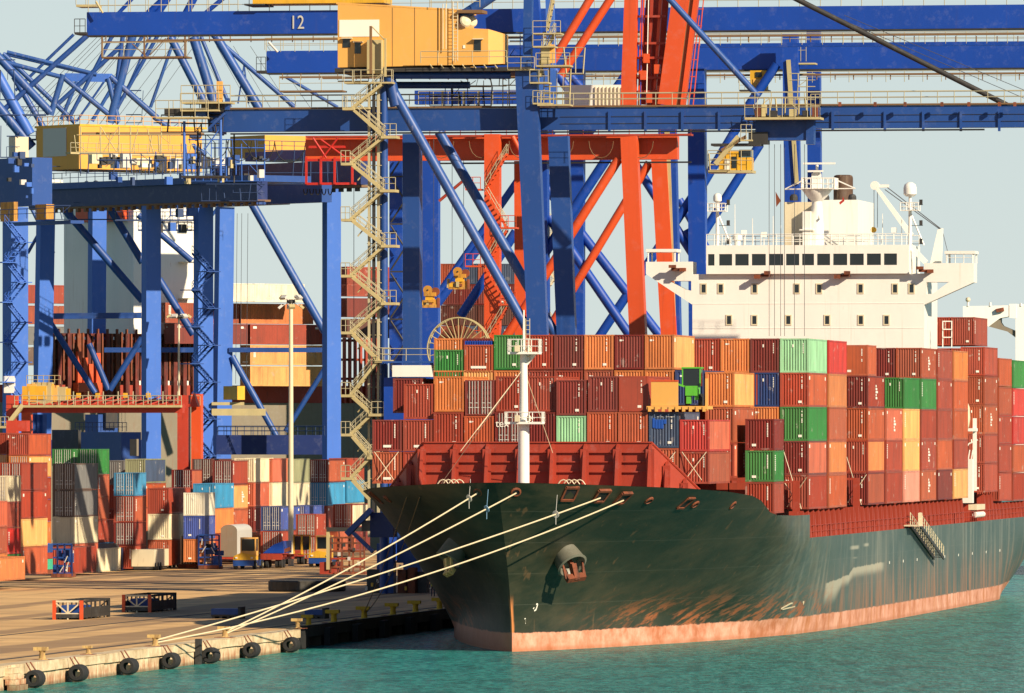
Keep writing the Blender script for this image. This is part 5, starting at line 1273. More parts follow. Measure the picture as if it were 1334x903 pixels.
Qc.bx('basket_floor', 364, 446, 118, 120, uQn+1, 3, 'walk'); Qc.rail(364, 446, 118, uQn+1, 1.7, step=2); Qc.bx('basket_top', 364, 446, 100, 102, uQn+1, .4, 'walk'); Qc.rail(347, 440, 68, uQn+3, 1.6)
Qc.bx('end_platform', 334, 346, 92, 95, uQn+2, 3, 'steel'); Qc.rail(334, 346, 92, uQn+2, 1.6, mat='steel', step=.7); Qc.t('curved_pipe', (350,55), (362,68), 1.5, 'galv', uQn+2)
Qc.bx('lower_frame', 540, 700, 118, 136, uQn+2, 1.5, 'blue'); Qc.rail(545, 700, 136, uQn+1, 1.5)
for x in (575, 603, 622): Qc.bx('frame_post', x, x+2.5, 118, 140, uQn+1, .4, 'steel')
# red crane, boom raised
uRn, uRf = u_at(842,-21), u_at(880,-21)
Rc = Crane('quay_crane', 'orange red quay crane with its boom raised, standing between the blue cranes', 'quay crane', W(-21, uRn, QZ), group='ship to shore cranes')
Rc.g('main_girder', 398, 882, 182, 210, uRn+2, 1.6, 'red'); Rc.g('main_girder', 398, 882, 180, 206, uRn+10, 1.6, 'red'); Rc.g('walkway', 398, 900, 177, 179.5, uRn, 1.8, 'red2'); Rc.rail(560, 900, 177, uRn, 1.1, mat='red2'); Rc.g('underside_rail', 560, 900, 212, 214, uRn+1.5, .5, 'dark')
Rc.m('leg', (820,178), (846,QB(846,uRn)), 21, 1.6, 'red', uRn, w2=21); Rc.m('leg', (858,180), (890,QB(890,uRf)), 20, 1.6, 'red', uRf, w2=21)
Rc.m('leg', (642,175), (642,QB(642,uRn)), 20, 1.4, 'red', uRn); Rc.m('leg', (678,210), (680,QB(680,uRf)), 14, 1.4, 'red', uRf)
Rc.t('brace', (806,207), (640,470), 6, 'red', uRn); Rc.t('brace', (846,212), (690,470), 5.5, 'red', uRf); Rc.t('brace', (814,-30), (731,98), 5.5, 'red', uRn+1); Rc.t('brace', (785,-28), (720,80), 5.5, 'red', uRn)
for i, (y) in enumerate((200, 250, 300, 350, 400)):
    flight(Rc, (632 if i % 2 else 660, y), (660 if i % 2 else 632, y+48), uRn-1.5, 'red', 2.6); x = 606 if i % 2 == 0 else 652
    Rc.bx('landing', x, x+20, y+46, y+48, uRn-1.6, 2, 'red'); Rc.rail(x, x+20, y+46, uRn-1.6, 1.2, mat='red')
Rc.t('brace', (668,178), (700,240), 3, 'red', uRn); Rc.t('brace', (604,235), (572,262), 2, 'red2', uRn)
# raised boom: two box girders with gear between
Rc.m('boom_girder', (819,137), (823,-30), 19, 1.4, 'red', uRn+2, w2=15); Rc.m('boom_girder', (869,137), (891,-30), 23, 1.4, 'red', uRn+2, w2=21); Rc.m('boom_edge', (884,137), (905,-30), 7, .8, 'walk', uRn+2.6); Rc.m('boom_edge', (890,137), (911,-30), 6, 1.0, 'red', uRn+2.4)
for x0, x1 in ((833,838),(845,850),(852,862)): Rc.m('boom_rod', (x0,137), (x1,-20), 4, .5, 'red2' if x0 == 845 else 'red', uRn+3)
Rc.m('boom_inner_plate', (846,137), (858,-20), 30, .2, 'red2', uRn+5)
for y in (20, 55, 74, 100, 118): Rc.bx('boom_cross_tie', 830, 866, y, y+3, uRn+2.2, .5, 'red2')
for x, y in ((838,70),(852,84),(834,92),(856,112),(842,122)): Rc.bx('boom_gear', x, x+7, y, y+12, uRn+1.6, .8, 'red')
for x in (834, 842): Rc.t('boom_pipe', (x,137), (x+3,-10), .7, 'mark' if x == 842 else 'blue', uRn+1.9)
m = MB()
for a, b in (((897,137),(911,20)),((903,137),(917,-5))): m.tube(X1(*a,uRn+2), X1(*b,uRn+2), .06, 5)
for i in range(6): m.tube(X1(897+i*2.6,122-i*22,uRn+2), X1(904+i*2.6,122-i*22,uRn+2), .05, 5)
Rc.part('boom_ladder', m, 'red')
Rc.bx('machinery_house', 735, 812, 111, 138, uRn+12, 5, 'white'); Rc.rail(735, 812, 111, uRn+12, 1.1, mat='rail')
for x in range(775, 812, 5): Rc.bx('house_rib', x, x+1, 113, 137, uRn+11.8, .19, 'cream')
# spreader of the red crane at its landside end
for x0, x1, y in ((398,462,207),(398,462,238),(402,448,190)): Rc.bx('spreader_bar', x0, x1, y, y+3, uRn-1, 1, 'darkred')
for x in (399, 418, 436, 459): Rc.m('spreader_post', (x,205), (x,240), 2.6, .3, 'darkred', uRn-1)
for a, b in (((408,180),(425,206)),((440,180),(420,206)),((418,182),(450,205))): Rc.t('spreader_brace', a, b, 1.3, 'darkred', uRn-1)
for k in range(5):
    m = MB(); pts = [X1(398+k*8+2.6*math.cos(t), 246+8*math.sin(t), uRn) for t in [math.pi*i/8 for i in range(9)]]; m.path(pts, .06, 4); Rc.part('festoon_loop', m, 'black')
for k in range(6):
    m = MB(); x = 575+k*52; pts = [X1(x+16*math.cos(t), 184+22*math.sin(t), uRn-.5) for t in [math.pi*i/8 for i in range(9)]]; m.path(pts, .04, 4); Rc.part('festoon_loop', m, 'walk')
# yellow head blocks hanging behind the legs
for x, y, u, l in ((545, 371, uRn-4, 'yellow head block hanging beside the blue legs, left of the spoked reel'), (584, 347, uRn+6, 'yellow head block hanging above the spoked cable reel')):
    t = Crane('head_block', l, 'head block', X1(x, y+30, u)); w = mpx(1, x, u)
    t.part('sheave_plate', MB().lathe(X1(x+12, y+7, u), [(6*w,0),(6*w,.25)], 18, F1.A), 'rustyel'); t.part('sheave', MB().lathe(X1(x+22, y+9, u+.3), [(5.5*w,0),(5.5*w,.3)], 18, F1.A), 'rust')
    t.part('hub', MB().lathe(X1(x+12, y+7, u-.06), [(1.2*w,0),(1.2*w,.1)], 10, F1.A), 'steel')
    for a_, b_, c_, d_, mt, n_ in ((7,22,10,15,'rustyel','yoke'),(9,19,15,20,'yellow2','yoke'),(3,20,20,23,'rustyel','frame'),(0,25,26,30,'rustyel','frame'),(1,6,22,27,'yellow2','twist_box'),(10,14,20,27,'tan','twist_box'),(18,24,19,29,'rustyel','twist_box'),(7,9,22,27,'steel','gap_plate'),(14,18,23,26,'rust','gap_plate'),(24,26,17,30,'rust','end_post'),(-2,0,16,28,'tan','end_post')):
        t.bx(n_, x+a_, x+b_, y+c_, y+d_, u-.2-random.uniform(0,.2), 1, mt)
    for k in (5, 20): t.t('hoist_rope', (x+k,y+4), (x+k,180), .35, 'cable', u)
# ---------------------------------------------------------------- the far terminal: cranes 08 and 11, ship, stacks
class Crane2(Thing):
    def m(s, name, p, q, w, d, mat, sc, sc2=None, w2=None): return s.part(name, MB().beam(P(*p, sc), P(*q, sc2 or sc), w, d, F2.A, w2), mat)
    def t(s, name, p, q, rpx, mat, sc, sc2=None): return s.part(name, MB().tube(P(*p, sc), P(*q, sc2 or sc), rpx/sc, 12), mat, sm=True)
    def ob(s, name, x, y, sc, lt, ln, h, mat, ct=0, cn=0):   # front vertical edge top at pixel; extends lt along -T (left, away) and ln along A (right, away)
        a = P(x, y, sc)+F2.T*ct+F2.A*cn; c = a-F2.T*lt/2+F2.A*ln/2-UP*h/2; return s.part(name, MB().obox(c, F2.T*lt/2, F2.A*ln/2, UP*h/2), mat)
    def rl(s, x, y, sc, along, L, h=1.2, mat='railb', name='handrail'): a = P(x, y, sc); return s.part(name, handrail(MB(), a, a+along*L, h, max(2, int(L/2)), .045), mat)
s8, s11 = 10.0, 9.8
gy = lambda s: HZ+(CH-QZ)*s
C8 = Crane2('quay_crane', 'blue quay crane numbered 08 with an ochre machinery house at far left', 'quay crane', P(120, gy(s8), s8), F2, group='cranes of the far terminal')
for x0, x1, top, sc in ((60, 52, 262, 9.75),(127,124,262,9.55),(197,197,252,10.1)): C8.m('leg', (x0,top), (x1,gy(sc)), 1.1, 2.3, 'blue3', sc)
C8.m('leg', (265,250), (265,gy(9.9)), 1.1, 2.4, 'blue3', 9.9)
# girder with the number: face along T, its shade put into a navy colour
C8.ob('main_girder', 335, 236, 10.3, 52, 1.6, 2.35, 'navyp'); C8.ob('main_girder', 345, 238, 10.15, 52, 1.6, 2.35, 'blue2', cn=9)
C8.ob('girder_flange', 336, 260, 10.3, 52, 2.0, .25, 'walk')
for k in range(28): C8.ob('flange_bracket', 336, 262.6, 10.3, .5, .5, .5, 'walk', ct=-1.8*k-1)
lettering(C8, '08', 3.1, P(122, 247.5, 9.98)-F2.A*.4, F2.T, -F2.A, 'panel', sx=1.35)
C8.ob('upper_deck', 330, 228, 10.3, 50, 9, .8, 'blue2'); C8.rl(30, 228, 10.0, F2.A, 9); 
m = MB(); a = P(335, 228, 10.28)
C8.part('deck_rail', handrail(MB(), a, a-F2.T*50, 1.3, 26, .045), 'railb')
C8.ob('machinery_house', 103, 164, 10.0, 10, 19.5, 5.6, 'ochre'); C8.ob('house_roof_edge', 104, 161.5, 10.0, 10.6, 20.2, .28, 'yellow2')
c = P(103, 164, 10.0); m = MB(); m.obox(c-F2.T*5.6-F2.A*.05-UP*2.0, F2.T*2.7, F2.A*.04, UP*1.85); C8.part('sign_panel', m, 'panel')
a = P(104, 161.5, 10.0); C8.part('roof_handrail', handrail(handrail(MB(), a, a-F2.T*10, 1.15, 8, .045), a, a+F2.A*20, 1.15, 14, .045), 'yellow')
C8.rl(92, 198, 10.1, F2.A, 20, 1.2, 'rail'); C8.ob('house_walkway', 92, 198, 10.1, 1.2, 20, .25, 'tan')
for x in (105, 131, 155, 170, 210): C8.t('walkway_post', (x,165), (x,199), .9, 'tan', 10.15)
for a, b in (((131,165),(152,198)),((155,165),(135,198)),((180,168),(172,198)),((192,168),(200,200))): C8.t('walkway_brace', a, b, .7, 'tan', 10.15)
C8.ob('brown_beam', 262, 173, 10.2, .6, 0.5, .35, 'walk'); C8.part('rail_beam', MB().beam(P(107,174,10.15), P(262,173.5,10.1), .3, .3, F2.A), 'walk')
for x, y, w_, h_, mt in ((120,201,1.6,1.2,'cream'),(140,204,2,1.0,'steel'),(160,200,1.4,1.8,'galv'),(178,206,2.4,.9,'cream'),(205,204,1.5,1.8,'steel'),(228,206,2.5,1.3,'galv'),(245,200,1.6,2.0,'blue3'),(262,204,1.4,1.4,'steel'),(280,206,2,1,'galv'),(150,214,2.2,.5,'mark'),(185,213,1.8,.5,'mark'),(60,234,2.6,.35,'mark')):
    C8.ob('deck_equipment', x, y, 10.2, w_*.5, w_, h_, mt)
for k in range(16): x = 165+k*9.5; C8.t('deck_post', (x, 196+random.uniform(0,18)), (x, 228), .7, random.choice(('blue3','railb','steel','galv')), 10.25)
# A-frame and trusses (08)
for p, q, r, mt in (((9,68),(126,97),2.6,'bluet'),((-20,74),(82,101),3,'bluet'),((82,97),(66,150),4,'bluet'),((84,102),(155,160),3.5,'bluet'),((141,102),(154,158),3.5,'bluet'),((144,100),(205,154),4,'bluet'),((-4,72),(66,147),5.5,'bluet'),((-4,96),(39,175),7,'blue3'),((-8,132),(42,192),6.5,'bluet'),((160,58),(76,135),3,'blue2'),((115,45),(-5,152),3.6,'blue2'),((146,47),(88,158),2.6,'blue2'),((205,47),(153,140),2.6,'blue2'),((173,46),(143,160),5.5,'bluet'),((160,46),(146,160),3,'blue2'),
  ((78,266),(186,392),5,'blue2'),((140,266),(186,342),5,'blue2'),((60,412),(124,512),4,'blue2'),((185,440),(143,508),4,'blue2'),((116,448),(141,508),4,'blue2'),((160,170),(230,222),3.4,'bluet'),((200,152),(268,202),3.4,'bluet')): C8.t('brace', p, q, r, mt, 9.72 if r == 4 and q[1] > 500 and p[0] < 100 else (9.9 if r != 5 else 9.8))
C8.part('tie_plate', MB().prism([P(84,95.5,9.9),P(142,96,9.9),P(141,107,9.9),P(88,106,9.9)], F2.A*.5), 'blue3')
C8.m('tie_beam', (70,412), (184,411), .75, .9, 'blue2', 9.9); C8.m('tie_beam', (136,456), (262,456), .65, .9, 'blue2', 9.7)
C8.m('portal_beam', (62,585), (192,585), 2.4, 1.4, 'navyp', 9.9)
for dx in (0, 6, 12, 40, 46, 84): C8.t('stay_rope', (128+dx,47), (10+dx*1.4,165), .3, 'cable', 9.7)
# left edge crane
C0 = Crane2('quay_crane', 'partly visible blue quay crane with stairs at the far left edge', 'quay crane', P(15, gy(10.2), 10.2), F2, group='cranes of the far terminal')
C0.m('leg', (20,270), (20,gy(10.2)), 2.0, 2.6, 'blue3', 10.2); C0.ob('main_girder', 42, 205, 10.4, 14, 3.0, 6.0, 'blue2'); C0.ob('cab', 18, 263, 10.5, 3, .6, 2.4, 'rustyel'); C0.ob('electrical_room', 20, 178, 10.3, 1.5, 2, 2.6, 'cream'); C0.ob('driver_cab', 60, 266, 10.5, 2.4, 1.2, 1.9, 'rustyel'); C0.ob('cab_walkway', 92, 287, 10.5, 15, 2, .4, 'blue2'); C0.rl(0, 286, 10.5, F2.T, 14)
def zig(th, xL, xR, y0, y1, dy, sc, mat):
    y = y0; k = 0
    while y < y1:
        a, b = (xL, y), (xR, y+dy)
        if k % 2: a, b = (xR, y), (xL, y+dy)
        pa, pb = P(*a, sc), P(*b, sc); m = MB().beam(pa, pb, .28, .08, F2.A); m.beam(pa+F2.A*.9, pb+F2.A*.9, .28, .08, F2.A); n = int((pb-pa).length/.6)
        for i in range(n): m.obox(pa.lerp(pb,(i+.5)/n)+F2.A*.45, F2.T*.16, F2.A*.45, UP*.04)
        f = th.part('stair_flight', m, mat); m = MB(); m.tube(pa+UP, pb+UP, .04, 4); m.tube(pa+UP*.5, pb+UP*.5, .035, 4)
        for i in range(5): c = pa.lerp(pb, i/4); m.tube(c, c+UP, .035, 4)
        th.part('stair_rail', m, mat, f); y += dy; k += 1
        m = MB().obox(pb, F2.T*1.1, F2.A*1.1, UP*.06); th.part('landing', m, mat)
zig(C0, 6, 26, 290, 600, 26, 10.5, 'blue3'); zig(C8, 250, 272, 330, 600, 24, 10.2, 'blue2')
# crane 11
C11 = Crane2('quay_crane', 'blue quay crane numbered 11, with a dark portal beam right of centre left', 'quay crane', P(360, gy(s11), s11), F2, group='cranes of the far terminal')
C11.m('leg', (293,270), (287,gy(9.7)), 1.1, 2.4, 'blue3', 9.7); C11.m('leg', (432,236), (432,gy(9.9)), 1.1, 2.25, 'blue3', 9.9)
C11.ob('main_girder', 470, 208, 10.1, 34, 1.6, 3.2, 'navyp'); C11.ob('girder_flange', 471, 241, 10.1, 30, 2, .3, 'walk'); C11.ob('machinery_house', 345, 176, 9.8, 8, 16, 2.9, 'ochre'); C11.ob('deck', 400, 195, 10, 14, 6, 1.2, 'blue2'); C11.rl(335, 195, 9.9, F2.A, 12)
for k in range(16): C11.ob('flange_bracket', 471, 244, 10.1, .5, .5, .5, 'steel', ct=-1.8*k-1)
lettering(C11, '11', 2.6, P(362, 224, 9.93)-F2.A*.8, F2.T, -F2.A, 'panel', sx=1.3)
for p, q, r, mt in (((324,258),(423,432),5.4,'bluet'),((302,464),(360,568),4.2,'bluet'),((422,482),(372,562),3.4,'blue2'),((207,364),(252,436),5,'blue2'),((222,48),(270,141),5.2,'bluet'),((252,48),(281,141),6.5,'bluet'),((282,48),(338,142),6,'bluet'),((277,46),(318,82),3,'bluet'),((318,82),(384,140),3,'bluet'),((318,84),(310,135),1,'blue2'),((318,84),(324,135),1,'blue2'),((372,100),(440,140),2.2,'bluet'),((180,280),(250,340),4,'blue2')): C11.t('brace', p, q, r, mt, 9.7)
C11.m('tie_beam', (298,456), (424,456), .62, .9, 'blue2', 9.7); C11.m('portal_beam', (282,579.5), (426,579.5), 2.6, 1.6, 'navyp', 9.8); C11.rl(284, 567, 9.9, F2.T, 24)
C11.part('portal_rail', handrail(MB(), P(283,567,9.8), P(425,567,9.9), 1.1, 16, .045), 'railb')
for xx in (309, 315, 323): C11.t('hoist_rope', (xx,278), (xx-2,500), .3, 'cable', 9.7)
C11.part('spreader', MB().beam(P(276,537,9.9), P(346,537,9.9), .9, 1.2, F2.A), 'tan'); C11.part('spreader_frame', MB().beam(P(276,526,9.9), P(318,526,9.9), .4, 1.2, F2.A), 'tan'); C11.part('head_block', MB().obox(P(305,512,9.9), F2.T*1.6, F2.A*.6, UP*.9), 'yellow2')
C11.ob('lower_platform', 345, 262, 10, 14, 4, .4, 'steel'); C11.part('platform_rail', handrail(MB(), P(270,262,9.9), P(347,262,10), 1.3, 14, .05), 'rail'); C11.ob('yellow_end_box', 336, 243, 10, 1.5, 1, 2.2, 'yellow2'); C11.ob('rope_sheave_frame', 330, 250, 10.1, 12, 2, 1.6, 'blue2')
for x0, x1, y0, y1, nx, ny, mt, sc in ((100,262,176,198,12,2,'tan',10.25),(104,260,200,226,14,3,'railb',10.35),(245,345,182,236,10,5,'blue3',10.3),(262,345,240,262,8,2,'railb',10.3),(0,26,150,205,3,4,'railb',10.3),(0,20,78,130,2,4,'railb',10.0),(190,255,262,300,6,4,'blue2',9.9),(345,440,196,240,8,3,'railb',10.15),(60,92,268,286,3,2,'railb',10.55),(96,150,264,286,6,2,'railb',10.0),(200,255,160,176,5,2,'blue2',9.9),(164,184,118,160,2,4,'railb',9.6)):
    lattice(C8, lambda x, y, s_=sc: P(x, y, s_), x0, x1, y0, y1, nx, ny, mt, .05)
for k in range(30):
    x = random.uniform(100, 345); y = random.uniform(200, 232); C8.ob('deck_equipment', x, y, 10.35, .5, random.uniform(.3,1.2), random.uniform(.3,1.1), random.choice(('steel','railb','blue3','galv','tan','blue2','steel')))
for k in range(12):
    x = random.uniform(0, 42); y = random.uniform(195, 255); C8.ob('deck_equipment', x, y, 10.6, .4, random.uniform(.3,1.0), random.uniform(.3,.9), random.choice(('steel','railb','blue3','galv','blue2')))
for x, w, y in ((278,20,182),(312,16,184),(340,18,184),(378,20,186)):
    pts = [P(x+w*math.cos(t), y+26*math.sin(t), 10.4) for t in [math.pi*i/8 for i in range(9)]]; C8.part('cable_loop', MB().path(pts, .06, 4), 'black')
# second plane of the A-frames, stays and upper walkways, a little farther away
for p, q, r in (((4,70),(136,101),2),((100,106),(80,156),2.6),((4,70),(98,160),3.2),((18,100),(60,172),4),((6,112),(30,172),3),((96,45),(20,118),2),((186,46),(120,158),2.4),((228,48),(196,140),2.2),((262,48),(300,140),2.6),((140,100),(100,158),1.4),((196,48),(150,150),1.4),((196,262),(252,300),2),((252,262),(196,300),2),((262,300),(290,262),2),((225,240),(188,262),2),((70,270),(36,330),2.2),((36,262),(70,330),2.2),((270,440),(292,470),2.4),((264,470),(292,440),2.4)):
    C8.t('brace', p, q, r, 'bluet' if r > 2.1 else 'blue2', 9.45)
for k in range(9): C8.t('stay_rope', (150+k*14, 47), (40+k*17, 168), .28, 'cable', 9.4)
for k in range(5): C8.t('stay_rope', (260+k*22, 60), (300+k*26, 140), .28, 'cable', 9.4)
for x0, x1, y in ((150,252,287),(180,250,300),(20,92,182),(0,60,150),(186,262,178)):
    a, b = P(x0, y, 9.9), P(x1, y, 9.9); C8.part('upper_walkway', MB().beam(a, b, .22, 1.2, F2.A), 'railb'); C8.part('walkway_rail', handrail(MB(), a, b, 1.1, max(3, int((x1-x0)/9)), .05), 'railb')
for x, y in ((205,292),(222,290),(236,292),(196,270),(232,272),(246,270),(300,232),(318,226),(270,226),(286,214)): C8.ob('machinery_box', x, y, 10.0, .6, .9, 1.1, random.choice(('blue2','blue3','steel','railb')))
# far ship, broadside and turned
FS = Crane2('cargo_ship', 'grey hulled container ship seen beyond the far cranes, pale tower at left', 'ship', P(330, 560, 9.4), F2)
c0 = P(330, 525, 9.45); z0 = c0.z
def fsb(name, n0, n1, t0, t1, za, zb, mat, parent=None):
    c = P(330, 525, 9.45); p = Vector((c.x, c.y, 0)); q = p+F2.A*((n0+n1)/2)+F2.T*((t0+t1)/2)+UP*((za+zb)/2)
    return FS.part(name, MB().obox(q, F2.T*(t1-t0)/2, F2.A*(n1-n0)/2, UP*(zb-za)/2), mat, parent)
fsb('hull', -42, 40, -24, 0, -2, z0, 'greyhull'); fsb('deck_rail_band', -42, 40, -24, -.3, z0+.02, z0+2.4, 'red2')
nx = lambda x: (x-330)/(9.45*.8)
fsb('accommodation_tower', nx(182), nx(262), -17.6, -.6, z0, P(1,272,9.4).z, 'white'); fsb('funnel_casing', nx(168), nx(186), -12, -2, P(1,292,9.4).z, P(1,253,9.4).z, 'red'); fsb('tower_top', nx(205), nx(250), -12, -3, P(1,272,9.4).z, P(1,262,9.4).z, 'white')
for y in (300, 345, 392): fsb('tower_balcony', nx(238), nx(250), -.55, .8, P(1,y,9.4).z, P(1,y-1.5,9.4).z, 'cream')
for k in range(18):
    x = 60+k*12; fsb('lashing_post', nx(x), nx(x)+.62, -.25, .25, z0, P(1,437,9.4).z, 'coaming' if k % 4 else 'rust'); fsb('lashing_post', nx(x+6), nx(x+6)+.25, -.1, .3, z0+3, P(1,437+random.uniform(-2,3),9.4).z, 'rust')
    fsb('stanchion', nx(x+2), nx(x+2)+.2, -.3, .1, P(1,440,9.4).z, P(1,431,9.4).z, 'rust')
fsb('hold_bulkhead', nx(60), nx(268), .4-1.4, -.9, z0, P(1,447,9.4).z, 'greyhull')
for y, mt in ((441,'coaming'),(449,'coaming'),(474,'rust'),(495,'coaming')): fsb('lashing_walkway', nx(60), nx(266), -.9, -.26, P(1,y,9.4).z, P(1,y,9.4).z+.45, mt)
for x, y in ((105,460),(112,468),(119,476),(128,462)): fsb('deck_crane_post', nx(x), nx(x)+.7, .4, .9, z0, P(1,y,9.4).z, 'red')
fsb('deck_crane_base', nx(102), nx(132), .3, 1.5, P(1,512,9.4).z, P(1,500,9.4).z, 'red')
for x in range(446, 500, 7): fsb('lashing_post', nx(x), nx(x)+.35, -.25, .15, z0, P(1,440,9.4).z, 'red2')
for y in (445, 470, 495): fsb('lashing_walkway', nx(446), nx(505), -.9, -.26, P(1,y,9.4).z, P(1,y,9.4).z+.35, 'rust')
G3 = 'containers on the far grey ship'
fst = [(326,503,'pale orange'),(326,475.5,'pale orange'),(326,448.5,'rust red'),(314,421.5,'orange')]
for i, (x, yb, c) in enumerate(fst):
    b = P(x, yb, 9.5)-F2.T*CW
    container(b, c, f'{c} container side on beyond the far crane, {["lowest","second lowest","second highest","highest"][i]} of four', G3, F2, h=2.75)
    if i > 1: container(b-F2.T*0-F2.A*12.6, 'brown red' if i == 3 else 'maroon', f'{"brown" if i == 3 else "maroon"} container end on the far ship, left of the {c} one', G3, F2, h=2.75)
b = P(302, 393, 9.55)-F2.T*CW; container(b, 'white', 'long white container on top of the stack on the far ship, above the orange one', G3, F2, h=2.5, mark=False)
for i, (yb, c) in enumerate(((440,'dark brown'),(413,'maroon'),(400-14,'rust red'),(372,'rust red'))):
    container(P(452, yb, 9.5)-F2.T*CW, c, f'{c} container on the far ship right of the pale blue leg, {["lowest","second","third","highest"][i]}', G3, F2, h=2.6, mark=False)
for i in range(4): container(P(32, 395+27*i, 9.2)-F2.T*CW, ['rust red','brown red','grey','brown grey'][i], f'{["highest","second highest","third highest","lowest"][i]} container glimpsed between the leftmost crane and the next leg', G3, F2, h=2.6, mark=False)
nn = 0
for j in range(5):
    for i in range(4):
        nn += 1; c = ['brown red','dark brown','maroon','slate blue','dark brown','maroon'][(i*2+j*3) % 6]  # colours chosen dark to stand in for the shade on this stack
        base = P(574+j*24.4, 370+27*i, 9.6); container(base, c, f'{c} container far behind the cable reel, {ORD[i+1]} tier from the top, {ORD[j+1]} column', 'stack far behind the cable reel', h=2.75, mark=(nn % 2 == 0), side=(j == 4))
m = MB(); a = P(574, 451.5, 9.6); m.obox(a+F1.T*6.3+F1.A*8-UP*13.5, F1.T*6.6, F1.A*8.5, UP*13.4); solo('far_ship_hold', m, 'greyhull', 'grey ship side carrying the dark stack far behind the cable reel', 'ship', Vector((a.x,a.y,0)))
# ---------------------------------------------------------------- container yard at left
YG = 'containers stacked in the yard'
TW = ['top','second from top','third from top','fourth from top','fifth from top','sixth from top','seventh from top']
def column(xs, s, ytop, items, where):
    top = P(xs, ytop, s); z = top.z
    for k, it in enumerate(items):
        c = it[0]; h = it[1]; L = it[2] if len(it) > 2 else 12.19; e = it[3] if len(it) > 3 else 'corr'; cs = it[4] if len(it) > 4 else None
        if z-h < QZ-.35: break
        nxt = z-h-.04; zb = max(z-h, QZ+.02)
        base = Vector((top.x, top.y, zb))-F1.T*CW
        container(base, c, f'{c} container, {TW[k]}, yard stack {where}', YG, L=L, h=h, end=e, colside=cs); z = nxt
q = 6.06
column(9.5, 10.95, 564, [('rust red',S),('pale orange',S,12.19,'door'),('grey',S),('rust red',S),('brown red',S),('maroon',S)], 'at the left edge behind the cream one')
column(37.6, 11.0, 565, [('rust red',S,12.19,'corr','orange brown'),('orange',S,12.19,'door','pale orange'),('rust red',S),('rust red',S),('orange',S),('maroon',S)], 'reaching highest at the left')
column(28.8, 12.5, 603, [('rust red',HC,12.19,'door'),('rust red',HC,12.19,'corr','rust red'),('pale orange',HC),('orange brown',HC)], 'right of the cream container')
column(-8, 13.1, 653, [('salmon',S,q),('brown red',S,q),('orange',S,q)], 'cut by the left edge')
column(9.8, 13.0, 620, [('cream',S,q,'door'),('rust red',S,q),('bright red',S,q),('green',S,q)], 'topped by a cream container at far left')
column(95, 11.25, 585, [('green',S,q,'door'),('maroon',S,q),('rust red',S,q),('rust red',S,q)], 'with a green top, left of its twin')
column(128, 11.3, 585, [('green',HC,q,'door'),('orange brown',S,q,'corr'),('orange brown',S,q),('rust red',S),('light blue',S)], 'with a green top, right of its twin')
column(97, 11.9, 604, [('brown grey',HC,12.19,'door','grey'),('brown grey',HC,12.19,'door','grey'),('cream',HC,12.19,'flat','cream'),('salmon',S,12.19)], 'with two brown grey doored containers')
column(162, 10.8, 600, [('grey',HC),('rust red',HC),('maroon',S),('rust red',S)], 'with a grey corrugated top, left one')
column(189, 10.9, 598, [('grey green',HC,12.19,'corr','slate blue'),('orange brown',HC),('salmon',HC),('rust red',HC)], 'topped blue grey, striped by crane shadows')
column(176, 11.6, 616, [('light blue',S,q,'door'),('rust red',HC,q,'door','orange brown'),('maroon',S,q,'door','rust red'),('rust red',S,q)], 'with light blue doors on top')
column(250, 11.1, 612, [('maroon',HC,q,'door','orange brown'),('orange',HC,q),('rust red',HC,q),('grey',S,q)], 'just right of the red gantry leg')
column(220, 11.5, 636, [('rust red',HC),('cream',HC),('orange brown',HC)], 'second left of the gantry leg, low')
column(276, 10.75, 598, [('dark brown',HC,12.19,'door'),('light blue',HC,12.19,'door'),('maroon',HC),('rust red',HC)], 'with dark brown doors on top')
column(303, 10.9, 600, [('maroon',HC,12.19,'door','rust red'),('orange',HC,12.19,'corr','pale orange'),('orange brown',HC),('rust red',HC)], 'with an orange one below maroon doors')
column(278, 11.15, 630, [('light blue',HC),('orange',HC,12.19,'corr','orange'),('rust red',HC)], 'with a light blue top and orange below')
column(266.5, 11.5, 642, [('white',S,q),('blue',S,q),('orange',S,q)], 'with a small white top beside the light blue')
column(331, 10.8, 597, [('cream',HC),('salmon',HC),('maroon',HC),('rust red',HC)], 'topped cream, left of the light mast')
column(355, 10.7, 597.5, [('salmon',HC,12.19,'corr','salmon'),('cream',HC),('rust red',HC),('maroon',HC)], 'topped salmon, left of the light mast')
column(380, 10.6, 598, [('grey green',HC),('cream',HC),('brown red',HC),('maroon',HC)], 'topped grey green, at the light mast')
column(427, 10.25, 599, [('maroon',HC,12.19,'door','orange brown'),('light blue',HC,12.19,'door'),('rust red',HC),('maroon',HC)], 'with maroon doors over light blue doors')
column(452.5, 10.0, 597, [('rust red',HC),('light blue',HC,12.19,'corr'),('cream',HC),('rust red',HC)], 'rightmost, by the zigzag stairs')
column(366, 11.0, 660, [('navy',HC,12.19,'door','blue'),('rust red',HC,12.19,'door')], 'with navy doors on top')
column(398, 10.7, 659, [('blue',S,12.19,'door'),('maroon',S,12.19,'door')], 'low blue topped, right of the light mast')
column(412, 11.1, 670, [('rust red',S,q,'door'),('rust red',S,q,'door')], 'low one right of the light mast')
column(459, 10.5, 657, [('rust red',HC,12.19,'door','cream'),('maroon',HC,12.19,'door')], 'low rust doors next to the stairs')
column(94, 12.05, 713, [('rust red',HC)], 'standing alone in front of the grey ones')
column(-3, 13.3, 727, [('orange',2.3,12.19,'flat')], 'low orange one at the left edge')
column(127.5, 11.75, 717, [('cream',S)], 'single cream one with a dark tarpaulin roof')
column(160, 11.6, 716, [('navy',2.5,q)], 'single navy one behind the beige box')
column(207, 11.35, 716, [('slate blue',2.5,q)], 'single slate blue one right of the beige box')
column(434, 11.4, 742, [('rust red',2.3,q)], 'in shade behind the ropes near the rusty frames') if False else None
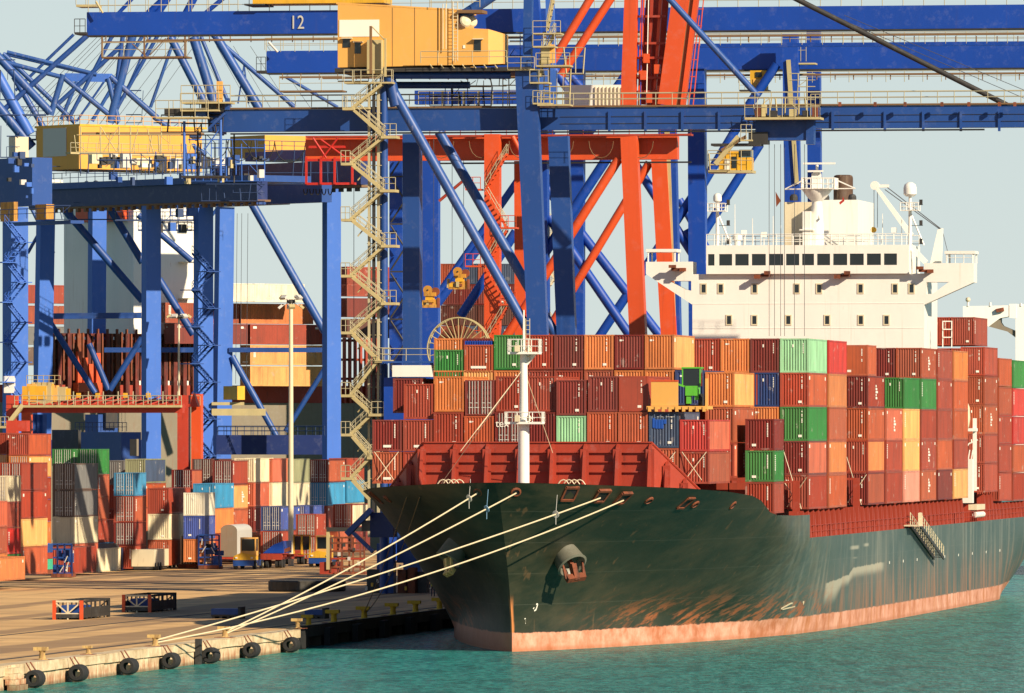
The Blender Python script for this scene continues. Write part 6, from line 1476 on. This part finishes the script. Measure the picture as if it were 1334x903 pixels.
# dark tarp roof on the cream one
m = MB(); c = P(127.5, 716, 11.75)-F1.T*CW; m.prism([c, c+F1.T*CW, c+F1.T*CW*.8+UP*.55, c+F1.T*CW*.2+UP*.55], F1.A*12); solo('tarpaulin_roof', m, 'steel', 'dark peaked tarpaulin on the single cream container', 'tarpaulin', c)
c = P(172, 716, 11.6); t = Thing('box_trailer', 'beige box trailer with a shaded lower half between two blue containers', 'trailer', Vector((c.x,c.y,QZ)))
m = MB(); m.obox(c+F1.T*1.25+F1.A*4-UP*.95, F1.T*1.3, F1.A*4, UP*.95); t.part('body', m, 'cream')
m = MB(); m.obox(c+F1.T*1.25+F1.A*4-UP*2.05, F1.T*1.1, F1.A*4, UP*.12); t.part('chassis', m, 'steel')
for k in range(3):
    w = MB().lathe(Vector((c.x,c.y,QZ+.45))+F1.A*(.6+k*1.4)+F1.T*2.3, [(.2,0),(.45,.02),(.45,.3),(.2,.32)], 14, F1.T); t.part('wheel', w, 'black')
# arched covers on trailers
def arched(x0, x1, ytop, s, L, label, endmat, sidemat, h):
    w = (x1-x0)/s/F1.T.x; g = HZ+(CH-QZ)*s; b = P(x0, g, s); t = Thing('arched_tarp_trailer', label, 'trailer', b, group='trailers with arched covers')
    H = (g-ytop)/s; r = w/2; n = 14; prof = [(0, .9)]+[(r-r*math.cos(math.pi*i/n), H-r*.72+r*.72*math.sin(math.pi*i/n)) for i in range(n+1)]+[(w, .9)]
    m = MB(); pts = [b+F1.T*a+UP*z for a, z in prof]; m.prism(pts, F1.A*L); t.part('arched_cover', m, sidemat)
    m = MB(); m.prism([p-F1.A*.03 for p in pts], F1.A*.025); t.part('end_panel', m, endmat)
    m = MB(); m.obox(b+F1.T*w/2+F1.A*L/2+UP*.75, F1.T*w/2, F1.A*L/2, UP*.14); t.part('chassis', m, 'red2')
    for k in range(4): t.part('wheel', MB().lathe(b+F1.A*(1+k*(L-2)/3)+F1.T*(w-.35)+UP*.45, [(.2,0),(.45,.02),(.45,.3),(.2,.32)], 14, F1.T), 'black')
    for k in range(2): t.part('tie_strap', MB().beam(b+F1.T*(w+.04)+F1.A*(1+k*5)+UP*.9, b+F1.T*(w+.04)+F1.A*(5+k*4)+UP*H*.6, .12, .05, F1.T), 'red2')
arched(183, 216, 690, 11.4, 9, 'grey arched tarpaulin trailer in front of the shadow striped containers', 'greyhull', 'panel', 4)
arched(287, 309, 683.5, 11.1, 9, 'arched white topped trailer with an orange brown side behind the yellow tractor', 'greyhull', 'panel', 4)
column(309, 10.95, 694, [('orange brown',HC,12.19,'flat','orange'),('orange brown',S)], 'plain orange one behind the yellow tractor cab')
m = MB(); b = P(234, 741, 11.45)
t = Thing('slatted_crate_stack', 'pale ribbed panels stacked upright at the yard front, right of the arched grey cover', 'panels', b)
for k in range(9): t.part('rib_panel', MB().obox(b+F1.T*(.15+k*.25)+F1.A*(1+k*.3)+UP*2.1, F1.T*.07, F1.A*1.0, UP*1.6), 'cream' if k != 5 else 'cream')
t.part('base', MB().obox(b+F1.T*1.1+F1.A*2+UP*.3, F1.T*1.3, F1.A*2, UP*.22), 'rust')
def frame_machine(x0, x1, ytop, s, label):
    g = HZ+(CH-QZ)*s; b = P(x0, g, s); w = (x1-x0)/s; H = (g-ytop)/s; t = Thing('blue_frame_machine', label, 'machine', b, group='blue framed machines in the yard')
    for a in (0, w*.3, w*.65, w):
        t.part('post', MB().beam(b+F1.T*a+UP*.2, b+F1.T*a+UP*H, .18, .2, F1.A), 'navyp')
    for z in (.5, H*.35, H*.6, H*.85, H): t.part('cross_beam', MB().beam(b+UP*z, b+F1.T*w+UP*z, .16, .2, F1.A), 'blue2')
    for k in range(7):
        a = random.uniform(.1, w-.5); z = random.uniform(.5, H-1); t.part('equipment_panel', MB().obox(b+F1.T*(a+.25)+F1.A*random.uniform(.4,1.4)+UP*(z+.4), F1.T*random.uniform(.25,.55), F1.A*.12, UP*random.uniform(.25,.6)), random.choice(('blue2','blue2','steel','blue3')))
    for k in range(4): a = random.uniform(.1, w-.3); z = random.uniform(.4, H-.6); t.part('white_fitting', MB().beam(b+F1.T*a+UP*z-F1.A*.1, b+F1.T*(a+random.uniform(-.4,.5))+UP*(z+.7)-F1.A*.1, .09, .08, F1.A), 'galv')
    t.part('base', MB().obox(b+F1.T*w/2+F1.A*1+UP*.25, F1.T*w/2, F1.A*1.2, UP*.2), 'rust')
frame_machine(67, 94, 709, 12.2, 'blue framed machine on an orange base left of the lone red container')
frame_machine(259, 286, 697, 11.5, 'blue framed machine standing left of the yellow tractor')
b = P(30.5, 752, 12.3); t = Thing('loaded_flatbed', 'flatbed stacked with navy, maroon and turquoise covers at the left of the yard', 'flatbed', b)
for z0, z1, mt, n in ((.3,.75,'rust','bed'),(.8,1.9,'tealp','turquoise_cover'),(1.95,2.55,'red2','maroon_crate'),(2.6,3.5,'blue2','navy_cover')):
    if mt == 'tealp': M['tealp'] = paint('turquoise_cover_cloth', srgb(60,180,140), .2)
    t.part(n, MB().obox(b+F1.T*1.15+F1.A*2+UP*(z0+z1)/2, F1.T*1.15, F1.A*2, UP*(z1-z0)/2), mt)
# terminal tractors
def tractor(x, s, label, flip=1):
    g = HZ+(CH-QZ)*s; b = P(x, g, s); t = Thing('terminal_tractor', label, 'tractor', b, group='yellow terminal tractors'); T, A_ = F1.T, F1.A
    t.part('chassis', MB().obox(b+T*1.2+A_*3+UP*.7, T*1.2, A_*3, UP*.32), 'blue2')
    t.part('hood', MB().prism([b+T*.0+UP*1.05-A_*.05, b+T*2.6+UP*1.05-A_*.05, b+T*2.6+UP*1.55-A_*.05, b+T*1.0+UP*1.9-A_*.05, b+T*.1+UP*1.5-A_*.05], A_*1.6), 'yellow2')
    c = b+T*1.75+A_*.7+UP*2.55
    cab = t.part('cab', MB().obox(c+UP*.98, T*.9, A_*.7, UP*.08), 'yellow')
    for i in (-1, 1):
        for j in (-1, 1): t.part('cab_post', MB().obox(c+T*.83*i+A_*.65*j, T*.07, A_*.06, UP*1.0), 'yellow')
    t.part('cab_body', MB().obox(c-UP*.75, T*.9, A_*.7, UP*.28), 'yellow')
    t.part('windscreen', MB().obox(c+UP*.2-A_*.62, T*.76, A_*.02, UP*.68), 'glass'); t.part('side_window', MB().obox(c+UP*.2+T*.86, T*.02, A_*.58, UP*.68), 'glass')
    for a in (.0, 2.2):
        for d in (.5, 4.5): 
            w = t.part('wheel', MB().lathe(b+T*a+A_*d+UP*.5, [(.25,0),(.5,.03),(.5,.38),(.25,.4)], 16, T), 'black'); t.part('hub', MB().lathe(b+T*(a+.38)+A_*d+UP*.5, [(.22,0),(.2,.05),(0,.06)], 10, T), 'tan', w)
    t.part('headlight', MB().obox(b+T*.4+UP*1.3-A_*.1, T*.12, A_*.04, UP*.08), 'mark'); t.part('headlight', MB().obox(b+T*2.2+UP*1.3-A_*.1, T*.12, A_*.04, UP*.08), 'mark')
tractor(303.5, 11.5, 'yellow terminal tractor with a blue chassis, left one, in front of an orange wall')
tractor(402, 11.3, 'yellow terminal tractor right of the red trailer, partly behind the rusty frames')
def chassis(x, s, label, n=4, L=10, load=None):
    g = HZ+(CH-QZ)*s; b = P(x, g, s); t = Thing('trailer_chassis', label, 'trailer', b, group='red trailer chassis in the yard'); T, A_ = F1.T, F1.A
    for a in (.5, 1.9): t.part('frame_rail', MB().obox(b+T*a+A_*L/2+UP*1.15, T*.12, A_*L/2, UP*.22), 'red2')
    for k in range(5): t.part('cross_member', MB().obox(b+T*1.2+A_*(.3+k*L/4.4)+UP*1.35, T*1.25, A_*.14, UP*.14), 'red2')
    t.part('front_plate', MB().obox(b+T*1.2+UP*1.3, T*1.25, A_*.08, UP*.35), 'red2'); t.part('gooseneck', MB().beam(b+T*1.2+A_*.3+UP*1.4, b+T*3.2+A_*1+UP*2.2, .4, .5, A_), 'rust')
    for a in (.0, .5, 1.6, 2.1):
        for d in (.5, 1.9): t.part('wheel', MB().lathe(b+T*a+A_*d+UP*.5, [(.2,0),(.5,.02),(.5,.3),(.2,.32)], 14, T), 'black')
    if load:
        t.part('cover', MB().prism([b+T*.2+UP*1.7, b+T*2.6+UP*1.7, b+T*2.6+UP*3.1, b+T*1.5+UP*2.7], A_*5), load)
chassis(340, 11.4, 'trailer chassis carrying a bright blue sheet, next to the left yellow tractor', load='blue')
chassis(369, 11.1, 'red trailer chassis with black wheels seen end on, below the light mast')
column(352, 10.95, 697, [('orange',S,12.19,'flat')], 'plain orange one behind the blue sheet'); column(440, 10.6, 690, [('orange brown',S,12.19,'flat')], 'plain orange brown one behind the second tractor')
m = MB()
t = Thing('hopper_trailer', 'yellow framed cabs and gear between the light mast and the second tractor', 'machine', P(386, 732, 11))
for x0 in (383, 394): 
    b = P(x0, 722, 11.25)
    for i in (0, .9): 
        for z in (0, 2.2): t.part('frame_bar', MB().beam(b+UP*z, b+F1.T*.9+UP*z, .12, .4, F1.A), 'yellow2')
        t.part('frame_bar', MB().beam(b+F1.T*i, b+F1.T*i+UP*2.2, .12, .4, F1.A), 'yellow2')
    t.part('window', MB().obox(b+F1.T*.45+UP*1.3, F1.T*.38, F1.A*.05, UP*.8), 'glass')
# rusty spreader frames and box in the shade
b = P(417, 748, 11.9); t = Thing('spreader_rack', 'rusty spreader frames parked on a red base in the shade of the ship', 'spreader', b)
t.part('base_box', MB().obox(b+F1.T*.9+F1.A*2+UP*.65, F1.T*.95, F1.A*2, UP*.65), 'red2'); t.part('base_box', MB().obox(b+F1.T*3.4+F1.A*1-UP*.2, F1.T*1.7, F1.A*1.5, UP*.45), 'rust')
for k in range(7): t.part('frame_post', MB().beam(b+F1.T*(1.2+k*.62)+UP*.2+F1.A*(k%2), b+F1.T*(1.2+k*.62)+UP*4.0+F1.A*(k%2), .16, .2, F1.A), 'rust')
for z in (.8, 1.7, 2.5, 3.4, 4.0): t.part('frame_beam', MB().beam(b+F1.T*1.2+UP*z, b+F1.T*5.0+UP*z, .2, .25, F1.A), 'rust' if z != 1.7 else 'red2')
for k in range(6): t.part('fitting', MB().obox(b+F1.T*(1.6+k*.55)+UP*(1.2+(k*37%5)*.5)-F1.A*.2, F1.T*.15, F1.A*.1, UP*.2), 'galv' if k % 2 else 'steel')
t.part('gantry_arm', MB().beam(b+F1.T*.8+UP*4.9, b+F1.T*5.2+UP*4.9, .45, .5, F1.A), 'steel'); t.part('gantry_post', MB().beam(b+F1.T*.9+UP*.5, b+F1.T*.9+UP*5.1, .35, .4, F1.A), 'tan')
b = P(470, 775, 13.5); t = Thing('crane_base_machinery', 'dark machinery blocks at the foot of the blue crane, in shade left of the bow', 'machinery', b)
for a, d, z, w, h, mt in ((0,4,0,1.3,2.4,'steel'),(1.6,3,0,1.2,3.2,'blue2'),(3.2,3,0,.8,2.4,'rust'),(4.2,3,0,.7,2.6,'rust'),(5.0,4,0,.9,2.2,'steel'),(.8,5,2.4,1.6,2.5,'blue2'),(2.6,6,3,2.0,4.5,'blue2')):
    t.part('machine_block', MB().obox(b+F1.T*(a+w/2)+F1.A*d+UP*(z+h/2), F1.T*w/2, F1.A*.8, UP*h/2), mt)
for k in range(8): t.part('control_fitting', MB().obox(b+F1.T*(.2+k*.55)+F1.A*2.0+UP*(.6+(k*29%7)*.35), F1.T*.1, F1.A*.1, UP*.18), 'yellow2' if k % 2 else 'galv')
# red gantry crane of the yard
s7 = 10.7
t = Crane2('yard_gantry', 'red rubber tyred gantry crane numbered 071 standing over the yard stacks', 'gantry crane', P(236, HZ+(CH-QZ)*s7, s7), F1)
def rb(name, x0, x1, y0, y1, s, d, mat, dn=0):
    a = P(x0, y0, s); w = (x1-x0)/s; h = (y1-y0)/s; return t.part(name, MB().obox(a+F1.T*w/2+F1.A*(d/2+dn)-UP*h/2, F1.T*w/2, F1.A*d/2, UP*h/2), mat)
rb('girder', 18, 242, 526, 538, s7, 1.4, 'red3'); rb('girder', 22, 242, 520, 530, s7, 1.4, 'red2', 9); rb('walkway', 20, 242, 528, 531, s7, 1.2, 'tan', -1.3)
for k in range(11): x = 40+k*19.4; rb('walkway_bracket', x, x+1, 510, 531, s7, .15, 'rail', -1.35)
a = P(22, 528, s7); t.part('handrail', handrail(handrail(MB(), a-F1.A*1.3, a-F1.A*1.3+F1.T*20.7, 1.15, 22, .045), a+F1.A*10, a+F1.A*10+F1.T*20.7, 1.15, 22, .045), 'rail')
for k in range(14): x = 30+k*15; t.part('diagonal', MB().tube(P(x,527,s7)+F1.A*.2, P(x+8,517,s7)+F1.A*9, .1, 6), 'red3')
for x0, x1, nm in ((231,246,'leg'),(8,22,'leg')):
    rb(nm, x0, x1-1, 515, HZ+(CH-QZ)*s7, s7, 1.6, 'red3'); rb(nm, x0+2, x1, 513, HZ+(CH-QZ)*s7, s7, 1.4, 'red', 7.5)
t.part('leg_gusset', MB().prism([P(226,530,s7),P(258,530,s7),P(252,512,s7),P(248,526,s7)], F1.A*1.2), 'red3')
rb('leg_rail', 240, 241, 545, 612, s7, .1, 'rail', -.1); rb('sill_panel', 8, 35, 548, 562, s7+.1, 2, 'red3')
lettering(t, '071', 1.45, P(238.2, 548, s7)-F1.A*.03, F1.T, -F1.A, 'mark', sx=.55)
for k, (x, y, w, h, mt) in enumerate(((24,503,3,1.6,'yellow2'),(30,500,1.2,2.2,'yellow'),(36,498,2.5,2.6,'tan'),(46,500,1.6,2.2,'yellow2'),(56,502,1.3,2.0,'yellow'),(62,504,1.8,1.7,'tan'),(70,506,1.4,1.4,'yellow2'))): rb('trolley_machinery', x, x+w*s7, y, y+h*s7, s7, 1.3, mt, 2)
a = P(30, 500, s7)+F1.A*1.9; t.part('trolley_rail', handrail(MB(), a, a+F1.T*4.2, 1.0, 6, .04), 'tan')
t.part('stair_flight', MB().beam(P(12,555,s7)-F1.A*1.4, P(33,528,s7)-F1.A*1.4, .5, .7, F1.A), 'tan'); rb('stair_landing', 0, 16, 555, 558, s7, 1.2, 'tan', -1.9)
a = P(0, 555, s7)-F1.A*1.9; t.part('landing_rail', handrail(MB(), a, a+F1.T*1.5, 1.1, 3, .045), 'rail')
for x in (97,122,158,188): rb('floodlight', x, x+5, 512, 518, s7, .5, 'yellow2', 1)
rb('white_cabinet', 5, 18, 490, 512, s7-.2, 1, 'white')
# blue and dark structures behind the stacks
t2 = Crane2('transfer_hopper', 'blue box shaped hopper frames behind the green containers', 'hopper', P(120, 600, 10.4), F2)
t2.ob('box', 158, 563, 10.4, 9, 3.0, 4.5, 'blue2'); t2.ob('box', 128, 540, 10.2, 3, 3, 6, 'blue2'); t2.ob('vent_panel', 178, 572, 10.5, 1.5, .3, 2.1, 'greyhull') ; t2.ob('round_housing', 138, 527, 10.2, 2, 1.8, 3, 'steel')
for x in (36, 44, 50, 57): t2.m('tall_duct', (x,540), (x,600), .5, .6, 'blue2', 10.3)
t2.part('rail', handrail(MB(), P(98,562,10.4), P(165,562,10.4), 1.1, 12, .04), 'railb')
t2.ob('dark_container_wall', 62+40, 560, 10.25, 6.0, .5, 4.6, 'steel')
# light masts
def lightmast(x, ytop, s, r, label, big):
    g = HZ+(CH-QZ)*s; b = P(x, g, s); tp = P(x, ytop, s); t = Thing('light_mast', label, 'light mast', b, group='light masts in the yard')
    t.part('pole', MB().tube(b, tp, r, 14, r*.72), 'cream', sm=True); k = 8 if big else 6
    hd = t.part('head_ring', MB().lathe(tp-UP*.2, [(.3,0),(.5,.1),(.5,.35),(.25,.45)], 12), 'steel')
    for i in range(k):
        a = 2*math.pi*i/k+.3; d = F1.T*math.cos(a)+F1.A*math.sin(a); rr = 1.25 if big else 1.3; zz = .5 if i % 2 else -.6
        if not big: zz = .1
        arm = t.part('lamp_arm', MB().tube(tp, tp+d*rr+UP*zz, .05, 5), 'galv'); c = tp+d*rr+UP*zz; sd = d.cross(UP)
        t.part('floodlight', MB().obox(c, (d*.6-UP*.5).normalized()*.28, sd*.33, (d*.5+UP*.6).normalized()*.14), 'galv' if i % 3 else 'tan', arm)
lightmast(379, 393, 11.25, .33, 'tall cream light mast with a crown of floodlights in front of the dark portal beam', True)
lightmast(233, 413, 10.4, .17, 'slimmer light mast standing behind the red gantry crane leg', False)
# a dock worker by the hull
def person():
    s = 13.75; b = P(564, HZ+(CH-QZ)*s-1, s); b.z = QZ; t = Thing('person', 'person in dark clothes, yellow vest and white hard hat on the shaded quay', 'person', b)
    V_ = [(0,0,.92),(0,.0,1.12),(0,.01,1.38),(0,0,1.5),(0,-.02,1.62),(.1,0,.86),(.14,-.03,.48),(.15,0,.08),(.16,-.12,.04),(-.1,0,.86),(-.12,.05,.48),(-.16,.1,.08),(-.17,-.02,.04),(.2,0,1.4),(.28,-.02,1.13),(.24,-.2,.95),(-.2,0,1.4),(-.29,.02,1.12),(-.26,-.1,.9),(.23,-.28,.92),(-.25,-.17,.84)]
    E = [(0,1),(1,2),(2,3),(3,4),(0,5),(5,6),(6,7),(7,8),(0,9),(9,10),(10,11),(11,12),(2,13),(13,14),(14,15),(2,16),(16,17),(17,18),(15,19),(18,20)]
    Rr = [.15,.15,.17,.07,.1,.1,.075,.055,.05,.1,.075,.055,.05,.07,.05,.04,.07,.05,.04,.035,.035]
    me = bpy.data.meshes.new('body'); me.from_pydata(V_, E, []); o = bpy.data.objects.new('body', me); COL.objects.link(o); o.parent = t.o
    md = o.modifiers.new('skin', 'SKIN'); md.use_smooth_shade = True
    for i, r in enumerate(Rr): me.skin_vertices[0].data[i].radius = (r, r*.85)
    me.skin_vertices[0].data[0].use_root = True
    o.modifiers.new('sub', 'SUBSURF').levels = 1; o.modifiers['sub'].render_levels = 1
    me.materials.append(plain('dark_work_clothes', (.02,.025,.04,1), .8))
    M['skin'] = plain('skin', srgb(190,140,110), .6); M['hivis'] = plain('hi_vis_vest', srgb(170,160,30), .7)
    M_ = t.M
    def loc(mb): mb.v = [tuple(M_ @ Vector(p)) for p in mb.v]; return mb
    t.part('head', loc(MB().lathe((0,-.03,1.52), [(.05,0),(.085,.05),(.1,.12),(.09,.19),(.03,.24)], 12)), 'skin', sm=True)
    t.part('hard_hat', loc(MB().lathe((0,-.03,1.67), [(.17,0),(.13,.02),(.12,.08),(.07,.13),(0,.15)], 14)), 'mark', sm=True)
    t.part('vest', loc(MB().lathe((0,0,.98), [(.19,0),(.21,.2),(.22,.36),(.16,.5),(.1,.52)], 12)), 'hivis')
person()
# white ship at the right edge, behind ours
def right_ship():
    s = 9.6; b = P(1334, 765, 12); t = Crane2('white_bridge_ship', 'white bridge wing and red waterline of another ship at the right edge, behind ours', 'ship', P(1345, 560, s), F1)
    def pr(name, pts, mat, d, dn=0, sc=s): t.part(name, MB().prism([P(x, y, sc)+F1.A*dn for x, y in pts], F1.A*d), mat)
    pr('bridge_wing', [(1254.5,399),(1316,398),(1316,412),(1303,414.5),(1288,425.5),(1254.5,414.5)], 'white', 3)
    pr('wing_knee', [(1288,425.5),(1303,415),(1303,420),(1306,424.5),(1323,431.5),(1323,440),(1312,432)], 'greyhull', 2.0, .4); pr('tower', [(1323,396.5),(1420,396.5),(1420,620),(1323,620)], 'white', 9); pr('tower_edge', [(1315,396),(1324,396),(1324,415),(1315,414)], 'white', 3.1, -.1)
    for x, h in ((1261,8),(1290,5),(1330,4)): t.part('wing_light', MB().tube(P(x,399,s), P(x,399-h,s), .15, 8), 'white')
    t.part('wing_light_head', MB().lathe(P(1261,393,s), [(.25,0),(.35,.2),(.3,.5),(0,.6)], 10), 'cream'); t.part('floodlight', MB().beam(P(1298,405,s)-F1.A*.3, P(1308,403,s)-F1.A*.3, .5, .5, F1.A), 'rust')
    sc = 11.0; u = W(0,0,0)
    pr('hull', [(1300,700),(1420,700),(1420,748),(1310,748)], 'steel', 120, 30, 11.2); pr('red_boot', [(1303,748),(1420,748),(1420,770),(1300,770)], 'red', 120, 30.2, 11.2)
right_ship()
